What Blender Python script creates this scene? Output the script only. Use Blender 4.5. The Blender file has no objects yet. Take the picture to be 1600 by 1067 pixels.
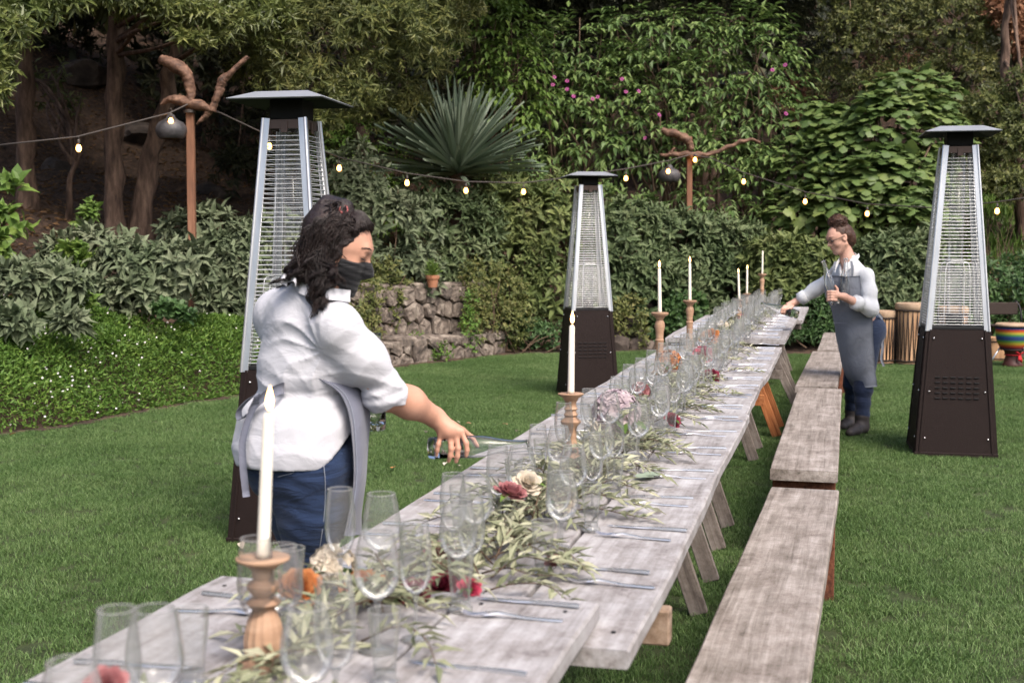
import bpy, bmesh, math, random
import numpy as np
from mathutils import Vector, Matrix

S = bpy.context.scene
COL = S.collection
R = math.radians
rng = np.random.default_rng(11)
random.seed(11)

# ------------------------------------------------------------------ camera
FPX, CAM_H = 2000.0, 1.47
PITCH = math.atan((533.5 - 385) / FPX)
cam_data = bpy.data.cameras.new('camera')
cam = bpy.data.objects.new('camera', cam_data)
COL.objects.link(cam)
cam.location = (0, 0, CAM_H)
cam.rotation_euler = (math.pi / 2 - PITCH, 0, 0)
cam_data.sensor_width = 36
cam_data.lens = 45
cam_data.clip_end = 400
cam_data.dof.use_dof = True
cam_data.dof.focus_distance = 6.0
cam_data.dof.aperture_fstop = 5.2
S.camera = cam

# ------------------------------------------------------------------ light
SUN_EL, SUN_AZ = 52, 150          # soft evening light from the open side behind the camera
world = bpy.data.worlds.new('World')
S.world = world
world.use_nodes = True
wn = world.node_tree
sky = wn.nodes.new('ShaderNodeTexSky')
sky.sky_type = 'NISHITA'
sky.sun_disc = False
sky.sun_elevation = R(SUN_EL)
sky.sun_rotation = R(SUN_AZ)
sky.air_density = 1.0
sky.dust_density = 5.0
sky.ozone_density = 1.0
bg = wn.nodes['Background']
bg.inputs['Strength'].default_value = 0.11
wn.links.new(sky.outputs[0], bg.inputs[0])
sun_data = bpy.data.lights.new('sun', 'SUN')
sun_data.energy = 1.75
sun_data.angle = R(26)
sun_data.color = (1.0, 0.93, 0.84)
sun = bpy.data.objects.new('sun', sun_data)
COL.objects.link(sun)
_d = Vector((math.sin(R(SUN_AZ)) * math.cos(R(SUN_EL)), math.cos(R(SUN_AZ)) * math.cos(R(SUN_EL)), math.sin(R(SUN_EL))))
sun.rotation_euler = (-_d).to_track_quat('-Z', 'Y').to_euler()
vs = S.view_settings
vs.view_transform = 'Standard'
vs.look = 'None'
vs.exposure = 1.25
vs.gamma = 1
vs.use_curve_mapping = False
S.render.engine = 'CYCLES'
cy = S.cycles
cy.max_bounces = 10
cy.diffuse_bounces = 3
cy.glossy_bounces = 4
cy.transmission_bounces = 8
cy.transparent_max_bounces = 48
cy.caustics_reflective = False
cy.caustics_refractive = False
cy.sample_clamp_indirect = 2
cy.sample_clamp_direct = 5
cy.use_denoising = True

# ------------------------------------------------------------------ helpers
def ray(px, py):
    x = (px - 800) / FPX
    y = -(py - 533.5) / FPX
    return np.array((x, math.cos(PITCH) + y * math.sin(PITCH), -math.sin(PITCH) + y * math.cos(PITCH)))
def at(px, py, Y):                      # world point seen at photo pixel px,py, Y metres away
    d = ray(px, py)
    t = Y / d[1]
    return np.array((d[0] * t, Y, CAM_H + d[2] * t))
def on(px, py, z=0.0):                  # world point at height z seen at photo pixel
    d = ray(px, py)
    t = (z - CAM_H) / d[2]
    return np.array((d[0] * t, d[1] * t, z))
def nrm(v):
    v = np.asarray(v, float)
    return v / (np.linalg.norm(v, axis=-1, keepdims=True) + 1e-12)

def tag(o, label=None, cat=None, group=None, kind=None):
    if label: o['label'] = label
    if cat: o['category'] = cat
    if group: o['group'] = group
    if kind: o['kind'] = kind
    return o
def thing(name, label, cat, loc=(0, 0, 0), rz=0.0, group=None):
    o = bpy.data.objects.new(name, None)
    o.empty_display_size = 0.1
    COL.objects.link(o)
    o.location = tuple(float(a) for a in loc)
    o.rotation_euler = (0, 0, rz)
    return tag(o, label, cat, group)
def link(name, me, parent=None):
    o = bpy.data.objects.new(name, me)
    COL.objects.link(o)
    if parent is not None: o.parent = parent
    return o
def copy_tree(o, parent=None):
    c = o.copy()
    COL.objects.link(c)
    c.parent = parent
    for ch in list(o.children):
        copy_tree(ch, c)
    return c

def mesh_np(name, V, F, mat, smooth=False):
    """V (n,3), F list of equal-length index rows (m,k) or list of such arrays"""
    me = bpy.data.meshes.new(name)
    if isinstance(F, np.ndarray): F = [F]
    F = [np.asarray(f, np.int32) for f in F if len(f)]
    V = np.asarray(V, np.float32)
    me.vertices.add(len(V))
    me.vertices.foreach_set('co', V.ravel())
    tot = np.concatenate([np.full(len(f), f.shape[1], np.int32) for f in F])
    idx = np.concatenate([f.ravel() for f in F])
    me.loops.add(len(idx))
    me.loops.foreach_set('vertex_index', idx)
    me.polygons.add(len(tot))
    st = np.concatenate([[0], np.cumsum(tot)[:-1]]).astype(np.int32)
    me.polygons.foreach_set('loop_start', st)
    me.update(calc_edges=True)
    me.validate()
    me.polygons.foreach_set('use_smooth', np.full(len(me.polygons), smooth))
    if mat is not None: me.materials.append(mat)
    return me

_chb = {}
def chbox(c):
    """unit chamfered-box topology: corner inset verts and hull faces (computed once on a 1x1x1 box)"""
    if 'f' in _chb: return _chb['f']
    bm = bmesh.new()
    vs_ = []
    for sx in (-1, 1):
        for sy in (-1, 1):
            for sz in (-1, 1):
                for k in range(3):
                    p = [sx, sy, sz]
                    q = [a * (0.5 if i == k else 0.4) for i, a in enumerate(p)]
                    vs_.append(bm.verts.new(q))
    bm.verts.ensure_lookup_table()
    bm.verts.index_update()
    bmesh.ops.convex_hull(bm, input=bm.verts)
    bmesh.ops.dissolve_limit(bm, angle_limit=0.01, verts=bm.verts, edges=bm.edges)
    bm.verts.index_update()
    co = [v.co.copy() for v in bm.verts]
    fs = [[v.index for v in f.verts] for f in bm.faces]
    bm.free()
    _chb['f'] = (np.array(co), fs)
    return _chb['f']

class MB:
    def __init__(s): s.v, s.f, s.n = [], [], 0
    def add(s, V, F):
        V = np.asarray(V, float)
        s.v.append(V)
        s.f += [[i + s.n for i in f] for f in F]
        s.n += len(V)
        return s
    def box(s, c, size, M=None, ch=0.003):
        co, fs = chbox(0)
        h = np.asarray(size, float) / 2
        sg = np.sign(co)
        ismax = np.abs(co) > 0.45
        V = sg * np.where(ismax, h, np.maximum(h - ch, h * 0.2))
        if M is not None: V = V @ np.asarray(M, float).T
        return s.add(V + np.asarray(c, float), fs)
    def bar(s, a, b, w, d, up=(0, 0, 1), ch=0.003):
        a, b = np.asarray(a, float), np.asarray(b, float)
        x = nrm(b - a)
        u = np.asarray(up, float)
        y = nrm(np.cross(u, x))
        z = np.cross(x, y)
        return s.box((a + b) / 2, (np.linalg.norm(b - a), w, d), np.stack([x, y, z], 1), ch)
    def tube(s, pts, rad, n=8, cap=True, flat=1.0):
        V, F = tube_vf(pts, rad, n, cap, flat)
        return s.add(V, F)
    def lathe(s, prof, n=20, c=(0, 0, 0), flute=0):
        V, F = lathe_vf(prof, n, flute)
        return s.add(V + np.asarray(c, float), F)
    def quad_grid(s, P, thick=0.0):
        """P (r,c,3) surface grid; thickness along averaged normal"""
        P = np.asarray(P, float)
        r, c = P.shape[:2]
        if thick == 0:
            F = [[i * c + j, i * c + j + 1, (i + 1) * c + j + 1, (i + 1) * c + j] for i in range(r - 1) for j in range(c - 1)]
            return s.add(P.reshape(-1, 3), F)
        du = np.gradient(P, axis=0); dv = np.gradient(P, axis=1)
        N = nrm(np.cross(du, dv))
        Q = P + N * thick
        k = r * c
        F = []
        for i in range(r - 1):
            for j in range(c - 1):
                a = [i * c + j, i * c + j + 1, (i + 1) * c + j + 1, (i + 1) * c + j]
                F.append(a); F.append([x + k for x in a[::-1]])
        edge = [i * c for i in range(r)] + [(r - 1) * c + j for j in range(1, c)] + [i * c + c - 1 for i in range(r - 2, -1, -1)] + [j for j in range(c - 2, 0, -1)]
        for a, b in zip(edge, edge[1:] + edge[:1]):
            F.append([b, a, a + k, b + k])
        return s.add(np.concatenate([P.reshape(-1, 3), Q.reshape(-1, 3)]), F)
    def mesh(s, name, mat, smooth=False):
        me = bpy.data.meshes.new(name)
        V = np.concatenate(s.v)
        me.from_pydata(V.tolist(), [], s.f)
        me.validate()
        if smooth is not False:
            me.polygons.foreach_set('use_smooth', np.full(len(me.polygons), True))
            if smooth is not True:
                try: me.set_sharp_from_angle(angle=R(smooth))
                except Exception: pass
        if mat is not None: me.materials.append(mat)
        return me
    def done(s, name, mat, parent=None, smooth=False, world=False):
        if world and parent is not None:
            l = np.array(parent.location)
            s.v = [v - l for v in s.v]
        return link(name, s.mesh(name, mat, smooth), parent)

def tube_vf(pts, rad, n=8, cap=True, flat=1.0):
    P = np.asarray(pts, float)
    m = len(P)
    rad = np.broadcast_to(np.asarray(rad, float), (m,))
    T = np.gradient(P, axis=0)
    T = nrm(T)
    ref = np.array((0, 0, 1.0)) if abs(T[0][2]) < 0.9 else np.array((1.0, 0, 0))
    u = nrm(np.cross(T[0], ref))
    V = []
    an = np.arange(n) * 2 * math.pi / n
    for i in range(m):
        u = nrm(u - T[i] * np.dot(u, T[i]))
        w = np.cross(T[i], u)
        V.append(P[i] + rad[i] * (np.cos(an)[:, None] * u + flat * np.sin(an)[:, None] * w))
    V = np.concatenate(V)
    F = [[i * n + j, i * n + (j + 1) % n, (i + 1) * n + (j + 1) % n, (i + 1) * n + j] for i in range(m - 1) for j in range(n)]
    if cap:
        F.append(list(range(n))[::-1])
        F.append([(m - 1) * n + j for j in range(n)])
    return V, F
def lathe_vf(prof, n=20, flute=0):
    V = []
    for r, z, *fl in prof:
        for j in range(n):
            a = 2 * math.pi * j / n
            rr = r * (1 + (fl[0] if fl else 0) * math.cos(flute * a)) if flute else r
            V.append((rr * math.cos(a), rr * math.sin(a), z))
    m = len(prof)
    F = [[i * n + j, i * n + (j + 1) % n, (i + 1) * n + (j + 1) % n, (i + 1) * n + j] for i in range(m - 1) for j in range(n)]
    if prof[0][0] > 1e-4: F.append(list(range(n))[::-1])
    if prof[-1][0] > 1e-4: F.append([(m - 1) * n + j for j in range(n)])
    return np.array(V), F
def spline(pts, n):
    """Catmull-Rom through points"""
    P = np.asarray(pts, float)
    P = np.concatenate([[2 * P[0] - P[1]], P, [2 * P[-1] - P[-2]]])
    m = len(P) - 3
    out = []
    for t in np.linspace(0, m - 1e-6, n):
        i = int(t); f = t - i
        a, b, c, d = P[i:i + 4]
        out.append(0.5 * ((2 * b) + (-a + c) * f + (2 * a - 5 * b + 4 * c - d) * f * f + (-a + 3 * b - 3 * c + d) * f ** 3))
    return np.array(out)

# ------------------------------------------------------------------ materials
def base_mat(name):
    m = bpy.data.materials.new(name)
    m.use_nodes = True
    nt = m.node_tree
    return m, nt, nt.nodes['Principled BSDF']
def N(nt, typ, **kw):
    n = nt.nodes.new(typ)
    for k, v in kw.items():
        if k in n.inputs: n.inputs[k].default_value = v
        else: setattr(n, k, v)
    return n
def col4(c): return (c[0], c[1], c[2], 1)
def ramp(nt, fac, stops):
    r = nt.nodes.new('ShaderNodeValToRGB')
    el = r.color_ramp.elements
    while len(el) < len(stops): el.new(0.5)
    for e, (p, c) in zip(el, stops):
        e.position = p; e.color = col4(c)
    nt.links.new(fac, r.inputs[0])
    return r.outputs[0]
def noise_mat(name, stops, scale=8, stretch=(1, 1, 1), rough=0.6, bump=0.2, bscale=None, metallic=0, detail=6, spec=0.4, coords='Object', distort=0.0, rvar=0.0, sheen=0.0):
    m, nt, b = base_mat(name)
    tc = N(nt, 'ShaderNodeTexCoord')
    mp = N(nt, 'ShaderNodeMapping')
    mp.inputs['Scale'].default_value = stretch
    nt.links.new(tc.outputs[coords], mp.inputs[0])
    oi = N(nt, 'ShaderNodeObjectInfo')
    off = N(nt, 'ShaderNodeMath', operation='MULTIPLY'); off.inputs[1].default_value = 37
    nt.links.new(oi.outputs['Random'], off.inputs[0])
    nt.links.new(off.outputs[0], mp.inputs['Location'])
    nz = N(nt, 'ShaderNodeTexNoise', Scale=scale, Detail=detail, Roughness=0.62, Distortion=distort)
    nt.links.new(mp.outputs[0], nz.inputs[0])
    nt.links.new(ramp(nt, nz.outputs[0], stops), b.inputs['Base Color'])
    b.inputs['Roughness'].default_value = rough
    b.inputs['Metallic'].default_value = metallic
    b.inputs['Specular IOR Level'].default_value = spec
    if sheen: b.inputs['Sheen Weight'].default_value = sheen
    if bump:
        n2 = N(nt, 'ShaderNodeTexNoise', Scale=bscale or scale * 2, Detail=8, Roughness=0.65)
        nt.links.new(mp.outputs[0], n2.inputs[0])
        bp = N(nt, 'ShaderNodeBump', Strength=bump, Distance=0.02)
        nt.links.new(n2.outputs[0], bp.inputs['Height'])
        nt.links.new(bp.outputs[0], b.inputs['Normal'])
    return m
def plain_mat(name, c, rough=0.5, metallic=0, spec=0.5, bump=0.0, bscale=200, coat=0.0):
    m, nt, b = base_mat(name)
    b.inputs['Base Color'].default_value = col4(c)
    b.inputs['Roughness'].default_value = rough
    b.inputs['Metallic'].default_value = metallic
    b.inputs['Specular IOR Level'].default_value = spec
    b.inputs['Coat Weight'].default_value = coat
    tc = N(nt, 'ShaderNodeTexCoord')
    nz = N(nt, 'ShaderNodeTexNoise', Scale=14, Detail=5)
    nt.links.new(tc.outputs['Object'], nz.inputs[0])
    mr = N(nt, 'ShaderNodeMapRange')
    mr.inputs[3].default_value = max(rough - 0.08, 0.02); mr.inputs[4].default_value = min(rough + 0.1, 1)
    nt.links.new(nz.outputs[0], mr.inputs[0]); nt.links.new(mr.outputs[0], b.inputs['Roughness'])
    if bump:
        n2 = N(nt, 'ShaderNodeTexNoise', Scale=bscale, Detail=4)
        nt.links.new(tc.outputs['Object'], n2.inputs[0])
        bp = N(nt, 'ShaderNodeBump', Strength=bump, Distance=0.01)
        nt.links.new(n2.outputs[0], bp.inputs['Height']); nt.links.new(bp.outputs[0], b.inputs['Normal'])
    return m
def emit_mat(name, c, strength):
    m, nt, b = base_mat(name)
    b.inputs['Base Color'].default_value = col4(c)
    b.inputs['Emission Color'].default_value = col4(c)
    b.inputs['Emission Strength'].default_value = strength
    return m
def leaf_mat(name, stops, rough=0.5, trans=0.25, spec=0.35, clump=1.2, patch=None):
    """colour varies from leaf to leaf and from clump to clump; light passes through the blade"""
    m, nt, b = base_mat(name)
    g = N(nt, 'ShaderNodeNewGeometry')
    oi = N(nt, 'ShaderNodeObjectInfo')
    ad = N(nt, 'ShaderNodeMath', operation='ADD')
    nt.links.new(g.outputs['Random Per Island'], ad.inputs[0]); nt.links.new(oi.outputs['Random'], ad.inputs[1])
    fr = N(nt, 'ShaderNodeMath', operation='FRACT'); nt.links.new(ad.outputs[0], fr.inputs[0])
    nz = N(nt, 'ShaderNodeTexNoise', Scale=clump, Detail=3)
    nt.links.new(g.outputs['Position'], nz.inputs[0])
    mx = N(nt, 'ShaderNodeMix', data_type='FLOAT'); mx.inputs[0].default_value = 0.5
    nt.links.new(fr.outputs[0], mx.inputs[2]); nt.links.new(nz.outputs[0], mx.inputs[3])
    c = ramp(nt, mx.outputs[0], stops)
    if patch:
        n2 = N(nt, 'ShaderNodeTexNoise', Scale=patch, Detail=7, Roughness=0.68)
        nt.links.new(g.outputs['Position'], n2.inputs[0])
        pr = ramp(nt, n2.outputs[0], [(0.30, (0.72, 0.80, 0.70)), (0.46, (0.96, 0.98, 0.94)), (0.58, (1.06, 1.03, 1.04)), (0.72, (1.34, 1.18, 1.32))])
        ml = N(nt, 'ShaderNodeMix', data_type='RGBA', blend_type='MULTIPLY'); ml.inputs[0].default_value = 1
        nt.links.new(c, ml.inputs[6]); nt.links.new(pr, ml.inputs[7]); c = ml.outputs[2]
    nt.links.new(c, b.inputs['Base Color'])
    b.inputs['Roughness'].default_value = rough
    b.inputs['Specular IOR Level'].default_value = spec
    tr = N(nt, 'ShaderNodeBsdfTranslucent'); nt.links.new(c, tr.inputs[0])
    ms = N(nt, 'ShaderNodeMixShader'); ms.inputs[0].default_value = trans
    nt.links.new(b.outputs[0], ms.inputs[1]); nt.links.new(tr.outputs[0], ms.inputs[2])
    nt.links.new(ms.outputs[0], nt.nodes['Material Output'].inputs[0])
    return m
def wood_mat(name, stops, rough=0.75, grain=26, bump=0.35, blotch=True):
    """grain runs along local x"""
    m, nt, b = base_mat(name)
    tc = N(nt, 'ShaderNodeTexCoord'); mp = N(nt, 'ShaderNodeMapping')
    nt.links.new(tc.outputs['Object'], mp.inputs[0])
    oi = N(nt, 'ShaderNodeObjectInfo')
    off = N(nt, 'ShaderNodeMath', operation='MULTIPLY'); off.inputs[1].default_value = 53
    nt.links.new(oi.outputs['Random'], off.inputs[0]); nt.links.new(off.outputs[0], mp.inputs['Location'])
    mp.inputs['Scale'].default_value = (1.0, grain, grain)
    nz = N(nt, 'ShaderNodeTexNoise', Scale=1.6, Detail=9, Roughness=0.7, Distortion=0.6)
    nt.links.new(mp.outputs[0], nz.inputs[0])
    mp2 = N(nt, 'ShaderNodeMapping'); mp2.inputs['Scale'].default_value = (3.2, 6.5, 6.5)
    nt.links.new(tc.outputs['Object'], mp2.inputs[0]); nt.links.new(off.outputs[0], mp2.inputs['Location'])
    n2 = N(nt, 'ShaderNodeTexNoise', Scale=1.4, Detail=8, Roughness=0.72)
    nt.links.new(mp2.outputs[0], n2.inputs[0])
    mx = N(nt, 'ShaderNodeMix', data_type='FLOAT'); mx.inputs[0].default_value = 0.5 if blotch else 0.2
    nt.links.new(nz.outputs[0], mx.inputs[2]); nt.links.new(n2.outputs[0], mx.inputs[3])
    c0 = ramp(nt, mx.outputs[0], stops)
    n3 = N(nt, 'ShaderNodeTexNoise', Scale=6.5, Detail=12, Roughness=0.82)
    nt.links.new(tc.outputs['Object'], n3.inputs[0])
    dk = ramp(nt, n3.outputs[0], [(0.34, (0.30, 0.26, 0.25)), (0.45, (0.78, 0.75, 0.73)), (0.54, (1, 1, 1)), (0.66, (1.25, 1.25, 1.26))])
    mp3 = N(nt, 'ShaderNodeMapping'); mp3.inputs['Scale'].default_value = (1.0, 2.6, 2.6)
    nt.links.new(tc.outputs['Object'], mp3.inputs[0]); nt.links.new(off.outputs[0], mp3.inputs['Location'])
    vo = N(nt, 'ShaderNodeTexVoronoi', Scale=2.2); nt.links.new(mp3.outputs[0], vo.inputs['Vector'])
    kn = ramp(nt, vo.outputs['Distance'], [(0.0, (0.22, 0.18, 0.16)), (0.05, (0.4, 0.36, 0.34)), (0.075, (1, 1, 1)), (1.0, (1, 1, 1))])
    mk = N(nt, 'ShaderNodeMix', data_type='RGBA', blend_type='MULTIPLY'); mk.inputs[0].default_value = 0.85
    nt.links.new(c0, mk.inputs[6]); nt.links.new(kn, mk.inputs[7]); c0 = mk.outputs[2]
    ml = N(nt, 'ShaderNodeMix', data_type='RGBA', blend_type='MULTIPLY'); ml.inputs[0].default_value = 0.9 if blotch else 0.3
    nt.links.new(c0, ml.inputs[6]); nt.links.new(dk, ml.inputs[7])
    nt.links.new(ml.outputs[2], b.inputs['Base Color'])
    b.inputs['Roughness'].default_value = rough
    b.inputs['Specular IOR Level'].default_value = 0.3
    bp = N(nt, 'ShaderNodeBump', Strength=bump, Distance=0.006)
    nt.links.new(nz.outputs[0], bp.inputs['Height']); nt.links.new(bp.outputs[0], b.inputs['Normal'])
    return m
def cloth_mat(name, c1, c2, rough=0.85, wr=7.0, wstr=0.35, stretch=(1, 1, 1), weave=350, trans=0.0, dist=0.02):
    m, nt, b = base_mat(name)
    tc = N(nt, 'ShaderNodeTexCoord')
    mp = N(nt, 'ShaderNodeMapping'); mp.inputs['Scale'].default_value = stretch
    nt.links.new(tc.outputs['Object'], mp.inputs[0])
    nz = N(nt, 'ShaderNodeTexNoise', Scale=wr, Detail=5, Roughness=0.55, Distortion=1.2)
    nt.links.new(mp.outputs[0], nz.inputs[0])
    n2 = N(nt, 'ShaderNodeTexNoise', Scale=weave, Detail=2)
    nt.links.new(tc.outputs['Object'], n2.inputs[0])
    n3 = N(nt, 'ShaderNodeTexNoise', Scale=3.0, Detail=6)
    nt.links.new(tc.outputs['Object'], n3.inputs[0])
    nt.links.new(ramp(nt, n3.outputs[0], [(0.3, c1), (0.7, c2)]), b.inputs['Base Color'])
    bp = N(nt, 'ShaderNodeBump', Strength=wstr, Distance=dist)
    nt.links.new(nz.outputs[0], bp.inputs['Height'])
    bp2 = N(nt, 'ShaderNodeBump', Strength=0.15, Distance=0.002)
    nt.links.new(n2.outputs[0], bp2.inputs['Height']); nt.links.new(bp.outputs[0], bp2.inputs['Normal'])
    nt.links.new(bp2.outputs[0], b.inputs['Normal'])
    b.inputs['Roughness'].default_value = rough
    b.inputs['Specular IOR Level'].default_value = 0.2
    b.inputs['Sheen Weight'].default_value = 0.15
    return m
def thin_glass(name, haze=0.06, tint=(0.95, 0.96, 0.955), edge=0.35):
    """one-surface wall of a clear glass vessel: mostly see-through, Fresnel reflection, and sky glare painted as a pale diffuse haze that thickens where the wall is seen edge-on"""
    m, nt, b = base_mat(name)
    out = nt.nodes['Material Output']
    tr = N(nt, 'ShaderNodeBsdfTransparent'); tr.inputs[0].default_value = col4(tint)
    gl = N(nt, 'ShaderNodeBsdfGlossy'); gl.inputs[0].default_value = (1, 1, 1, 1); gl.inputs['Roughness'].default_value = 0.10
    df = N(nt, 'ShaderNodeBsdfDiffuse'); df.inputs[0].default_value = (0.60, 0.595, 0.59, 1)
    tl = N(nt, 'ShaderNodeBsdfTranslucent'); tl.inputs[0].default_value = (0.60, 0.595, 0.59, 1)
    dm = N(nt, 'ShaderNodeMixShader'); dm.inputs[0].default_value = 0.5
    nt.links.new(df.outputs[0], dm.inputs[1]); nt.links.new(tl.outputs[0], dm.inputs[2])
    lw = N(nt, 'ShaderNodeLayerWeight', Blend=0.35)
    pw = N(nt, 'ShaderNodeMath', operation='POWER'); pw.inputs[1].default_value = 2.0
    nt.links.new(lw.outputs['Facing'], pw.inputs[0])
    nt.links.new(ramp(nt, pw.outputs[0], [(0.15, tint), (0.95, (tint[0] * .52, tint[1] * .53, tint[2] * .54))]), tr.inputs[0])
    mr = N(nt, 'ShaderNodeMapRange'); mr.inputs[3].default_value = haze; mr.inputs[4].default_value = haze + edge  # pale haze paints the sky's glare onto the wall, strongest at the edges
    nt.links.new(lw.outputs['Facing'], mr.inputs[0])
    fr = N(nt, 'ShaderNodeFresnel', IOR=1.32)
    m1 = N(nt, 'ShaderNodeMixShader'); m2 = N(nt, 'ShaderNodeMixShader')
    nt.links.new(mr.outputs[0], m1.inputs[0])
    nt.links.new(tr.outputs[0], m1.inputs[1]); nt.links.new(dm.outputs[0], m1.inputs[2])
    cl = N(nt, 'ShaderNodeMath', operation='MINIMUM'); cl.inputs[1].default_value = 0.5
    nt.links.new(fr.outputs[0], cl.inputs[0]); nt.links.new(cl.outputs[0], m2.inputs[0])
    nt.links.new(m1.outputs[0], m2.inputs[1]); nt.links.new(gl.outputs[0], m2.inputs[2])
    nt.links.new(m2.outputs[0], out.inputs[0])
    return m
def solid_glass(name, c=(1, 1, 1), rough=0.0, ior=1.45):
    m, nt, b = base_mat(name)
    b.inputs['Base Color'].default_value = col4(c)
    b.inputs['Transmission Weight'].default_value = 1
    b.inputs['Roughness'].default_value = rough
    b.inputs['IOR'].default_value = ior
    return m

MT = {}
MT['lawn_soil'] = noise_mat('lawn_soil', [(0.3, (0.02, 0.03, 0.008)), (0.7, (0.045, 0.06, 0.018))], scale=5, rough=0.95, bump=0.5, bscale=60)
MT['litter'] = noise_mat('litter', [(0.3, (0.018, 0.011, 0.007)), (0.5, (0.048, 0.029, 0.019)), (0.7, (0.11, 0.066, 0.042))], scale=14, rough=0.95, bump=1.0, bscale=40)
MT['table'] = wood_mat('weathered_table_wood', [(0.33, (0.104, 0.092, 0.086)), (0.43, (0.249, 0.233, 0.234)), (0.54, (0.347, 0.332, 0.339)), (0.66, (0.432, 0.421, 0.432))])
MT['bench'] = wood_mat('weathered_bench_wood', [(0.33, (0.065, 0.05, 0.043)), (0.43, (0.185, 0.16, 0.142)), (0.54, (0.29, 0.255, 0.235)), (0.66, (0.40, 0.365, 0.345))], bump=0.5)
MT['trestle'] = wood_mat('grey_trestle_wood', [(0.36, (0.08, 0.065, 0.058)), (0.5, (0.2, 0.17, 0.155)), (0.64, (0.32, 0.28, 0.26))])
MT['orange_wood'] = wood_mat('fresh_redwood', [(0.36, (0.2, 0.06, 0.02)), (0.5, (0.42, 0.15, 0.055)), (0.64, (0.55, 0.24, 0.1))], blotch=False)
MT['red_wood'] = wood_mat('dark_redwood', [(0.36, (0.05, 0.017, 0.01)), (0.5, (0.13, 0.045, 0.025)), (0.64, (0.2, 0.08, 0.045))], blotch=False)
MT['cut_wood'] = wood_mat('pale_cut_wood', [(0.36, (0.15, 0.095, 0.06)), (0.5, (0.28, 0.2, 0.145)), (0.64, (0.36, 0.28, 0.22))])
MT['turned'] = noise_mat('turned_wood', [(0.25, (0.20, 0.115, 0.07)), (0.55, (0.36, 0.22, 0.14)), (0.8, (0.48, 0.33, 0.23))], scale=5, stretch=(1, 1, 7), rough=0.6, bump=0.15, bscale=16)
MT['post'] = noise_mat('post_wood', [(0.25, (0.09, 0.038, 0.022)), (0.55, (0.2, 0.092, 0.052)), (0.8, (0.3, 0.16, 0.1))], scale=3, stretch=(6, 6, 0.7), rough=0.7, bump=0.3)
MT['drift'] = noise_mat('driftwood', [(0.3, (0.035, 0.018, 0.012)), (0.5, (0.12, 0.062, 0.04)), (0.75, (0.27, 0.155, 0.1))], scale=9, stretch=(1, 2, 2), rough=0.7, bump=0.6)
MT['bark'] = noise_mat('bark', [(0.33, (0.03, 0.018, 0.012)), (0.5, (0.1, 0.062, 0.045)), (0.67, (0.19, 0.125, 0.09))], scale=4, stretch=(3, 3, 0.7), rough=0.9, bump=0.9, bscale=9)
MT['twig'] = noise_mat('twig', [(0.3, (0.05, 0.032, 0.02)), (0.7, (0.13, 0.085, 0.055))], scale=20, rough=0.9, bump=0.2)
MT['brown_metal'] = noise_mat('brown_hammered_metal', [(0.3, (0.011, 0.0065, 0.006)), (0.7, (0.02, 0.012, 0.011))], scale=220, rough=0.55, bump=0.35, bscale=420, spec=0.15)
MT['alu'] = noise_mat('brushed_aluminium', [(0.3, (0.50, 0.52, 0.56)), (0.7, (0.66, 0.67, 0.70))], scale=3, stretch=(8, 8, 1), rough=0.34, bump=0.02, metallic=0.85)
MT['wire'] = plain_mat('steel_wire', (0.72, 0.72, 0.73), rough=0.4, metallic=0.6)
MT['hat'] = noise_mat('hat_steel', [(0.3, (0.26, 0.265, 0.28)), (0.7, (0.34, 0.35, 0.37))], scale=3, rough=0.45, bump=0.02, metallic=0.4)
MT['dark_metal'] = plain_mat('dark_metal', (0.02, 0.02, 0.022), rough=0.5, metallic=0.6)
MT['matt_black'] = plain_mat('matt_black', (0.008, 0.008, 0.008), rough=0.7, spec=0.2)
MT['screw'] = plain_mat('screw_steel', (0.75, 0.75, 0.75), rough=0.25, metallic=0.9)
MT['steel'] = plain_mat('cutlery_steel', (0.68, 0.67, 0.70), rough=0.26, metallic=0.9)
MT['wax'] = noise_mat('ivory_wax', [(0.3, (0.68, 0.62, 0.52)), (0.7, (0.76, 0.71, 0.62))], scale=8, rough=0.45, bump=0.05)
MT['flame'] = emit_mat('candle_flame', (1.0, 0.55, 0.2), 5)
MT['wick'] = plain_mat('wick', (0.02, 0.015, 0.012), rough=0.9)
MT['bulb'] = emit_mat('warm_bulb', (1.0, 0.44, 0.11), 6)
MT['cord'] = plain_mat('rubber_cord', (0.05, 0.04, 0.036), rough=0.6)
MT['gourd'] = noise_mat('dark_gourd', [(0.3, (0.025, 0.023, 0.025)), (0.7, (0.085, 0.08, 0.085))], scale=9, rough=0.5, bump=0.5)
MT['thin_glass'] = thin_glass('thin_glass', 0.11, (0.95, 0.955, 0.95), 0.10)
MT['tumbler_glass'] = thin_glass('tumbler_glass', 0.07, (0.94, 0.95, 0.945), 0.12)
MT['glass'] = thin_glass('solid_glass', 0.2, (0.92, 0.93, 0.93), 0.3)
MT['rim_glass'] = thin_glass('rim_glass', 0.6, (0.9, 0.9, 0.9), 0.2)
MT['real_glass'] = solid_glass('real_glass', (0.985, 0.995, 0.99))
MT['bottle_glass'] = thin_glass('bottle_glass', 0.04, (0.95, 0.96, 0.955), 0.35)
MT['water'] = solid_glass('water', (0.97, 1, 0.985), ior=1.33)
MT['terracotta'] = noise_mat('terracotta', [(0.3, (0.30, 0.12, 0.06)), (0.7, (0.42, 0.2, 0.12))], scale=6, rough=0.9, bump=0.2)
MT['stone'] = noise_mat('brown_stone', [(0.33, (0.05, 0.041, 0.036)), (0.5, (0.15, 0.12, 0.1)), (0.67, (0.3, 0.255, 0.215))], scale=7, rough=0.92, bump=1.0, bscale=14)
MT['mortar'] = noise_mat('dark_mortar', [(0.38, (0.03, 0.026, 0.02)), (0.62, (0.085, 0.072, 0.055))], scale=12, rough=0.95, bump=0.7)
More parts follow.
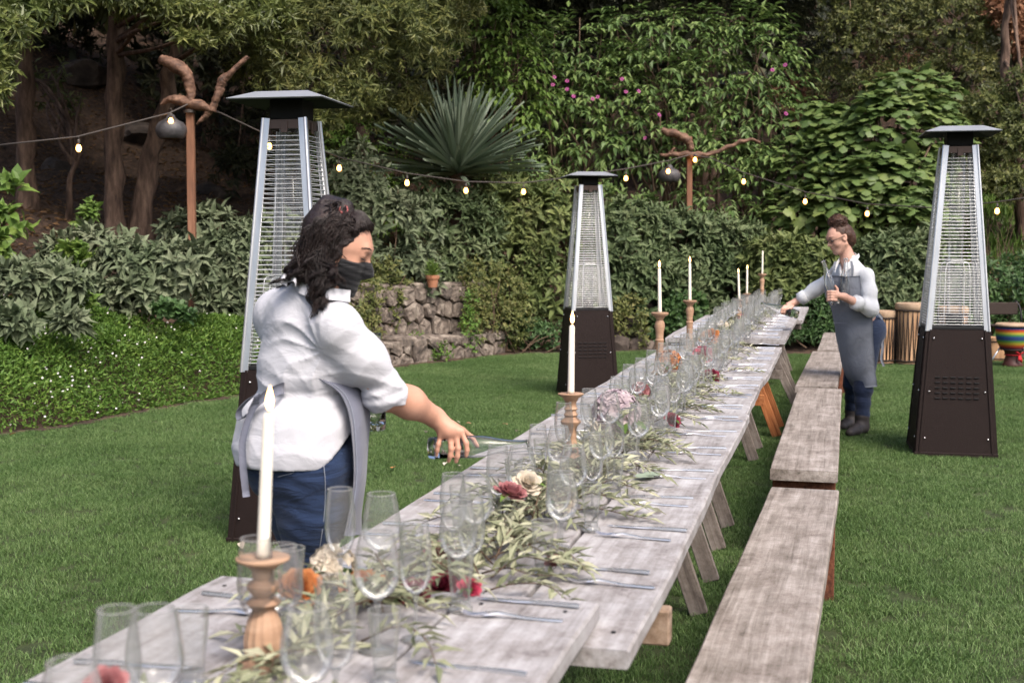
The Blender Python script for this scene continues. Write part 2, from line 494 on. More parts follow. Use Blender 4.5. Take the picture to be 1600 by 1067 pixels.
MT['rock'] = noise_mat('rock', [(0.33, (0.02, 0.016, 0.014)), (0.5, (0.055, 0.042, 0.035)), (0.67, (0.12, 0.095, 0.08))], scale=3, rough=0.95, bump=1.0, bscale=9)
MT['skin_w1'] = noise_mat('tan_skin', [(0.3, (0.44, 0.225, 0.155)), (0.7, (0.53, 0.295, 0.21))], scale=9, rough=0.5, bump=0.06, bscale=160, spec=0.4)
MT['skin_w2'] = noise_mat('fair_skin', [(0.3, (0.50, 0.27, 0.2)), (0.7, (0.6, 0.36, 0.28))], scale=9, rough=0.5, bump=0.05, bscale=160, spec=0.4)
MT['shirt'] = cloth_mat('white_cotton', (0.455, 0.455, 0.50), (0.50, 0.50, 0.54), wr=9, wstr=0.28, stretch=(1, 1, 1.8))
MT['shirt2'] = cloth_mat('white_stripe_cotton', (0.62, 0.63, 0.66), (0.68, 0.69, 0.71), wr=11, wstr=0.35)
MT['denim'] = cloth_mat('blue_denim', (0.010, 0.019, 0.05), (0.022, 0.042, 0.1), wr=6, wstr=0.6, stretch=(1, 1, 4), rough=0.9)
MT['denim2'] = cloth_mat('dark_denim', (0.012, 0.018, 0.04), (0.022, 0.035, 0.075), wr=8, wstr=0.5, stretch=(1, 1, 3), rough=0.9)
MT['apron'] = cloth_mat('grey_blue_apron', (0.115, 0.122, 0.165), (0.165, 0.172, 0.22), wr=5, wstr=0.5)
MT['apron2'] = cloth_mat('slate_apron', (0.14, 0.152, 0.185), (0.19, 0.205, 0.24), wr=7, wstr=0.6)
MT['mask'] = cloth_mat('black_mask', (0.012, 0.012, 0.014), (0.02, 0.02, 0.023), wr=6, wstr=0.5, stretch=(1, 1, 9), rough=0.7)
MT['hair1'] = noise_mat('dark_hair', [(0.3, (0.010, 0.006, 0.006)), (0.6, (0.022, 0.013, 0.012)), (0.85, (0.06, 0.032, 0.025))], scale=9, stretch=(1, 1, 1), rough=0.4, bump=0.5, bscale=60)
MT['hair2'] = noise_mat('brown_hair', [(0.3, (0.03, 0.013, 0.008)), (0.6, (0.075, 0.033, 0.02)), (0.85, (0.2, 0.095, 0.05))], scale=11, rough=0.42, bump=0.5, bscale=60)
MT['boot'] = noise_mat('dark_leather', [(0.3, (0.02, 0.016, 0.016)), (0.7, (0.05, 0.042, 0.042))], scale=8, rough=0.6, bump=0.2)
MT['stitch'] = plain_mat('pale_stitch', (0.25, 0.27, 0.33), rough=0.9)
MT['dark'] = plain_mat('black_detail', (0.012, 0.009, 0.008), rough=0.6)
MT['lip'] = plain_mat('lips', (0.42, 0.15, 0.12), rough=0.5)
MT['white_eye'] = plain_mat('eye_white', (0.6, 0.57, 0.54), rough=0.25)
MT['drum_wood'] = noise_mat('drum_wood', [(0.25, (0.24, 0.12, 0.06)), (0.55, (0.45, 0.27, 0.15)), (0.8, (0.58, 0.39, 0.25))], scale=4, stretch=(4, 4, 0.6), rough=0.7, bump=0.2)
MT['rope'] = plain_mat('dark_rope', (0.028, 0.018, 0.014), rough=0.9)
MT['skin_drum'] = noise_mat('goat_skin', [(0.3, (0.25, 0.16, 0.1)), (0.7, (0.45, 0.33, 0.23))], scale=8, rough=0.7, bump=0.2)
MT['red_ribbon'] = plain_mat('red_ribbon', (0.45, 0.012, 0.02), rough=0.8)
# foliage
MT['sage'] = leaf_mat('sage_leaf', [(0.15, (0.0567, 0.0752, 0.0431)), (0.45, (0.1108, 0.1375, 0.0786)), (0.7, (0.1612, 0.1881, 0.1165)), (0.95, (0.2141, 0.2335, 0.1584))], rough=0.7, trans=0.15, spec=0.2, patch=1.6)
MT['sage_dark'] = leaf_mat('dark_sage_leaf', [(0.15, (0.0396, 0.0627, 0.0264)), (0.5, (0.0849, 0.1197, 0.0529)), (0.9, (0.1529, 0.1869, 0.0925))], rough=0.6, trans=0.15, spec=0.25, patch=1.6)
MT['sage_olive'] = leaf_mat('olive_sage_leaf', [(0.15, (0.0495, 0.0721, 0.0224)), (0.5, (0.1061, 0.1377, 0.0450)), (0.9, (0.1911, 0.2149, 0.0786))], rough=0.6, trans=0.15, spec=0.25, patch=1.6)
MT['bright'] = leaf_mat('bright_leaf', [(0.15, (0.06, 0.115, 0.02)), (0.5, (0.12, 0.2, 0.04)), (0.9, (0.2, 0.27, 0.06))], rough=0.5, trans=0.3)
MT['cover'] = leaf_mat('ground_cover_leaf', [(0.15, (0.0481, 0.1054, 0.0156)), (0.5, (0.1037, 0.1933, 0.0338)), (0.85, (0.1837, 0.2723, 0.0544)), (1.0, (0.2236, 0.1933, 0.0649))], rough=0.6, trans=0.25, clump=2.2, patch=1.3)
MT['laurel'] = leaf_mat('laurel_leaf', [(0.1, (0.0394, 0.0558, 0.0174)), (0.45, (0.1076, 0.1344, 0.0392)), (0.8, (0.2117, 0.2296, 0.0726)), (0.97, (0.3050, 0.2951, 0.1016))], rough=0.42, trans=0.22, spec=0.45, patch=1.0)
MT['olive_tree'] = leaf_mat('olive_green_leaf', [(0.15, (0.0400, 0.0520, 0.0174)), (0.5, (0.1043, 0.1225, 0.0391)), (0.85, (0.2244, 0.2220, 0.0722))], rough=0.5, trans=0.25, patch=1.0)
MT['dahlia'] = leaf_mat('compound_leaf', [(0.12, (0.0450, 0.0873, 0.0262)), (0.5, (0.1061, 0.1746, 0.0494)), (0.85, (0.2044, 0.2705, 0.0844))], rough=0.5, trans=0.25)
MT['maple'] = leaf_mat('lobed_leaf', [(0.12, (0.0432, 0.0784, 0.0199)), (0.5, (0.0957, 0.1493, 0.0419)), (0.82, (0.1621, 0.2088, 0.0618)), (0.98, (0.3398, 0.2530, 0.0599))], rough=0.5, trans=0.25)
MT['conifer'] = leaf_mat('dark_conifer', [(0.15, (0.0130, 0.0169, 0.0078)), (0.5, (0.0312, 0.0364, 0.0156)), (0.9, (0.0715, 0.0715, 0.0286))], rough=0.6, trans=0.15)
MT['autumn'] = leaf_mat('autumn_leaf', [(0.1, (0.1320, 0.0550, 0.0275)), (0.5, (0.3300, 0.1650, 0.0935)), (0.9, (0.4950, 0.3080, 0.1870))], rough=0.7, trans=0.3)  # on the upper right tree this warm tone also carries sunlight
MT['yellowgreen'] = leaf_mat('yellow_green_leaf', [(0.15, (0.05, 0.07, 0.018)), (0.5, (0.115, 0.135, 0.038)), (0.9, (0.22, 0.2, 0.075))], rough=0.55, trans=0.25)
MT['nasturtium'] = leaf_mat('round_green_leaf', [(0.15, (0.025, 0.06, 0.018)), (0.5, (0.055, 0.11, 0.035)), (0.9, (0.09, 0.15, 0.05))], rough=0.5, trans=0.25)
MT['agave'] = leaf_mat('agave_blade', [(0.1, (0.0506, 0.0768, 0.0523)), (0.5, (0.1268, 0.1711, 0.1193)), (0.85, (0.2534, 0.2963, 0.2145)), (0.99, (0.4607, 0.4826, 0.1679))], rough=0.5, trans=0.05, clump=0.6)
MT['fern_dry'] = leaf_mat('dry_fern', [(0.1, (0.06, 0.04, 0.018)), (0.5, (0.14, 0.08, 0.035)), (0.9, (0.24, 0.13, 0.06))], rough=0.8, trans=0.2)
MT['grass'] = leaf_mat('grass_blade', [(0.12, (0.028, 0.057, 0.0145)), (0.42, (0.077, 0.142, 0.039)), (0.68, (0.15, 0.232, 0.08)), (0.92, (0.27, 0.335, 0.165))], rough=0.55, trans=0.25, clump=0.9, patch=1.1)
MT['olive'] = leaf_mat('olive_leaf', [(0.1, (0.1120, 0.1344, 0.0719)), (0.5, (0.2660, 0.2755, 0.1725)), (0.9, (0.5320, 0.5107, 0.3881))], rough=0.55, trans=0.15)
MT['eucalyptus'] = leaf_mat('eucalyptus_leaf', [(0.1, (0.16, 0.2, 0.14)), (0.9, (0.3, 0.36, 0.27))], rough=0.6, trans=0.15)
MT['white_petal'] = leaf_mat('white_petal', [(0.1, (0.6, 0.58, 0.56)), (0.9, (0.8, 0.78, 0.76))], rough=0.6, trans=0.2)
MT['pink_petal'] = leaf_mat('pink_petal', [(0.1, (0.3420, 0.0420, 0.2000)), (0.9, (0.4950, 0.1120, 0.3600))], rough=0.6, trans=0.25)
MT['burgundy'] = leaf_mat('burgundy_petal', [(0.1, (0.09, 0.008, 0.02)), (0.9, (0.26, 0.03, 0.06))], rough=0.55, trans=0.2)
MT['rosered'] = leaf_mat('rose_red_petal', [(0.1, (0.3375, 0.0240, 0.0640)), (0.9, (0.4875, 0.0720, 0.1200))], rough=0.55, trans=0.25)
MT['dusty'] = leaf_mat('dusty_rose_petal', [(0.1, (0.2700, 0.0850, 0.0900)), (0.9, (0.4680, 0.2210, 0.2250))], rough=0.6, trans=0.25)
MT['orange'] = leaf_mat('orange_petal', [(0.1, (0.4, 0.13, 0.04)), (0.9, (0.6, 0.27, 0.1))], rough=0.6, trans=0.25)
MT['cream'] = leaf_mat('cream_petal', [(0.1, (0.52, 0.44, 0.34)), (0.9, (0.7, 0.63, 0.53))], rough=0.6, trans=0.25)
MT['lilac'] = leaf_mat('lilac_petal', [(0.1, (0.3, 0.23, 0.28)), (0.9, (0.6, 0.5, 0.5))], rough=0.6, trans=0.25)
# ------------------------------------------------------------------ ground: lawn, bank, hill
EDGE = np.array([(-24, -14), (-14, -3), (-9, 3.0), (-6.2, 7.0), (-4.7, 9.0), (-4.03, 9.98), (-3.69, 10.45), (-3.4, 11.26), (-3.03, 12.06), (-2.72, 12.58), (-1.95, 14.7), (-1.55, 15.45),
                 (-0.26, 17.28), (0.715, 17.8), (1.72, 18.03), (3.0, 18.35), (3.9, 17.6), (4.75, 16.95), (5.56, 16.95), (6.6, 16.9), (9, 16.2), (16, 14), (34, 8)], float)
def edge_dist(x, y):
    """signed distance to the lawn's edge; positive on the planted bank"""
    p = np.stack([np.asarray(x, float).ravel(), np.asarray(y, float).ravel()], 1)
    best = np.full(len(p), 1e9); sgn = np.ones(len(p))
    for a, b in zip(EDGE[:-1], EDGE[1:]):
        ab = b - a
        t = np.clip(((p - a) @ ab) / (ab @ ab), 0, 1)
        q = a + t[:, None] * ab
        d = np.hypot(*(p - q).T)
        cr = ab[0] * (p[:, 1] - a[1]) - ab[1] * (p[:, 0] - a[0])
        better = d < best - 1e-9
        best = np.where(better, d, best); sgn = np.where(better, np.sign(cr), sgn)
    return (best * sgn).reshape(np.shape(x))
def wob(x, y):
    return 0.5 * np.sin(1.7 * x + 0.6 * y) * np.sin(1.1 * y - 0.5 * x + 1.3) + 0.3 * np.sin(3.9 * x + 2.1) * np.sin(3.3 * y) + 0.2 * np.sin(7.7 * x + 1.0) * np.sin(8.3 * y + 0.4)
def terrain(x, y):
    d = edge_dist(x, y)
    dd = np.maximum(d, 0)
    h = 0.40 * np.minimum(dd, 4.5) + 0.26 * np.clip(dd - 4.5, 0, 4) + 0.66 * np.maximum(dd - 8.5, 0)
    return h - 0.03 + wob(x, y) * np.minimum(dd * 0.08, 0.22)
def tz(x, y): return float(terrain(np.array([x]), np.array([y]))[0])

def build_ground():
    m = MB().add([(-60, -40, 0), (60, -40, 0), (60, 60, 0), (-60, 60, 0)], [[0, 1, 2, 3]])
    tag(m.done('lawn', MT['lawn_soil']), kind='structure')
    xs = np.concatenate([np.arange(-40, -12, 1.0), np.arange(-12, 12, 0.2), np.arange(12, 41, 1.0)])
    ys = np.concatenate([np.arange(-10, 8, 1.0), np.arange(8, 26, 0.2), np.arange(26, 60, 0.8)])
    X, Y = np.meshgrid(xs, ys, indexing='ij')
    d = edge_dist(X, Y)
    Z = np.where(d > -0.12, terrain(X, Y), -0.3)
    V = np.stack([X, Y, Z], -1).reshape(-1, 3)
    n, k = X.shape
    i, j = np.meshgrid(np.arange(n - 1), np.arange(k - 1), indexing='ij')
    F = np.stack([i * k + j, (i + 1) * k + j, (i + 1) * k + j + 1, i * k + j + 1], -1).reshape(-1, 4)
    keep = (d.ravel()[F] > -0.9).any(1)
    tag(link('hillside', mesh_np('hillside', V, F[keep], MT['litter'], True)), kind='structure')
build_ground()
def soil_edge():
    nn = []
    for i in range(len(EDGE)):
        t_ = nrm(EDGE[min(i + 1, len(EDGE) - 1)] - EDGE[max(i - 1, 0)])
        nn.append((t_[1], -t_[0]))
    nn = np.array(nn)
    A = EDGE + nn * .13; B_ = EDGE - nn * .12
    V = np.concatenate([np.c_[A, np.full(len(A), .004)], np.c_[EDGE, np.full(len(A), -.0 + .012)], np.c_[B_, np.full(len(A), .02)]])
    n = len(A)
    F = [[r * n + i, r * n + i + 1, (r + 1) * n + i + 1, (r + 1) * n + i] for r in (0, 1) for i in range(n - 1)]
    tag(MB().add(V, F).done('soil_edge', MT['litter']), kind='structure')
soil_edge()

def gn_scatter(o, variants, smin, smax, tilt=0.12, seed=3):
    """instances of small tuft meshes on every vertex of o (a mass nobody could count)"""
    c = bpy.data.collections.new(o.name + '_tufts')
    for v in variants: c.objects.link(v)
    ng = bpy.data.node_groups.new(o.name + '_scatter', 'GeometryNodeTree')
    ng.interface.new_socket('Geometry', in_out='INPUT', socket_type='NodeSocketGeometry')
    ng.interface.new_socket('Geometry', in_out='OUTPUT', socket_type='NodeSocketGeometry')
    gi = ng.nodes.new('NodeGroupInput'); go = ng.nodes.new('NodeGroupOutput')
    ci = ng.nodes.new('GeometryNodeCollectionInfo'); ci.inputs['Collection'].default_value = c
    ci.inputs['Separate Children'].default_value = True; ci.inputs['Reset Children'].default_value = True
    ip = ng.nodes.new('GeometryNodeInstanceOnPoints'); ip.inputs['Pick Instance'].default_value = True
    rv = ng.nodes.new('FunctionNodeRandomValue'); rv.data_type = 'FLOAT_VECTOR'
    rv.inputs[0].default_value = (-tilt, -tilt, 0); rv.inputs[1].default_value = (tilt, tilt, 6.283)
    rs = ng.nodes.new('FunctionNodeRandomValue'); rs.data_type = 'FLOAT'
    rs.inputs[2].default_value = smin; rs.inputs[3].default_value = smax; rs.inputs['Seed'].default_value = seed
    ri = ng.nodes.new('FunctionNodeRandomValue'); ri.data_type = 'INT'
    ri.inputs[4].default_value = 0; ri.inputs[5].default_value = len(variants) - 1; ri.inputs['Seed'].default_value = seed + 1
    L = ng.links.new
    L(gi.outputs[0], ip.inputs['Points']); L(ci.outputs[0], ip.inputs['Instance'])
    L(ri.outputs[2], ip.inputs['Instance Index'])
    L(rv.outputs[0], ip.inputs['Rotation']); L(rs.outputs[1], ip.inputs['Scale'])
    L(ip.outputs[0], go.inputs[0])
    md = o.modifiers.new('scatter', 'NODES'); md.node_group = ng

def blade_patch(name, n, size, hmin, hmax, w, mat, lean=0.5):
    p = rng.uniform(-size / 2, size / 2, (n, 2))
    h = rng.uniform(hmin, hmax, n); a = rng.uniform(0, 6.283, n)
    l = rng.uniform(0.1, lean, n) * h; fa = rng.uniform(0, 6.283, n)
    d = np.stack([np.cos(a), np.sin(a)], 1); sd = np.stack([np.cos(fa), np.sin(fa)], 1) * (w / 2)
    z = np.zeros(n)
    v = np.zeros((n, 5, 3))
    v[:, 0, :2] = p - sd; v[:, 1, :2] = p + sd
    mid = p + d * (l * 0.35)[:, None]
    v[:, 2, :2] = mid + sd * 0.8; v[:, 2, 2] = h * 0.6; v[:, 3, :2] = mid - sd * 0.8; v[:, 3, 2] = h * 0.6
    v[:, 4, :2] = p + d * l[:, None]; v[:, 4, 2] = h * rng.uniform(0.85, 1, n)
    b = (np.arange(n) * 5)[:, None]
    q = b + np.array([[0, 1, 2, 3]]); t = b + np.array([[3, 2, 4]])
    return bpy.data.objects.new(name, mesh_np(name, v.reshape(-1, 3), [q, t], mat))

def build_lawn():
    st = 0.16
    xs = np.arange(-8.5, 9.5, st); ys = np.arange(2.6, 19, st)
    X, Y = np.meshgrid(xs, ys)
    X = X.ravel() + rng.uniform(-.06, .06, X.size); Y = Y.ravel() + rng.uniform(-.06, .06, Y.size)
    infr = np.abs(X) < Y * 0.40 + 0.7
    d = edge_dist(X, Y)
    k = infr & (d < -0.17)
    P = np.stack([X[k], Y[k], np.full(k.sum(), 0.0)], 1)
    me = bpy.data.meshes.new('lawn_grass'); me.from_pydata(P.tolist(), [], [])
    o = tag(link('lawn_grass', me), kind='stuff')
    var = [blade_patch('grass_tuft', 470, 0.21, 0.012, 0.030, 0.0027, MT['grass'], 1.3) for _ in range(5)]
    gn_scatter(o, var, 0.8, 1.25, 0.05)
build_lawn()

# ------------------------------------------------------------------ foliage
def TPL(kind):
    if kind == 'lance':
        v = [(0, 0, 0), (.4, .5, .07), (.4, -.5, .07), (.42, 0, -.03), (1, 0, -.16)]
        f = [(0, 3, 1), (0, 2, 3), (3, 4, 1), (3, 2, 4)]
    elif kind == 'ovate':
        v = [(0, 0, 0), (.28, .46, .07), (.28, -.46, .07), (.3, 0, 0), (.66, .36, .0), (.66, -.36, .0), (.68, 0, -.06), (1, 0, -.22)]
        f = [(0, 3, 1), (0, 2, 3), (1, 3, 6), (1, 6, 4), (3, 2, 5), (3, 5, 6), (4, 6, 7), (6, 5, 7)]
    elif kind == 'dia':
        v = [(0, 0, 0), (.45, .5, .06), (1, 0, -.1), (.45, -.5, .06)]
        f = [(0, 3, 2), (0, 2, 1)]
    elif kind == 'palm':
        out = [(0, 0), (.02, .3), (-.06, .5), (.25, .42), (.38, .62), (.52, .3), (.72, .34), (1, 0), (.72, -.34), (.52, -.3), (.38, -.62), (.25, -.42), (-.06, -.5), (.02, -.3)]
        v = [(.3, 0, .06)] + [(x, y, -.22 * (x - .3) ** 2 * 1.6 - .3 * y * y) for x, y in out]
        f = [(0, i + 1, (i + 1) % len(out) + 1)[::-1] for i in range(len(out))]
    elif kind == 'round':
        out = [(.5 + .5 * math.cos(a), .5 * math.sin(a)) for a in np.linspace(0, 2 * math.pi, 9)[:-1]]
        v = [(.45, 0, -.05)] + [(x, y, .05 * math.cos(5 * x)) for x, y in out]
        f = [(0, i + 1, (i + 1) % 8 + 1) for i in range(8)]
    return np.array(v, float), np.array(f, int)

def leaf_basis(D, U):
    X = nrm(D)
    Z = nrm(U - X * (U * X).sum(-1, keepdims=True))
    Y = np.cross(Z, X)
    return X, Y, Z
def leaves_vf(P, D, U, L, W, kind):
    tv, tf = TPL(kind)
    X, Y, Z = leaf_basis(D, U)
    n = len(P)
    L = np.broadcast_to(L, (n,)); W = np.broadcast_to(W, (n,))
    V = P[:, None] + L[:, None, None] * (tv[None, :, 0:1] * X[:, None] + tv[None, :, 2:3] * Z[:, None]) + W[:, None, None] * tv[None, :, 1:2] * Y[:, None]
    F = (np.arange(n) * len(tv))[:, None, None] + tf[None]
    return V.reshape(-1, 3), F.reshape(-1, tf.shape[1])
_unit = {}
def unit_leaf(kind, mat, ratio):
    key = (kind, mat.name, round(ratio, 2))
    if key not in _unit:
        tv, tf = TPL(kind)
        tv = tv * np.array([1, ratio, 1])
        _unit[key] = mesh_np('leaf', tv, tf, mat)
    return _unit[key]
def put_leaves(root, P, D, U, L, W, kind, mat, nparts=0, name='foliage'):
    """the leaves of one plant: the nearest `nparts` as separate leaf objects, the rest one mass"""
    loc = np.array(root.location)
    P = P - loc
    n = len(P)
    L = np.broadcast_to(L, (n,)).copy(); W = np.broadcast_to(W, (n,)).copy()
    sel = np.zeros(n, bool)
    if nparts:
        # those turned outwards to the lawn and hence seen largest
        score = -(P[:, 1]) + rng.uniform(0, .15, n) + 0.3 * P[:, 2]
        sel[np.argsort(-score)[:nparts]] = True
        ratio = float(np.mean(W / L))
        me = unit_leaf(kind, mat, ratio)
        X, Y, Z = leaf_basis(D[sel], U[sel])
        for p, x, y, z, l in zip(P[sel], X, Y, Z, L[sel]):
            o = link('leaf', me, root)
            o.matrix_basis = Matrix(((x[0] * l, y[0] * l, z[0] * l, p[0]), (x[1] * l, y[1] * l, z[1] * l, p[1]), (x[2] * l, y[2] * l, z[2] * l, p[2]), (0, 0, 0, 1)))
    r = ~sel
    if r.any():
        V, F = leaves_vf(P[r], D[r], U[r], L[r], W[r], kind)
        tag(link(name, mesh_np(name, V, F, mat), root), kind='stuff')

def rdir(n):
    return nrm(rng.normal(size=(n, 3)))
def blob(lobes, n, shell=0.75, front=True):
    """points near the skin of a union of ellipsoids (c, (rx,ry,rz)) with outward directions"""
    C = np.array([l[0] for l in lobes], float); Rr = np.array([l[1] if np.ndim(l[1]) else (l[1],) * 3 for l in lobes], float)
    w = (Rr ** 2).sum(1); w /= w.sum()
    m = int(n * 2.6)
    i = rng.choice(len(C), m, p=w)
    d = rdir(m)
    if front: d[:, 1] = np.where(rng.random(m) < 0.6, -np.abs(d[:, 1]), d[:, 1])
    d[:, 2] = np.where((d[:, 2] < -0.35) & (rng.random(m) < 0.6), -d[:, 2], d[:, 2])
    t = shell + (1.04 - shell) * rng.random(m) ** 0.6 + rng.normal(0, 0.05, m)
    P = C[i] + d * Rr[i] * t[:, None]
    ins = np.zeros(m, bool)
    for c, r in zip(C, Rr):
        ins |= (((P - c) / r) ** 2).sum(1) < (shell * 0.92) ** 2
    k = np.where(~ins)[0][:n]
    return P[k], nrm(d[k] * (1 / Rr[i[k]]))
def shoots(P, D, per, L, W, stem, a0=25, a1=85, up=0.35, droop=0.0, jit=0.25):
    """rosettes of leaves round the ends of shoots"""
    n = len(P)
    D = nrm(D + np.array((0, 0, up)) + rng.normal(0, 0.25, (n, 3)))
    ref = np.where(np.abs(D[:, 2:3]) < .9, np.array([[0, 0, 1.0]]), np.array([[1.0, 0, 0]]))
    u = nrm(np.cross(D, ref)); v = np.cross(D, u)
    k = np.arange(per)
    az = rng.uniform(0, 6.283, n)[:, None] + k[None] * 2.4 + rng.normal(0, jit, (n, per))
    f = (k + 0.5) / per
    el = np.radians(a0 + (a1 - a0) * f)[None] + rng.normal(0, 0.15, (n, per))
    side = np.cos(az)[..., None] * u[:, None] + np.sin(az)[..., None] * v[:, None]
    LD = np.cos(el)[..., None] * D[:, None] + np.sin(el)[..., None] * side
    LD[..., 2] -= droop
    LP = P[:, None] - D[:, None] * (f[None, :, None] * stem)
    LU = D[:, None] * np.sin(el)[..., None] - side * np.cos(el)[..., None] + np.array((0, 0, .25))
    Ls = L * (0.55 + 0.45 * f)[None] * rng.uniform(0.7, 1.2, (n, per)) * rng.uniform(.6, 1.3, (n, 1))
    Ws = Ls * W
    r = lambda a: a.reshape(-1, 3)
    return r(LP), r(nrm(LD)), r(LU), Ls.ravel(), Ws.ravel()
def compound(P, D, pairs, L, W, rach, droop=0.5):
    """pinnate leaves: a drooping midrib with pairs of leaflets"""
    n = len(P)
    D = nrm(D * np.array((1, 1, .5)) + rng.normal(0, .3, (n, 3)))
    ref = np.array([[0, 0, 1.0]])
    side = nrm(np.cross(D, ref)); 
    oP, oD, oU, oL = [], [], [], []
    for k in range(pairs + 1):
        f = (k + .6) / (pairs + .6)
        c = P + D * (rach * f)[:, None] if np.ndim(rach) else P + D * rach * f
        c = c - np.array((0, 0, 1)) * (droop * f * f * (np.mean(rach)))
        ax = nrm(D - np.array((0, 0, 1)) * droop * 2 * f)
        for s in ((-1, 1) if k < pairs else (0,)):
            d = nrm(ax * (0.65 if s else 1) + side * s * .8 + np.array((0, 0, -.25)) + rng.normal(0, .08, (n, 3)))
            oP.append(c); oD.append(d); oU.append(np.broadcast_to(ref, (n, 3)) + rng.normal(0, .2, (n, 3)))
            oL.append(L * rng.uniform(.75, 1.15, n) * (1 if k < pairs else 1.2))
    L_ = np.concatenate(oL)
    return np.concatenate(oP), np.concatenate(oD), np.concatenate(oU), L_, L_ * W
def stems(root, ends, mat, r0=0.012, base_spread=0.1, name='stem', sides=5):
    m = MB()
    loc = np.array(root.location)
    for e in ends:
        e = np.asarray(e, float) - loc
        b = np.array((rng.normal(0, base_spread), rng.normal(0, base_spread), -0.05))
        mid = (b + e) / 2 + rng.normal(0, 0.06, 3) * np.linalg.norm(e - b)
        m.tube(spline([b, mid, e], 7), np.linspace(r0, r0 * .35, 7), sides)
    return m.done(name, mat, root, True)
def plant(name, label, cat, lobes, group=None, base=None):
    """lobes in world space; the root stands on the ground below them"""
    c = np.mean([l[0] for l in lobes], 0) if base is None else np.asarray(base, float)
    return thing(name, label, cat, (c[0], c[1], max(tz(c[0], c[1]), 0) if base is None or len(base) < 3 else c[2]), 0, group)
def PL(*ls):
    """lobes given as (px, py, depth, rx_px, rz_px[, ry_m]) -> metres"""
    out = []
    for l in ls:
        px, py, Y, rx, rz = l[:5]
        s = Y / FPX
        out.append((at(px, py, Y), (rx * s, l[5] if len(l) > 5 else min(rx, rz) * s * 0.9, rz * s)))
    return out

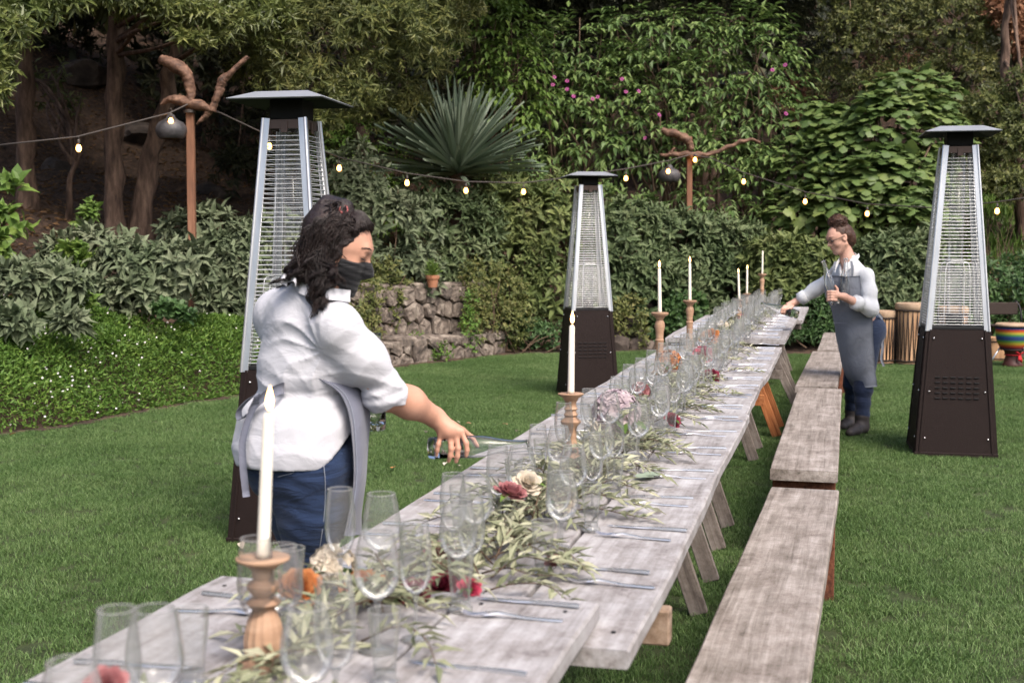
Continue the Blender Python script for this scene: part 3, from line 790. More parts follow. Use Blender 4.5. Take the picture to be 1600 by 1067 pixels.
# ------------------------------------------------------------------ smooth bodies: distance fields -> one continuous surface
class Body:
    def __init__(s): s.p = []
    def rc(s, a, b, ra, rb, k=0.02, op=1):
        s.p.append(('rc', np.asarray(a, float), np.asarray(b, float), ra, rb, k, op)); return s
    def chain(s, pts, rads, k=0.02):
        for i in range(len(pts) - 1): s.rc(pts[i], pts[i + 1], rads[i], rads[i + 1], k)
        return s
    def el(s, c, r, M=None, k=0.03, op=1):
        s.p.append(('el', np.asarray(c, float), np.asarray(r, float), np.eye(3) if M is None else np.asarray(M, float), 0, k, op)); return s
    def sphere_of(s, q):
        if q[0] == 'rc': return (q[1] + q[2]) / 2, np.linalg.norm(q[1] - q[2]) / 2 + max(q[3], q[4])
        return q[1], float(q[2].max())
    def ev(s, P, center, half):
        """P (nb,m,3)"""
        D = np.full(P.shape[:2], 9.0, np.float32)
        for q in s.p:
            c, r = s.sphere_of(q)
            m = np.linalg.norm(center - c, axis=1) < r + half + q[5] + 0.09
            if not m.any(): continue
            X = P[m]
            if q[0] == 'rc':
                a, b, ra, rb = q[1:5]
                ba = b - a
                h = np.clip(((X - a) @ ba) / max(ba @ ba, 1e-9), 0, 1)
                d = np.linalg.norm(X - a - h[..., None] * ba, axis=-1) - (ra + (rb - ra) * h)
            else:
                c_, rr, M = q[1:4]
                L = (X - c_) @ M
                k0 = np.linalg.norm(L / rr, axis=-1); k1 = np.linalg.norm(L / (rr * rr), axis=-1)
                d = k0 * (k0 - 1) / (k1 + 1e-9)
            o = D[m]; k = q[5]
            if q[6] > 0:
                h = np.maximum(k - np.abs(o - d), 0) / k
                D[m] = np.minimum(o, d) - h * h * k / 4
            else:
                h = np.maximum(k - np.abs(o + d), 0) / k
                D[m] = np.maximum(o, -d) + h * h * k / 4
        return D
    def bounds(s):
        lo = np.full(3, 1e9); hi = -lo
        for q in s.p:
            if q[6] < 0: continue
            c, r = s.sphere_of(q)
            lo = np.minimum(lo, c - r); hi = np.maximum(hi, c + r)
        return lo - .05, hi + .05
    def surface(s, h, post=None):
        lo, hi = s.bounds()
        B = 8
        nb = np.ceil((hi - lo) / (h * B)).astype(int) + 1
        n = nb * B
        bi = np.stack(np.meshgrid(*[np.arange(k) for k in nb], indexing='ij'), -1).reshape(-1, 3)
        cen = lo + (bi * B + (B - 1) / 2) * h
        half = h * B * 0.87
        f = (lambda P, c: post(s.ev(P, c, half), P)) if post else (lambda P, c: s.ev(P, c, half))
        dc = f(cen[:, None], cen)[:, 0]
        act = np.abs(dc) < half * 1.35 + 0.035
        V = np.repeat(np.repeat(np.repeat(np.where(dc.reshape(nb) < 0, -1.0, 1.0).astype(np.float32), B, 0), B, 1), B, 2)
        off = np.stack(np.meshgrid(*[np.arange(B)] * 3, indexing='ij'), -1).reshape(-1, 3)
        A = bi[act]
        G = A[:, None] * B + off[None]
        for s0 in range(0, len(A), 400):
            g = G[s0:s0 + 400]
            d = f(lo + g * h, cen[act][s0:s0 + 400])
            V[g[..., 0], g[..., 1], g[..., 2]] = d
        ins = V < 0
        cnt = sum(ins[i:n[0] - 1 + i, j:n[1] - 1 + j, k:n[2] - 1 + k].astype(np.int8) for i in (0, 1) for j in (0, 1) for k in (0, 1))
        cells = np.argwhere((cnt > 0) & (cnt < 8))
        ids = np.full(tuple(n - 1), -1, np.int32)
        ids[tuple(cells.T)] = np.arange(len(cells))
        cor = np.array([(i, j, k) for i in (0, 1) for j in (0, 1) for k in (0, 1)])
        val = np.stack([V[tuple((cells + c).T)] for c in cor], 1)
        acc = np.zeros((len(cells), 3)); num = np.zeros(len(cells))
        for a in range(8):
            for b in range(a + 1, 8):
                if np.abs(cor[a] - cor[b]).sum() != 1: continue
                m = (val[:, a] < 0) != (val[:, b] < 0)
                t = val[:, a] / (val[:, a] - val[:, b] + 1e-12)
                acc[m] += (cor[a] + t[:, None] * (cor[b] - cor[a]))[m]; num[m] += 1
        vert = lo + (cells + acc / num[:, None]) * h
        Q = []
        for ax in range(3):
            o1, o2 = [(1, 2), (2, 0), (0, 1)][ax]
            sl = [slice(1, -1)] * 3; sl2 = [slice(1, -1)] * 3
            sl[ax] = slice(0, -1); sl2[ax] = slice(1, None)
            a_ = ins[tuple(sl)]; b_ = ins[tuple(sl2)]
            for flip in (0, 1):
                e = np.argwhere((a_ & ~b_) if not flip else (~a_ & b_))
                if not len(e): continue
                for w in range(3):
                    if w != ax: e[:, w] += 1
                u = np.zeros(3, int); u[o1] = 1
                w = np.zeros(3, int); w[o2] = 1
                q = np.stack([ids[tuple((e - u - w).T)], ids[tuple((e - w).T)], ids[tuple(e.T)], ids[tuple((e - u).T)]], 1)
                if flip: q = q[:, ::-1]
                Q.append(q)
        Q = np.concatenate(Q)
        Q = Q[(Q >= 0).all(1)]
        return vert, Q
    def build(s, name, h, mat, parent, post=None, smooth_it=1):
        V, F = s.surface(h, post)
        for _ in range(smooth_it):
            # light Laplacian relaxation takes the lattice out of the surface
            E = np.concatenate([F[:, [0, 1]], F[:, [1, 2]], F[:, [2, 3]], F[:, [3, 0]]])
            acc = np.zeros_like(V); cn = np.zeros(len(V))
            np.add.at(acc, E[:, 0], V[E[:, 1]]); np.add.at(cn, E[:, 0], 1)
            np.add.at(acc, E[:, 1], V[E[:, 0]]); np.add.at(cn, E[:, 1], 1)
            V = V * .5 + .5 * acc / np.maximum(cn, 1)[:, None]
        loc = np.array(parent.location)
        return link(name, mesh_np(name, V - loc, F, mat, True), parent)
# ------------------------------------------------------------------ long tables, trestles, benches
TA = R(14.2)
TU = np.array((math.sin(TA), math.cos(TA), 0)); TN = np.array((math.cos(TA), -math.sin(TA), 0))
TROT = math.pi / 2 - TA                     # local +x of a table runs along the row
def TW(u, n, z): return TU * u + TN * n + np.array((0, 0, z))
ORD = ['first', 'second', 'third', 'fourth', 'fifth', 'sixth', 'seventh', 'eighth', 'ninth', 'tenth', 'eleventh', 'twelfth', 'thirteenth', 'fourteenth', 'fifteenth', 'sixteenth', 'seventeenth', 'eighteenth', 'nineteenth', 'twentieth']
def ordw(i):
    if i < 20: return ORD[i]
    tens = {20: 'twenty', 30: 'thirty', 40: 'forty'}; k = i + 1
    if k % 10 == 0: return {20: 'twentieth', 30: 'thirtieth', 40: 'fortieth'}[k]
    return tens[k // 10 * 10] + '-' + ORD[k % 10 - 1]

def plank_mesh(L, w, t, seed, wave=0.003):
    """board along x, top at z=0, with slightly uneven edges and worn ends"""
    r = np.random.default_rng(seed)
    n = max(int(L / 0.12), 4)
    xs = np.linspace(-L / 2, L / 2, n)
    e1 = np.convolve(r.normal(0, wave, n + 4), np.ones(5) / 2.2, 'valid'); e2 = np.convolve(r.normal(0, wave, n + 4), np.ones(5) / 2.2, 'valid')
    zt = np.convolve(r.normal(0, 0.0012, n + 4), np.ones(5) / 2.2, 'valid')
    c = 0.005
    V = []
    for i, x in enumerate(xs):
        a, b = -w / 2 + e1[i], w / 2 + e2[i]
        end = 0.5 * c if i in (0, n - 1) else 0
        V += [(x, a, -t + c), (x, a + c, -t), (x, b - c, -t), (x, b, -t + c), (x, b, -c - end + zt[i]), (x, b - c, zt[i] - end), (x, a + c, zt[i] - end), (x, a, -c - end + zt[i])]
    F = [[i * 8 + j, (i + 1) * 8 + j, (i + 1) * 8 + (j + 1) % 8, i * 8 + (j + 1) % 8] for i in range(n - 1) for j in range(8)]
    F.append(list(range(8))); F.append([(n - 1) * 8 + j for j in range(8)][::-1])
    return MB().add(V, F)

TABLES = [(0.30, 2.47, -0.855, 0.83, 0.768), (2.31, 5.55, -0.765, 0.83, (0.726, 0.752)), (5.56, 9.42, -0.785, 0.84, 0.745), (9.60, 12.85, -0.80, 0.90, 0.79), (12.86, 15.75, -0.79, 0.96, 0.75)]
TLAB = ['weathered grey table nearest the viewer, its end resting on the next one', 'weathered grey plank table beside the woman pouring', 'third weathered plank table from the near end, middle of the row',
        'fourth weathered plank table, raised above the one before it', 'farthest weathered plank table, where the woman in glasses reaches']
for i, (u0, u1, nc, w, z) in enumerate(TABLES):
    za, zb_ = z if isinstance(z, tuple) else (z, z)
    z = (za + zb_) / 2; tilt = -math.asin((zb_ - za) / (u1 - u0))
    t = thing('plank_table', TLAB[i], 'table', TW((u0 + u1) / 2, nc, 0), TROT, 'plank tables set end to end')
    pw = w / 3
    for k in range(3):
        o = plank_mesh(u1 - u0 - random.uniform(0, .02), pw - 0.008, 0.04, 10 * i + k).done('plank', MT['table'], t, 20)
        o.location = (random.uniform(-.008, .008), (1 - k) * pw, z + (0.0015 if k == 1 else 0)); o.rotation_euler = (0, tilt, 0)
        m = MB()
        for e in (-1, 1):
            for q in (-.3, .32): m.lathe([(.0045, -.004), (.0045, .0012), (.003, .0018)], 8, (e * ((u1 - u0) / 2 - .09 + q * .02), q * pw, 0))
        nl = tag(m.done('nails', MT['dark_metal'], t), kind='stuff'); nl.location = o.location; nl.rotation_euler = o.rotation_euler
    for e in (-1, 1):
        m = MB(); m.box((0, 0, 0), (0.05, w - 0.16 if e > 0 else w + (.03 if i == 1 else -.05), 0.078), None, .004)
        o = m.done('cleat', MT['cut_wood'] if (i == 1 and e < 0) else MT['trestle'], t)
        dx = (u1 - u0) / 2 - (0.24 if e > 0 else 0.42)
        o.location = (e * dx, 0, z - e * dx * math.sin(tilt) - 0.0415 - 0.0395)
def tz_table(u, n):
    for u0, u1, nc, w, z in TABLES:
        if u0 <= u <= u1: return z[0] + (z[1] - z[0]) * (u - u0) / (u1 - u0) + .0015 if isinstance(z, tuple) else z + .0015
    return 0.745

def trestle(u, nc, top, mat, label, half=0.26, spread=0.26):
    t = thing('trestle', label, 'trestle', TW(u, nc, 0), TROT, 'trestles under the long table')
    MB().box((0, 0, top - 0.05), (2 * half + .12, 0.05, 0.095), None, .004).done('beam', mat, t)
    for sx in (-1, 1):
        for sy in (-1, 1):
            m = MB(); m.bar((0, 0, 0), (math.hypot(spread - .035, top - .02), 0, 0), 0.072, 0.034, (0, 0, 1), .003)
            o = m.done('leg', mat, t)
            a = np.array((sx * half, sy * spread, 0.01)); b = np.array((sx * half, sy * 0.042, top - 0.02))
            x = nrm(b - a); y = nrm(np.cross((1, 0, 0), x)); z = np.array((1.0, 0, 0))
            y = np.cross(z, x)
            o.matrix_basis = Matrix(((x[0], y[0], z[0], a[0]), (x[1], y[1], z[1], a[1]), (x[2], y[2], z[2], a[2]), (0, 0, 0, 1)))
        f = 0.42
        yb = spread + (0.042 - spread) * f
        MB().box((sx * half + sx * 0.062, 0, top * f), (0.022, 2 * yb + .02, 0.085), None, .003).done('brace', mat, t)
trestle(0.75, -.855, .68, MT['trestle'], 'grey wooden trestle under the nearest table, mostly out of view')
trestle(2.62, -.80, .64, MT['trestle'], 'grey wooden trestle under the overlapping ends of the two nearest tables')
trestle(5.30, -.765, .664, MT['trestle'], 'grey trestle at the far end of the second table')
trestle(6.42, -.785, .659, MT['trestle'], 'grey trestle near the start of the third table')
trestle(9.08, -.785, .659, MT['trestle'], 'grey trestle at the far end of the third table')
trestle(10.25, -.72, .70, MT['orange_wood'], 'fresh orange redwood trestle under the fourth table', spread=.3)
trestle(12.3, -.70, .70, MT['trestle'], 'wide grey trestle under the far end of the fourth table', spread=.36)
trestle(15.0, -.77, .664, MT['trestle'], 'grey trestle below the farthest table')

def bench(a, b, w, label, zt=0.45, red=True):
    a, b = np.asarray(a, float), np.asarray(b, float)
    L = np.linalg.norm(b - a); yaw = math.atan2(b[1] - a[1], b[0] - a[0])
    c = (a + b) / 2
    t = thing('plank_bench', label, 'bench', (c[0], c[1], 0), yaw, 'plank benches along the table')
    o = plank_mesh(L, w, 0.055, int(L * 1000), .0008).done('seat', MT['bench'], t, 20); o.location = (0, 0, zt)
    for s in (-1, 1):
        m = MB(); m.box((s * (L / 2 - 0.09), 0, (zt - 0.057) / 2), (0.045, w - 0.02, zt - 0.057), None, .003)
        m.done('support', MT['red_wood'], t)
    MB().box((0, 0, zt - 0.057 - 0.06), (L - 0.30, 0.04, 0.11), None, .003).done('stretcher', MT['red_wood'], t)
bench((0.355, 2.25), (1.240, 5.36), .28, 'nearest plank bench with a long pale worn seat')
bench((1.335, 5.80), (2.225, 9.20), .305, 'second plank bench, its dark end grain facing the viewer', .452)
bench((2.235, 9.36), (3.085, 12.44), .30, 'third plank bench beside the woman in glasses', .448)
bench((3.17, 12.62), (3.86, 15.2), .29, 'farthest plank bench at the end of the row', .45)

# ------------------------------------------------------------------ patio heaters
def heater(loc, rz, label, sc=1.0):
    t = thing('patio_heater', label, 'patio heater', loc, rz, 'pyramid patio heaters on the lawn')
    t.scale = (sc, sc, sc)
    zb, zc = 0.86, 2.10
    wb, wm, wt = 0.265, 0.205, 0.108          # half widths: foot, top of base, top of column
    A = lambda w, z: [(-w, -w, z), (w, -w, z), (w, w, z), (-w, w, z)]
    # base: four folded panels
    for s in range(4):
        ca, sa = math.cos(s * math.pi / 2), math.sin(s * math.pi / 2)
        M = np.array([[ca, -sa, 0], [sa, ca, 0], [0, 0, 1]])
        m = MB()
        g = 0.004
        q = np.array([(-wb + g, -wb, 0.03), (wb - g, -wb, 0.03), (wm - g, -wm, zb), (-wm + g, -wm, zb)])
        q2 = q + np.array((0, 0.012, 0))
        m.add(np.concatenate([q, q2]) @ M.T, [[0, 1, 2, 3], [7, 6, 5, 4], [1, 0, 4, 5], [2, 1, 5, 6], [3, 2, 6, 7], [0, 3, 7, 4]])
        p = m.done('side_panel', MT['brown_metal'], t)
        # folded rails down both edges
        for e in (-1, 1):
            m = MB(); m.bar(np.array((e * (wb - .03), -wb - .004, .03)) @ M.T, np.array((e * (wm - .03), -wm - .004, zb)) @ M.T, .012, .006, M @ np.array((0, -1, .1)), .001)
            m.done('edge_fold', MT['brown_metal'], p)
            for f in (.12, .5, .93):
                w = wb + (wm - wb) * f
                c = np.array((e * (w - .055), -w - .005, .03 + (zb - .03) * f))
                m = MB().el_ball(c @ M.T, .006); m.done('screw', MT['screw'], p, True)
        if s == 0:
            for r in range(5):
                for c_ in range(6):
                    z = .40 + r * .035; w = wb + (wm - wb) * (z - .03) / (zb - .03)
                    m = MB(); m.box((-.125 + c_ * .05, -w - .004, z), (.032, .008, .007), None, .001); m.done('louvre', MT['dark_metal'], p)
    MB().box((0, 0, .018), (2 * wb + .012, 2 * wb + .012, .032), None, .004).done('base_plate', MT['brown_metal'], t)
    MB().box((0, 0, zb + .01), (2 * wm - .01, 2 * wm - .01, .02), None, .003).done('deck', MT['dark_metal'], t)
    # column posts
    for sx in (-1, 1):
        for sy in (-1, 1):
            m = MB()
            a = np.array((sx * (wm - .002), sy * (wm - .002), zb - .01)); b = np.array((sx * wt, sy * wt, zc))
            for k, (dx, dy, w1, w2) in enumerate([(-sx * .017, 0, .036, .006), (0, -sy * .017, .006, .036)]):
                m.bar(a + (dx, dy, 0), b + (dx, dy, 0), w1, w2, (0, 1, 0.0), .0015)
            m.tube([a, b], .009, 8)
            m.done('corner_post', MT['alu'], t, 30)
    # four wire grilles; each horizontal rod is a piece of its own
    rod = MB().tube([(-.5, 0, 0), (.5, 0, 0)], 1.0, 6).mesh('rod', MT['wire'], True)
    for s in range(4):
        ca, sa = math.cos(s * math.pi / 2), math.sin(s * math.pi / 2)
        M = np.array([[ca, -sa, 0], [sa, ca, 0], [0, 0, 1]])
        m = MB()
        hw = lambda z: wm + (wt - wm) * (z - zb) / (zc - zb)
        for e in (-1, 1):
            m.tube(np.array([(e * (hw(zb) - .045), -hw(zb) + .006, zb + .02), (e * (hw(zc - .06) - .03), -hw(zc - .06) + .006, zc - .06)]) @ M.T, .003, 5)
        g = m.done('grille', MT['wire'], t, True)
        z = zb + .035; 
        while z < zc - .07:
            o = link('rod', rod, g)
            w = 2 * (hw(z) - .022)
            o.matrix_basis = Matrix.Translation(Vector(M @ np.array((0, -hw(z) + .003, z)))) @ Matrix.Rotation(s * math.pi / 2, 4, 'Z') @ Matrix.Diagonal((w, .0022, .0022, 1))
            z += .0185 if z < zb + .42 else .0235
    # U-shaped guard wires low in the column, quartz tube, burner screen
    for s in (0, 1, 2, 3):
        ca, sa = math.cos(s * math.pi / 2), math.sin(s * math.pi / 2)
        M = np.array([[ca, -sa, 0], [sa, ca, 0], [0, 0, 1]])
        y = -.15
        pts = spline([(-.085, y, zb + .03), (-.08, y + .012, zb + .30), (-.075, y + .02, zb + .42), (-.05, y + .024, zb + .455), (.05, y + .024, zb + .455), (.075, y + .02, zb + .42), (.08, y + .012, zb + .30), (.085, y, zb + .03)], 26)
        MB().tube(pts @ M.T, .003, 5).done('guard_wire', MT['wire'], t, True)
    MB().lathe([(.05, zb + .02), (.05, zc - .03)], 20).done('quartz_tube', MT['quartz'], t, True)
    MB().lathe([(.056, zb + .02), (.056, zb + .10), (.05, zb + .10)], 20).done('burner', MT['dark_metal'], t, True)
    # neck with brackets, then the hat
    for s in range(4):
        ca, sa = math.cos(s * math.pi / 2), math.sin(s * math.pi / 2)
        M = np.array([[ca, -sa, 0], [sa, ca, 0], [0, 0, 1]])
        m = MB(); m.box(np.array((0, -wt + .006, zc - .03)) @ M.T, np.abs(M @ np.array((2 * wt - .05, .006, .045))), None, .001)
        m.box(np.array((0, -wt - .001, zc - .045)) @ M.T, np.abs(M @ np.array((.035, .006, .055))), None, .001)
        m.done('bracket', MT['post_metal'], t)
    MB().box((0, 0, zc + .045), (.17, .17, .10), None, .006).done('neck', MT['matt_black'], t)
    H = zc + .085
    m = MB()
    w0, w1 = .245, .135
    V = A(w0, H) + A(w1, H + .042) + A(w0 - .004, H - .005) + A(w1, H + .03)
    m.add(V, [[0, 1, 5, 4], [1, 2, 6, 5], [2, 3, 7, 6], [3, 0, 4, 7], [4, 5, 6, 7], [0, 8, 9, 1], [1, 9, 10, 2], [2, 10, 11, 3], [3, 11, 8, 0]])
    m.done('hat', MT['hat'], t)
    m = MB(); m.add([(v[0] * .995, v[1] * .995, v[2] - .003) for v in (A(w0 - .004, H - .005) + A(w1, H + .03))], [[1, 0, 4, 5], [2, 1, 5, 6], [3, 2, 6, 7], [0, 3, 7, 4], [7, 6, 5, 4]])
    m.done('hat_lining', MT['matt_black'], t)
    return t
def _ball(s, c, r, n=8):
    prof = [(r * math.sin(a), -r * math.cos(a)) for a in np.linspace(0.0, math.pi, n)]
    prof[0] = (1e-5, -r); prof[-1] = (1e-5, r)
    return s.lathe(prof, n, c)
MB.el_ball = _ball
MT['quartz'] = thin_glass('quartz_glass', 0.05)
MT['post_metal'] = plain_mat('bronze_bracket', (0.10, 0.07, 0.06), rough=.45, metallic=.7)
heater((-1.10, 6.46, 0), R(-11), 'pyramid patio heater behind the woman pouring water', 1.0)
heater((0.75, 12.66, 0), R(9), 'pyramid patio heater standing beyond the middle of the table', 0.985)
heater((3.15, 9.11, 0), R(-11.6), 'pyramid patio heater on the open lawn beside the woman in glasses', 1.035)

# ------------------------------------------------------------------ lamp posts of driftwood, festoon lights, gourd shades
def driftpost(px, pytop, Y, w, label, limbs, ybase):
    p = at(px, pytop, Y)
    zb = tz(p[0], Y)
    t = thing('driftwood_post', label, 'post', (p[0], Y, zb), 0, 'driftwood posts carrying the lights')
    b = at(px + (3 if px < 500 else 1), ybase, Y)
    MB().bar((b[0] - p[0], 0, -.15), (0, 0, p[2] - zb), w, w, (0, 1, 0), .008).done('pole', MT['post'], t)
    for L in limbs:
        pts = spline([at(*q[:2], Y + (q[3] if len(q) > 3 else -.06)) for q in L], 54) - np.array((p[0], Y, zb))
        rr = np.interp(np.linspace(0, 1, 54), np.linspace(0, 1, len(L)), [q[2] * 1.12 * Y / FPX for q in L])
        V, F = tube_vf(pts, rr * (1 + .05 * np.sin(np.linspace(0, 17, 54) + Y) + rng.normal(0, .03, 54)), 18, True, .85)
        V = V + (np.sin(V[:, [1, 2, 0]] * 31) * np.sin(V[:, [2, 0, 1]] * 23)) * 0.007 * Y / 14 + np.sin(V[:, [2, 0, 1]] * 83 + 1) * np.sin(V[:, [0, 1, 2]] * 67) * .0045 + rng.normal(0, .0016, V.shape)
        MB().add(V, F).done('limb', MT['drift'], t, True)
    q0 = p - np.array((p[0], Y, zb))
    MB().tube([(w * .75 * math.cos(s_), w * .75 * math.sin(s_) - .03, q0[2] - .19 * Y / 14 + .008 * s_ / 6.28) for s_ in np.linspace(0, 25, 70)], .006, 5).done('lashing', MT['cord'], t, True)
    return t
driftpost(297, 150, 14.5, .085, 'tall redwood post with a hooked driftwood arm among sage shrubs at the trunks',
          [[(251, 90, 5), (256, 95, 9), (276, 104, 11), (292, 118, 10), (297, 140, 8), (298, 158, 7)], [(252, 163, 2), (270, 155, 7), (290, 160, 9), (315, 166, 8), (330, 172, 6)], [(331, 174, 6), (340, 150, 7), (347, 128, 7), (360, 115, 5), (388, 88, 3)], [(276, 158, 5), (282, 148, 3)], [(328, 172, 5), (318, 185, 4), (307, 194, 2)]], 415)
driftpost(1077, 214, 20, .085, 'redwood post with a driftwood bird shape above the sage hedge near the far tables',
          [[(1034, 203, 4), (1044, 207, 6), (1062, 212, 7), (1074, 220, 7), (1080, 235, 5.5)], [(1032, 243, 1.5), (1050, 242, 4), (1075, 242, 6), (1092, 243, 5), (1110, 241, 4), (1140, 229, 3.5), (1168, 219, 3), (1188, 222, 2.2)], [(1046, 242, 4), (1054, 232, 2)]], 352)

STR = [(-330, 262, 11.0), (-60, 233, 12.4), (120, 214, 13.4), (265, 177, 14.3), (300, 160, 14.4), (345, 177, 14.6), (400, 203, 14.9), (421, 212, 15.0), (510, 238, 15.5), (530, 246, 15.7), (636, 271, 16.4), (728, 284, 17), (818, 286, 17.6), (900, 276, 18.3), (978, 264, 18.8), (1046, 251, 19.5), (1078, 242, 19.9),
       (1110, 247, 19.8), (1162, 270, 19.5), (1258, 300, 18.7), (1355, 319, 17.8), (1459, 325, 17), (1558, 316, 16.3), (1660, 300, 15.8)]
BULBS = [(123, 232), (267, 190), (421, 229), (530, 263), (636, 286), (728, 298), (818, 300), (907, 290), (978, 279), (1044, 268), (1086, 250), (1162, 284), (1258, 315), (1355, 334), (1459, 340), (1558, 330)]
sl = thing('festoon_lights', 'string of glowing round bulbs hung between the two driftwood posts', 'string lights', at(300, 160, 14.4))
sp = np.array([at(*q) for q in STR])
MB().tube(sp, .009, 6).done('cord', MT['cord'], sl, True, True)
sx = np.array([q[0] for q in STR]); syy = np.array([q[2] for q in STR]); spy = np.array([q[1] for q in STR])
bprof = [(1e-4, -.075), (.017, -.07), (.027, -.055), (.030, -.04), (.026, -.022), (.016, -.004), (.013, .0)]
for bx, by in BULBS:
    Y = float(np.interp(bx, sx, syy)) - .015
    c = at(bx, by, Y); k = at(bx, float(np.interp(bx, sx, spy)), Y)
    loc = np.array(sl.location)
    m = MB(); m.lathe([(.012, .0), (.016, .005), (.016, .05), (.008, .06)], 10, c + (0, 0, .035) - loc); m.tube([c + (0, 0, .09) - loc, k - loc], .004, 5)
    so = m.done('socket', MT['cord'], sl, True)
    m = MB(); m.lathe([(r * .95, z) for r, z in bprof], 12, c + (0, 0, .038) - loc); m.done('bulb', MT['bulb'], so, True)

def gourd(px, pytop, pybot, rx, Y, label):
    a, b = at(px, pytop, Y), at(px, pybot, Y)
    h = a[2] - b[2]; r = rx * Y / FPX
    t = thing('gourd_shade', label, 'lamp shade', b, 0, 'gourd lamp shades')
    pr = [(.72, 0.02), (.9, .12), (1.0, .32), (.96, .5), (.78, .66), (.45, .76), (.3, .84), (.22, .95), (.1, 1.0)]
    V1, F1 = lathe_vf([(x * r, z * h) for x, z in pr], 28)
    V2, F2 = lathe_vf([(x * r * .94, z * h * .97 + .003) for x, z in pr], 28)
    m = MB(); m.add(V1, F1[:-2] + F1[-1:]); m.add(V2, [f[::-1] for f in F2[:-2]])
    m.done('shell', MT['gourd'], t, True)
    m = MB()
    m.tube(spline([(0, 0, h), (.01, 0, h + .03), (.0, 0, h + .06), (-.012, 0, h + .05)], 10), .005, 6); m.done('hook', MT['cord'], t, True)
gourd(268, 178, 218, 24, 14.42, 'dark gourd lamp shade with pale streaks on the post by the trunks')
gourd(1046, 257, 285, 17.5, 19.62, 'dark gourd lamp shade on the post above the far hedge')

# ------------------------------------------------------------------ candlesticks and candles
HOLD = {
 'baluster': [(.040, 0), (.044, .004), (.044, .012), (.034, .016), (.031, .02), (.032, .035), (.033, .055), (.027, .085), (.018, .108), (.024, .112), (.029, .118), (.024, .124), (.017, .128), (.020, .134), (.027, .142), (.0275, .150), (.021, .156), (.017, .160), (.019, .166), (.0185, .172), (.021, .178), (.033, .188), (.044, .193), (.045, .197), (.040, .199), (.014, .197), (.0125, .192)],
 'disc': [(.042, 0), (.045, .01), (.036, .02), (.026, .05), (.019, .09), (.0195, .12), (.022, .132), (.033, .143), (.034, .148), (.026, .156), (.019, .163), (.024, .170), (.019, .178), (.018, .184), (.023, .190), (.018, .198), (.018, .21), (.026, .225), (.041, .236), (.043, .240), (.037, .242), (.013, .240), (.0125, .235)],
 'column': [(.045, 0), (.047, .012), (.036, .02), (.03, .035), (.034, .055), (.028, .075), (.021, .12), (.0235, .19), (.026, .196), (.021, .202), (.023, .24), (.03, .275), (.0265, .295), (.019, .308), (.022, .315), (.030, .328), (.046, .337), (.050, .343), (.050, .350), (.044, .352), (.013, .350), (.0125, .345)],
}
def candlestick(px, py_dish, Y, ztab, kind, h, hlab, clab, clen, lit=True, lean=(0, 0), wsc=1.0):
    p = at(px, py_dish, Y)
    t = thing('candle_holder', hlab, 'candle holder', (p[0], Y, ztab), random.uniform(0, 6), 'turned wooden candle holders')
    k = h / HOLD[kind][-3][1]
    pr = HOLD[kind]
    fl = 14 if kind == 'baluster' else 0
    prof = [(r * wsc, z * k, (0.045 if (fl and .018 < z < .10) else 0)) for r, z in pr]
    m = MB(); m.lathe(prof, 56 if fl else 28, (0, 0, 0), fl); m.done('turned_column', MT['turned'], t, 40)
    c = thing('taper_candle', clab, 'candle', (p[0], Y, ztab + h - .002), 0, 'ivory taper candles')
    c.rotation_euler = (lean[1], lean[0], 0)
    MB().lathe([(.0112, 0), (.0112, .01), (.0092, clen - .006), (.006, clen), (1e-4, clen + .001)], 16).done('wax_body', MT['wax'], c, True)
    MB().tube([(0, 0, clen), (.001, 0, clen + .009)], .0011, 5).done('wick', MT['wick'], c)
    if lit:
        MB().lathe([(1e-4, 0), (.005, .006), (.007, .014), (.0055, .026), (.0025, .037), (1e-4, .043)], 12, (.001, 0, clen + .004)).done('flame', MT['flame'], c, True)
candlestick(411, 877, 2.09, .768, 'baluster', .190, 'fluted baluster candle holder, nearest the viewer, by the first glasses', 'lit ivory candle in the nearest fluted holder', .240, True, (R(3.0), 0))
candlestick(892, 619, 4.18, .75, 'disc', .24, 'wooden candle holder with a wide disc collar beside the poured glasses', 'lit ivory candle before the middle patio heater', .225, True, (R(.7), 0))
candlestick(1031, 489, 7.25, .745, 'column', .352, 'tall baluster candle holder, first of the two tall ones', 'lit ivory candle on the nearer tall holder', .25, True, (R(-1.2), 0))
candlestick(1078, 468, 9.05, .745, 'column', .345, 'tall baluster candle holder, second of the two tall ones', 'lit ivory candle on the farther tall holder', .265, True, (R(-.8), 0))
candlestick(1155, 471, 12.3, .79, 'disc', .17, 'low candle holder among the far glasses, nearer of a pair', 'lit candle leaning on the nearer low far holder', .255, True, (R(-2.5), 0))
candlestick(1167, 460, 13.2, .75, 'disc', .235, 'low candle holder among the far glasses, behind its twin', 'lit upright candle on the second low far holder', .25, True)
candlestick(1191, 427, 15.0, .75, 'column', .40, 'tallest candle holder at the far end of the table', 'unlit white candle at the far end of the table', .27, False, (R(.5), 0))

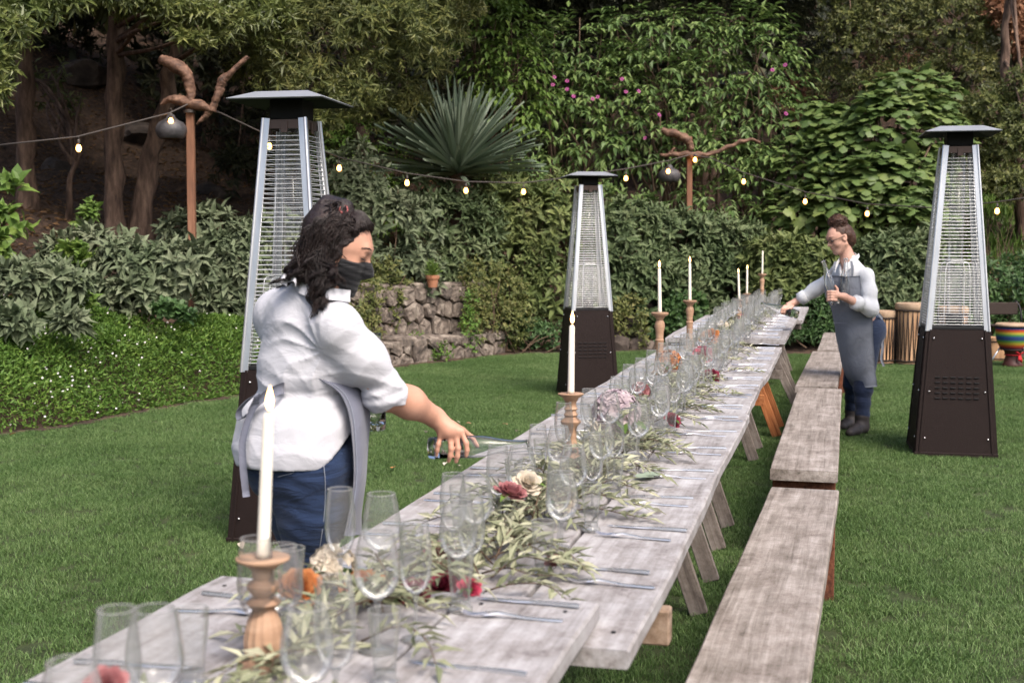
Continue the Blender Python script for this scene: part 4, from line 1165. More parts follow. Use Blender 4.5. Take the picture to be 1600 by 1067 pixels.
# ------------------------------------------------------------------ place settings
def glass_mesh(prof): return MB().lathe(prof, 22).mesh('bowl', MT['thin_glass'], True)
def open_lathe(prof, n, mat, name):
    V, F = lathe_vf(prof, n); k = (len(prof) - 1) * n
    return MB().add(V, F[:k]).mesh(name, mat, True)
WINE_B = open_lathe([(1e-4, .092), (.012, .095), (.027, .105), (.037, .120), (.0410, .138), (.0395, .162), (.0345, .19), (.0290, .213)], 22, MT['thin_glass'], 'bowl')
WINE_S = MB().lathe([(.034, 0), (.034, .0015), (.012, .005), (.0048, .014), (.0038, .03), (.0036, .075), (.0055, .088), (.010, .0935), (1e-4, .094)], 18).mesh('stem', MT['glass'], True)
SLIM_B = open_lathe([(1e-4, .088), (.010, .091), (.022, .102), (.0290, .12), (.0320, .145), (.0305, .18), (.0250, .225)], 20, MT['thin_glass'], 'bowl')
SLIM_S = MB().lathe([(.030, 0), (.030, .0015), (.011, .005), (.0045, .014), (.0036, .03), (.0035, .072), (.005, .084), (.009, .0895), (1e-4, .09)], 18).mesh('stem', MT['glass'], True)
TUMB_B = open_lathe([(.0195, .022), (.0205, .04), (.0235, .07), (.0268, .10), (.0285, .128)], 20, MT['tumbler_glass'], 'cup')
TUMB_S = MB().lathe([(.0245, 0), (.0255, .003), (.0250, .007), (.0195, .011), (.0190, .018), (.0195, .0225), (1e-4, .021)], 18).mesh('foot', MT['glass'], True)
KNIFE = None
def knife_mesh():
    m = MB()
    xs = [0, .01, .06, .095, .105, .13, .17, .2, .212]; hw = [.005, .0058, .0045, .004, .0045, .008, .0082, .005, .0008]; th = [.0032, .0038, .0034, .003, .0018, .0014, .0012, .001, .0008]
    V = []
    for x, w, t_ in zip(xs, hw, th): V += [(x, -w, 0), (x, w, 0), (x, w * .8, t_ * 1.6), (x, -w * .8, t_ * 1.6)]
    n = len(xs)
    F = [[i * 4 + j, i * 4 + (j + 1) % 4, (i + 1) * 4 + (j + 1) % 4, (i + 1) * 4 + j] for i in range(n - 1) for j in range(4)] + [[3, 2, 1, 0], [(n - 1) * 4 + j for j in range(4)]]
    return m.add(V, F).mesh('blade_and_handle', MT['steel'], 40)
def fork_mesh():
    m = MB()
    xs = [0, .02, .07, .11, .125, .138, .15]; hw = [.0055, .006, .0042, .0032, .006, .0105, .0115]; zz = [0, 0, .001, .006, .008, .006, .004]
    V = []
    for x, w, z in zip(xs, hw, zz): V += [(x, -w, z), (x, w, z), (x, w * .85, z + .0028), (x, -w * .85, z + .0028)]
    n = len(xs)
    F = [[i * 4 + j, i * 4 + (j + 1) % 4, (i + 1) * 4 + (j + 1) % 4, (i + 1) * 4 + j] for i in range(n - 1) for j in range(4)] + [[3, 2, 1, 0], [(n - 1) * 4 + j for j in range(4)]]
    m.add(V, F)
    for k in range(4):
        y = -.0092 + k * .0061
        m.tube(spline([(.149, y, .006), (.165, y, .003), (.18, y, .004), (.195, y * .95, .009)], 7), [.002, .0019, .0018, .0017, .0015, .0013, .0008], 5)
    return m.mesh('tines_and_handle', MT['steel'], 40)
KN, FK = knife_mesh(), fork_mesh()
def rim_mesh(r, z):
    return MB().tube([(r * math.cos(q), r * math.sin(q), z) for q in np.linspace(0, 2 * math.pi, 25)], .0008, 4, False).mesh('rim', MT['rim_glass'], True)
RIM = {'bowl': rim_mesh(.0290, .213), 'slim': rim_mesh(.0250, .225), 'cup': rim_mesh(.0285, .128)}
def vessel(name, label, cat, pos, b, s, bname, sname, group, rim=True):
    t = thing(name, label, cat, pos, random.uniform(0, 6), group)
    link(bname, b, t); link(sname, s, t)
    if rim: link('rim', RIM[bname if name != 'slim_wine_glass' else 'slim'], t)
    k = random.uniform(.93, .99); t.scale = (k, k, k)
    return t
PITCH_U = 0.43
for side in (1, -1):
    sname = 'bench side' if side > 0 else "pouring woman's side"
    for k in range(33):
        uF = (1.44 if side > 0 else 1.33) + PITCH_U * k
        if uF > 15.3: continue
        if k > 6: uF += random.uniform(-.03, .03)
        j = lambda s=.012: random.uniform(-s, s)
        nc = next((t_[2] for t_ in TABLES if t_[0] <= uF <= t_[1]), -.78)
        half = 0.415
        where = ordw(k) + ' setting from the near end, ' + sname
        def put(u, n): return TW(u, n, tz_table(u, n) + .0005)
        # fork and knife lie across the boards, handles at the table's edge
        for me, nm, lab, du in ((FK, 'dinner_fork', 'steel dinner fork, ', 0), (KN, 'dinner_knife', 'steel dinner knife, ', .115)):
            p = put(uF + du + j(), nc + side * (half - .03 + j(.02)))
            o = tag(link(nm, me), lab + where, nm.split('_')[1], 'cutlery along the long table')
            o.location = tuple(p); o.rotation_euler = (0, 0, -TA + (math.pi if side > 0 else 0) + random.uniform(-.13, .13))
        vessel('water_tumbler', 'small footed water tumbler, ' + where, 'tumbler', put(uF + .04 + j(.03), nc + side * (.145 + j(.02))), TUMB_B, TUMB_S, 'cup', 'foot', 'footed tumblers along the long table', k < 15)
        vessel('wine_glass', 'wide bowled wine glass, ' + where, 'wine glass', put(uF + .20 + j(.03), nc + (.118 + j(.03) if side > 0 else -.035 + j(.02))), WINE_B, WINE_S, 'bowl', 'stem', 'stemmed glasses along the long table', k < 15)
        vessel('slim_wine_glass', 'tall slim wine glass, ' + where, 'wine glass', put(uF + (.28 if side > 0 else .15) + j(.03), nc + (.135 + j(.03) if side > 0 else -.078 + j(.02))), SLIM_B, SLIM_S, 'bowl', 'stem', 'stemmed glasses along the long table', k < 15)
vessel('wine_glass', "wide bowled wine glass nearest the viewer, by itself on the pouring woman's side", 'wine glass', TW(1.315, -.874, tz_table(1.315, -.874) + .0005), WINE_B, WINE_S, 'bowl', 'stem', 'stemmed glasses along the long table')

# ------------------------------------------------------------------ garland: olive sprigs and blooms
def sprig(u, n, ang, L, nleaf, zoff, label, mat='olive', parts=True, lw=(.052, .013)):
    z = tz_table(u, n) + .004
    t = thing('olive_sprig', label, 'olive sprig', TW(u, n, z), -TA + ang, 'olive sprigs of the table garland')
    pts = spline([(0, 0, zoff * .3), (L * .35, rng.normal(0, .012), zoff + .012), (L * .7, rng.normal(0, .02), zoff * .8 + .01), (L, rng.normal(0, .03), zoff * .4 + .004)], 9)
    MB().tube(pts, np.linspace(.0022, .0009, 9), 5).done('twig', MT['twig'], t, True)
    f = np.linspace(.12, 1, nleaf); i = np.clip((f * 8).astype(int), 0, 7)
    P = pts[i] + (pts[i + 1] - pts[i]) * (f * 8 - i)[:, None]
    ax = nrm(pts[i + 1] - pts[i])
    s = np.where(np.arange(nleaf) % 2 == 0, 1, -1)[:, None]
    sd = nrm(np.cross((0, 0, 1.0), ax))
    D = nrm(ax * .75 + sd * s * rng.uniform(.4, 1, (nleaf, 1)) + np.array((0, 0, 1)) * rng.uniform(-.1, .75, (nleaf, 1)))
    D[-1] = ax[-1]
    P = P + np.array(t.location)
    Ls = rng.uniform(.75, 1.2, nleaf) * lw[0]
    # local directions: the plant root is turned, so keep geometry local
    P = P - np.array(t.location)
    U = np.array((0, 0, 1.0)) + rng.normal(0, .4, (nleaf, 3))
    if parts:
        me = unit_leaf('lance', MT[mat], lw[1] / lw[0])
        X, Yv, Z = leaf_basis(D, U)
        for p, x, y, zz, l in zip(P, X, Yv, Z, Ls):
            o = link('leaf', me, t)
            o.matrix_basis = Matrix(((x[0] * l, y[0] * l, zz[0] * l, p[0]), (x[1] * l, y[1] * l, zz[1] * l, p[1]), (x[2] * l, y[2] * l, zz[2] * l, p[2]), (0, 0, 0, 1)))
    else:
        V, F = leaves_vf(P, D, U, Ls, Ls * lw[1] / lw[0], 'lance')
        tag(link('leaves', mesh_np('leaves', V, F, MT[mat]), t), kind='stuff')
CST = [(2.0, 'the nearest candle holder'), (4.1, 'the collared candle holder'), (7.25, 'the nearer tall candle holder'), (9.1, 'the farther tall candle holder'), (12.7, 'the two low far candle holders'), (15, 'the farthest candle holder')]
def near_candle(u): return min(CST, key=lambda c: abs(c[0] - u))[1]
u = 1.25
while u < 15.3:
    dens = 7 if 2.3 < u < 4.4 else 4
    for q in range(dens):
        nc = next((t_[2] for t_ in TABLES if t_[0] <= u <= t_[1]), -.78)
        n = nc + random.uniform(-.065, .065)
        out = random.random() < .6
        a = math.pi / 2 * random.choice((1, -1)) + random.uniform(-.5, .5) if out else random.choice((0, math.pi)) + random.uniform(-.6, .6)
        zo = random.uniform(0, .08) if dens == 7 else random.uniform(0, .04)
        how = ('lengthwise' if out else 'crosswise') + (' atop the heap' if zo > .03 else ' flat on boards') + (', bench half' if n > nc else ', lawn half')
        sprig(u + random.uniform(-.1, .1), n, a, random.uniform(.16, .25), 20 if u < 6 else 16, zo, 'olive sprig ' + how + ', by ' + near_candle(u), parts=u < 4.0)
    u += .15 if u < 5 else .24
for (px, py, a, L) in [(1035, 645, .3, .22), (1095, 646, 2.9, .18), (985, 692, -.4, .18), (1020, 610, .2, .22), (1130, 582, .1, .2), (1085, 618, .3, .22), (1060, 625, -.3, .2)]:
    p = on(px, py, .75)
    sprig(float(p @ TU), float(p @ TN), a, L, 18, .004, 'loose olive sprig lying on bare boards towards the bench, by ' + near_candle(float(p @ TU)))

def bloom(px, py, Y, r, mat, label, kind='rose', name='flower', cat='flower'):
    c = at(px, py, Y)
    un = c @ TU, c @ TN
    zt = tz_table(float(un[0]), float(un[1]))
    t = thing(name, label, cat, (c[0], c[1], max(c[2] - r * .6, zt + .004)), 0, 'blooms in the table garland')
    loc = np.array(t.location); cc = loc + (0, 0, r * .45)
    axis = nrm(np.array((rng.normal(0, .25), -.55 + rng.normal(0, .2), .8)))
    ref = nrm(np.cross(axis, (1, 0, 0))); v = np.cross(axis, ref)
    if kind == 'rose':
        n = 34
        f = np.arange(n) / n
        az = np.arange(n) * 2.4
        tilt = 0.15 + f * 1.35
        side = np.cos(az)[:, None] * ref + np.sin(az)[:, None] * v
        D = nrm(np.cos(tilt)[:, None] * axis + np.sin(tilt)[:, None] * side)
        P = cc - axis * r * .35 + side * (r * .10 * f[:, None])
        U = axis * np.sin(tilt)[:, None] - side * np.cos(tilt)[:, None]
        V, F = leaves_vf(P, D, U, r * (.62 + .5 * f), r * (.55 + .35 * f), 'round')
    else:
        n = 60
        d = nrm(rdir(n) + axis * .6)
        k = 4
        P = np.repeat(cc + d * r * .75, k, 0)
        az = np.tile(np.arange(k) * math.pi / 2, n) + np.repeat(rng.uniform(0, 6, n), k)
        dd = np.repeat(d, k, 0)
        rf = nrm(np.cross(dd, (0.3, .2, .9))); vv = np.cross(dd, rf)
        D = nrm(np.cos(az)[:, None] * rf + np.sin(az)[:, None] * vv + dd * .45)
        V, F = leaves_vf(P, D, dd, r * .32, r * .26, 'dia')
    link('petals', mesh_np('petals', V - loc, F, MT[mat], False), t)
    MB().tube([(0, 0, .0), (0, .02, r * .2), tuple(cc - loc - axis * r * .3)], .003, 5).done('stalk', MT['bright'], t)
    P = np.repeat(cc[None] - axis * r * .3, 3, 0); a3 = rng.uniform(0, 6.28, 3)
    D = nrm(np.stack([np.cos(a3), np.sin(a3), np.full(3, .05)], 1))
    V, F = leaves_vf(P, D, np.array([[0, 0, 1.0]] * 3), r * 1.5, r * .6, 'ovate')
    link('leaves', mesh_np('leaves', V - loc, F, MT['bright']), t)
BL = [(468, 908, 2.42, .034, 'orange', 'rust orange bloom nearest the fluted candle holder', 'rose'), (566, 912, 2.5, .036, 'orange', 'second rust orange bloom, beside burgundy ones', 'rose'), (520, 880, 2.55, .045, 'cream', 'pale cream hydrangea head behind the orange blooms', 'hyd'),
      (606, 918, 2.5, .028, 'burgundy', 'small burgundy bloom next to the second orange one', 'rose'), (645, 928, 2.5, .03, 'burgundy', 'burgundy bloom behind a large wine glass', 'rose'), (735, 925, 2.55, .020, 'rosered', 'crimson bloom lying at the bench side by the boards', 'rose'),
      (690, 905, 2.62, .03, 'burgundy', 'burgundy bloom seen through a tumbler', 'rose'), (690, 858, 2.85, .03, 'dusty', 'muted pink bloom among pale sprigs', 'rose'), (800, 760, 3.25, .034, 'dusty', 'large muted pink rose under the bottle neck', 'rose'), (826, 748, 3.3, .03, 'cream', 'cream petalled bloom touching the muted pink rose', 'rose'),
      (862, 872, 2.85, .016, 'dusty', 'small faded rose bloom behind a tumbler', 'rose'), (963, 640, 4.75, .085, 'lilac', 'lilac and cream hydrangea head beyond the disc collared holder', 'hyd'), (1052, 652, 5.0, .028, 'burgundy', 'deep red rose on the boards beyond the hydrangea', 'rose'),
      (945, 660, 4.7, .04, 'cream', 'white bloom at the foot of the hydrangea', 'rose'), (1046, 562, 6.8, .06, 'orange', 'peach bloom beside the nearer tall holder', 'hyd'), (1096, 549, 7.9, .06, 'rosered', 'bright crimson dahlia between the tall candle holders', 'rose'), (1108, 522, 8.9, .06, 'orange', 'orange protea with dark buds behind the crimson dahlia', 'rose'),
      (1110, 593, 6.9, .04, 'burgundy', 'burgundy bloom on the bench side past the hydrangea', 'rose'), (1128, 508, 10.2, .05, 'cream', 'yellowish bloom near the start of the fourth table', 'hyd'), (165, 1064, 1.60, .022, 'dusty', 'pink bloom low behind the nearest glasses', 'rose'), (880, 775, 3.4, .03, 'cream', 'cream bloom amid glasses before the disc collared holder', 'rose'),
      (1165, 497, 11.6, .05, 'dusty', 'faded pink bloom on the fourth table', 'rose'), (1000, 610, 5.9, .045, 'dusty', 'blush bloom before the nearer tall holder', 'hyd')]
for b in BL: bloom(*b[:3], b[3] * 1.25, *b[4:])
for (px, py, lab) in [(1018, 742, 'round grey-green eucalyptus leaf flat on the boards, outer of two'), (1007, 745, 'round eucalyptus leaf flat on the boards, inner of two')]:
    p = on(px, py, .75)
    m = MB(); tv, tf = TPL('round'); m.add(tv * np.array((.062, .062, .05)) + np.array((-.03, 0, .004)), tf.tolist())
    o = tag(m.done('eucalyptus_leaf', MT['eucalyptus']), lab, 'leaf', 'eucalyptus leaves'); o.location = tuple(p); o.rotation_euler = (0, 0, random.uniform(0, 6))

# ------------------------------------------------------------------ fallen leaves on the lawn
for px, py, c, lab in [(613, 731, 'orange', 'orange fallen leaf on the grass below the bottle'), (665, 673, 'cream', 'pale fallen leaf on the grass by the wrist'), (712, 657, 'cream', 'pale fallen leaf on the grass beyond the hand'), (697, 722, 'cream', 'pale fallen leaf on the grass under the bottle'), (718, 727, 'cream', 'pale curled leaf on the grass at the table edge'),
                       (810, 672, 'cream', 'pale curled leaf close to the table left of the holder'), (727, 661, 'autumn', 'dark curled leaf on the grass right of the pale one'), (785, 662, 'autumn', 'dark fallen leaf on the grass near the table'), (376, 846, 'cream', 'pale torn leaf at the foot of the heater'), (25, 676, 'orange', 'brown leaf at the lawn edge under the flowers')]:
    p = on(px, py, .035)
    m = MB(); tv, tf = TPL('ovate'); m.add(tv * np.array((.055, .04, .06)), tf.tolist())
    o = tag(m.done('fallen_leaf', MT[c]), lab, 'leaf', 'fallen leaves on the lawn'); o.location = tuple(p); o.rotation_euler = (random.uniform(-.3, .3), random.uniform(-.3, .3), random.uniform(0, 6))
# ------------------------------------------------------------------ dry stone wall, rocks, pot
def clip_poly(poly, a, nrm2):
    out = []
    for i in range(len(poly)):
        p, q = poly[i], poly[(i + 1) % len(poly)]
        dp, dq = (p - a) @ nrm2, (q - a) @ nrm2
        if dp <= 0: out.append(p)
        if dp * dq < 0: out.append(p + (q - p) * dp / (dp - dq))
    return out
def stones_on(root, O, ax, up, nx, L, H, size, seed, depth=.16):
    """irregular fitted stones covering an L x H face; every stone is a piece of its own"""
    r = np.random.default_rng(seed)
    rows = max(int(round(H / size)), 1)
    pts = []
    for i in range(rows):
        cols = int(L / (size * r.uniform(.95, 1.4)))
        for k in range(cols):
            pts.append(((k + .5 + r.uniform(-.33, .33)) * L / cols, (i + .5 + r.uniform(-.28, .28)) * H / rows))
    pts = np.array(pts)
    for i, c in enumerate(pts):
        poly = [np.array(q) for q in ((0, -.02), (L, -.02), (L, H), (0, H))]
        for k, q in enumerate(pts):
            if k == i or np.linalg.norm(q - c) > size * 4: continue
            poly = clip_poly(poly, (c + q) / 2, (q - c) / np.linalg.norm(q - c))
            if len(poly) < 3: break
        if len(poly) < 3: continue
        poly = np.array(poly)
        # rounded corners: cut each corner, then shrink for the joint
        cc = poly.mean(0)
        pl = []
        for a in range(len(poly)):
            p, q, s = poly[a - 1], poly[a], poly[(a + 1) % len(poly)]
            pl += [q + (p - q) * .13, q + (s - q) * .13]
        pl = np.array(pl)
        dl = pl - cc
        ln = np.linalg.norm(dl, axis=1, keepdims=True)
        pl = cc + dl * np.maximum(1 - .012 / np.maximum(ln, .02), .5)
        pl += r.normal(0, .006, pl.shape)
        n = len(pl)
        prj = r.uniform(.0, .05)
        ring = lambda s_, d_: [O + ax * (cc[0] + (q[0] - cc[0]) * s_) + up * (cc[1] + (q[1] - cc[1]) * s_) + nx * (d_ + r.normal(0, .006)) for q in pl]
        V = ring(1, -depth) + ring(1, prj - .015) + ring(.90, prj + .008) + ring(.45, prj + .012 + r.uniform(-.012, .012))
        V.append(O + ax * cc[0] + up * cc[1] + nx * (prj + .014))
        F = [[q * n + k, q * n + (k + 1) % n, (q + 1) * n + (k + 1) % n, (q + 1) * n + k] for q in range(3) for k in range(n)]
        F += [[3 * n + k, 3 * n + (k + 1) % n, 4 * n] for k in range(n)]
        MB().add(V, F).done('stone', MT['stone'], root, False, True)
def wall():
    a, b = np.array((-1.80, 15.2, 0)), np.array((-.10, 17.55, 0))
    ax = nrm(b - a); up = np.array((0, 0, 1.0)); nx = np.cross(ax, up)
    L = np.linalg.norm(b - a)
    t = thing('stone_wall', 'low stepped dry stone retaining wall with a ledge behind the woman pouring', 'wall', tuple((a + b) / 2))
    back = -nx
    m = MB()
    rot = np.stack([ax, back, up], 1)
    m.box((a + b) / 2 + back * .31 + up * .15, (L - .04, .56, .27), rot, .01)
    m.box((a + b) / 2 + back * .70 + up * .50, (L + .5, .5, .90), rot, .01)
    m.done('mortar', MT['mortar'], t, False, True)
    stones_on(t, a, ax, up, nx, L, .31, .18, 5)
    # ledge slabs
    stones_on(t, a + up * .285 + nx * .01, ax, back, up, L, .42, .30, 6, .05)
    stones_on(t, a - ax * .25 + back * .42 + up * .31, ax, up, nx, L + .5, .62, .20, 8)
    stones_on(t, a - ax * .2 + back * .44 + up * .945, ax, back, up, L + .4, .40, .30, 9, .05)
wall()
def boulder(px, py, Y, r, label, sq=.7, sink=.3, snap=False):
    p = at(px, py, Y)
    z = tz(p[0], Y) + r * sq * .25 if snap else p[2] - r * sink
    t = thing('boulder', label, 'rock', (p[0], Y, z), 0, 'rocks on the bank')
    bm = bmesh.new(); bmesh.ops.create_icosphere(bm, subdivisions=3, radius=1)
    V = np.array([v.co for v in bm.verts]); F = [[v.index for v in f.verts] for f in bm.faces]; bm.free()
    s = rng.uniform(0, 9, 3)
    V *= (1 + .16 * np.sin(V[:, [0]] * 3 + s[0]) * np.sin(V[:, [1]] * 3.3 + s[1]) + .09 * np.sin(V[:, [2]] * 7 + s[2]) * np.sin(V[:, [0]] * 6) + .03 * rng.normal(size=(len(V), 1)))
    for _ in range(5):
        n = nrm(rng.normal(size=3)); d = V @ n; V -= np.maximum(d - .72, 0)[:, None] * n
    MB().add(V * (r, r * .8, r * sq), F).done('rock_body', MT['rock'], t)
boulder(983, 515, 18.5, .27, 'brown boulder rising behind the middle heater', 1.15)
boulder(963, 535, 18.1, .25, 'low brown boulder at the lawn edge behind the middle heater')
boulder(1000, 540, 18.2, .26, 'rounded boulder between the middle heater and the table')
boulder(1005, 470, 18.9, .3, 'upper boulder half hidden by sage leaves')
boulder(215, 185, 24, .5, 'grey boulder on the shaded slope between the trunks', .45, .3, True)
boulder(130, 190, 25, .6, 'dark boulder on the shaded slope by the left trunk', .5, .3, True)
boulder(90, 260, 21, .35, 'mossy rock on the slope behind the festoon cord', .6, .3, True)
boulder(330, 235, 22, .35, 'shaded rock behind the tall post', .6, .3, True)
def pot():
    p = at(676, 449, 16.75)
    t = thing('terracotta_pot', 'small terracotta pot standing on the stone wall', 'flower pot', p)
    MB().lathe([(.058, 0), (.078, .11), (.088, .112), (.092, .155), (.082, .157), (.076, .125), (1e-4, .12)], 22).done('pot_body', MT['terracotta'], t, 40)
    s = thing('potted_herb', 'feathery green herb growing in the terracotta pot', 'plant', p + (0, 0, .11))
    n = 260
    d = nrm(rng.normal(size=(n, 3)) * (.7, .7, .5) + (0, 0, 1.1))
    P = p + np.array((0, 0, .12)) + d * rng.uniform(.02, .2, (n, 1)) * (.5, .5, 1)
    put_leaves(s, P, d, rdir(n), rng.uniform(.05, .1, n), .006, 'dia', MT['bright'], 0)
    stems(s, [p + (0, 0, .25), p + (.03, 0, .22), p + (-.03, 0, .2)], MT['twig'], .003, .01)
pot()

# ------------------------------------------------------------------ drums
def tall_drum(px, pyb, Y, r, h, label):
    p = on(px, pyb, 0); p = np.array((at(px, pyb, Y)[0], Y, 0))
    t = thing('tall_drum', label, 'drum', p, random.uniform(0, 1), 'tall wooden drums at the lawn edge')
    MB().lathe([(r * .94, 0), (r * .94, .02), (r * .90, .03), (r * .93, h * .5), (r * .97, h - .07), (r * .96, h - .02)], 30).done('shell', MT['drum_wood'], t, True)
    MB().lathe([(r * .99, h - .075), (r * 1.03, h - .06), (r * 1.03, h - .02), (r * 1.0, h), (r * .9, h + .006), (1e-4, h + .007)], 30).done('drum_skin', MT['skin_drum'], t, 40)
    for z in (h - .085, .055, .015):
        k = r * (.995 if z > .1 else .955)
        m = MB(); m.tube([(k * math.cos(a), k * math.sin(a), z + .004 * math.sin(9 * a)) for a in np.linspace(0, 2 * math.pi, 32)], .011, 6); m.done('ring', MT['rope'], t, True)
    n = 22
    for i in range(n):
        for s in (0, 1):
            a = 2 * math.pi * (i + .5 * 0) / n; b = 2 * math.pi * (i + (.5 if s else -.5) * .9) / n
            m = MB(); m.tube([(r * .985 * math.cos(a), r * .985 * math.sin(a), h - .09), (r * .955 * math.cos((a + b) / 2), r * .955 * math.sin((a + b) / 2), h * .5), (r * .945 * math.cos(b), r * .945 * math.sin(b), .05)], .0055, 5)
            m.done('lacing', MT['rope'], t, True)
tall_drum(1378, 562, 16.0, .165, .665, 'shorter tall wooden drum with rope lacing behind the woman in glasses')
tall_drum(1424, 563, 15.9, .205, .765, 'larger tall wooden drum with rope lacing left of the open lawn heater')
tall_drum(1487, 560, 16.3, .19, .70, 'tall wooden drum half hidden behind the open lawn heater')
def djembe():
    p = np.array((at(1582, 566, 15.6)[0], 15.6, 0))
    t = thing('djembe_drum', 'small drum wrapped in rainbow striped cloth with a red ribbon on a metal stand', 'drum', p, .3)
    z0, z1 = .22, .49
    MB().lathe([(.12, 0), (.125, .03), (.105, .06), (.085, .13), (.1, .19), (.15, .25), (.19, .34), (.2, .47), (.195, .50)], 30).done('shell', MT['drum_dark'], t, True)
    prof = [(.145, .225), (.18, .29), (.20, .36), (.206, .44), (.207, .49)]
    V, F = lathe_vf(prof, 44, 22)
    a = np.arctan2(V[:, 1], V[:, 0]); V[:, :2] *= (1 + .012 * np.sin(a * 22))[:, None]
    MB().add(V, F[:-2]).done('striped_cloth', MT['rainbow'], t, True)
    MB().lathe([(.205, .49), (.215, .5), (.215, .52), (.20, .535), (.1, .54), (1e-4, .54)], 30).done('drum_skin', MT['skin_drum'], t, 40)
    for z, r in ((.215, .14), (.5, .216)):
        MB().tube([(r * math.cos(b), r * math.sin(b), z) for b in np.linspace(0, 2 * math.pi, 30)], .009, 6).done('ring', MT['rope'], t, True)
    for k in range(3):
        b = k * 2.094 + .75
        MB().tube([(.15 * math.cos(b), .15 * math.sin(b), .25), (.30 * math.cos(b), .30 * math.sin(b), .01)], .011, 8).done('stand_leg', MT['alu'], t, True)
    m = MB()
    for (x, z, dx, dz) in ((-.02, .16, -.05, .03), (0, .16, .055, .035), (0, .15, .01, -.08), (0, .155, -.03, -.06)):
        m.tube(spline([(x, -.125, z), (x + dx * .6, -.15, z + dz * .8), (x + dx, -.135, z + dz)], 8), [.012, .02, .022, .022, .02, .018, .014, .006], 6, True, .4)
    m.tube([(.095 * math.cos(b), .095 * math.sin(b), .15) for b in np.linspace(0, 2 * math.pi, 24)], .008, 5)
    m.done('ribbon', MT['red_ribbon'], t, True)
def rainbow_mat():
    m, nt, b = base_mat('rainbow_stripes')
    tc = N(nt, 'ShaderNodeTexCoord'); sp_ = N(nt, 'ShaderNodeSeparateXYZ'); nt.links.new(tc.outputs['Object'], sp_.inputs[0])
    mr = N(nt, 'ShaderNodeMapRange'); mr.inputs[1].default_value = .225; mr.inputs[2].default_value = .49
    nt.links.new(sp_.outputs[2], mr.inputs[0])
    r = nt.nodes.new('ShaderNodeValToRGB'); r.color_ramp.interpolation = 'EASE'
    st = [(0, (0.006, 0.012, 0.037)), (.08, (0.186, 0.012, 0.009)), (.16, (0.372, 0.074, 0.012)), (.25, (0.372, 0.279, 0.019)), (.36, (0.074, 0.198, 0.031)), (.45, (0.006, 0.031, 0.124)), (.56, (0.012, 0.043, 0.155)), (.64, (0.050, 0.186, 0.050)), (.73, (0.341, 0.310, 0.031)), (.81, (0.372, 0.093, 0.012)), (.88, (0.310, 0.019, 0.012)), (.94, (0.012, 0.037, 0.136))]
    el = r.color_ramp.elements
    while len(el) < len(st): el.new(.5)
    for e, (p, c) in zip(el, st): e.position = p; e.color = col4(c)
    nt.links.new(mr.outputs[0], r.inputs[0]); nt.links.new(r.outputs[0], b.inputs['Base Color'])
    b.inputs['Roughness'].default_value = .85
    return m
MT['rainbow'] = rainbow_mat()
MT['drum_dark'] = noise_mat('dark_drum_wood', [(.3, (.04, .012, .01)), (.7, (.09, .03, .022))], scale=6, rough=.5, bump=.1)
djembe()
def small_drum():
    p = np.array((at(1553, 566, 16.4)[0], 16.4, 0))
    t = thing('squat_drum', 'squat pale wooden drum tucked behind the heater and the rainbow drum', 'drum', p)
    MB().lathe([(.13, 0), (.15, .08), (.16, .18), (.15, .27), (.155, .28), (.155, .31), (1e-4, .315)], 26).done('shell', MT['drum_wood'], t, 40)
    for z in (.04, .26): MB().tube([(.158 * math.cos(b), .158 * math.sin(b), z) for b in np.linspace(0, 2 * math.pi, 26)], .008, 5).done('ring', MT['rope'], t, True)
    q = np.array((at(1572, 560, 16.6)[0], 16.6, 0))
    c = thing('folding_chair', 'black folding chair with curved tube frame behind the rainbow drum', 'chair', q, .1)
    for sx_ in (-.22, .22):
        MB().tube(spline([(sx_, .2, 0), (sx_, .12, .3), (sx_, .05, .5), (sx_ * .98, .1, .68), (sx_ * .8, .14, .76)], 14), .012, 6).done('frame', MT['dark_metal'], c, True)
        MB().tube(spline([(sx_ * 1.02, -.2, 0), (sx_ * 1.02, .02, .4)], 6), .012, 6).done('leg', MT['dark_metal'], c, True)
    m = MB(); m.box((0, -.02, .44), (.42, .38, .03), None, .01); m.done('seat', MT['rope'], c)
    m = MB(); m.box((0, .12, .66), (.40, .03, .16), None, .01); m.done('backrest', MT['rope'], c)
small_drum()

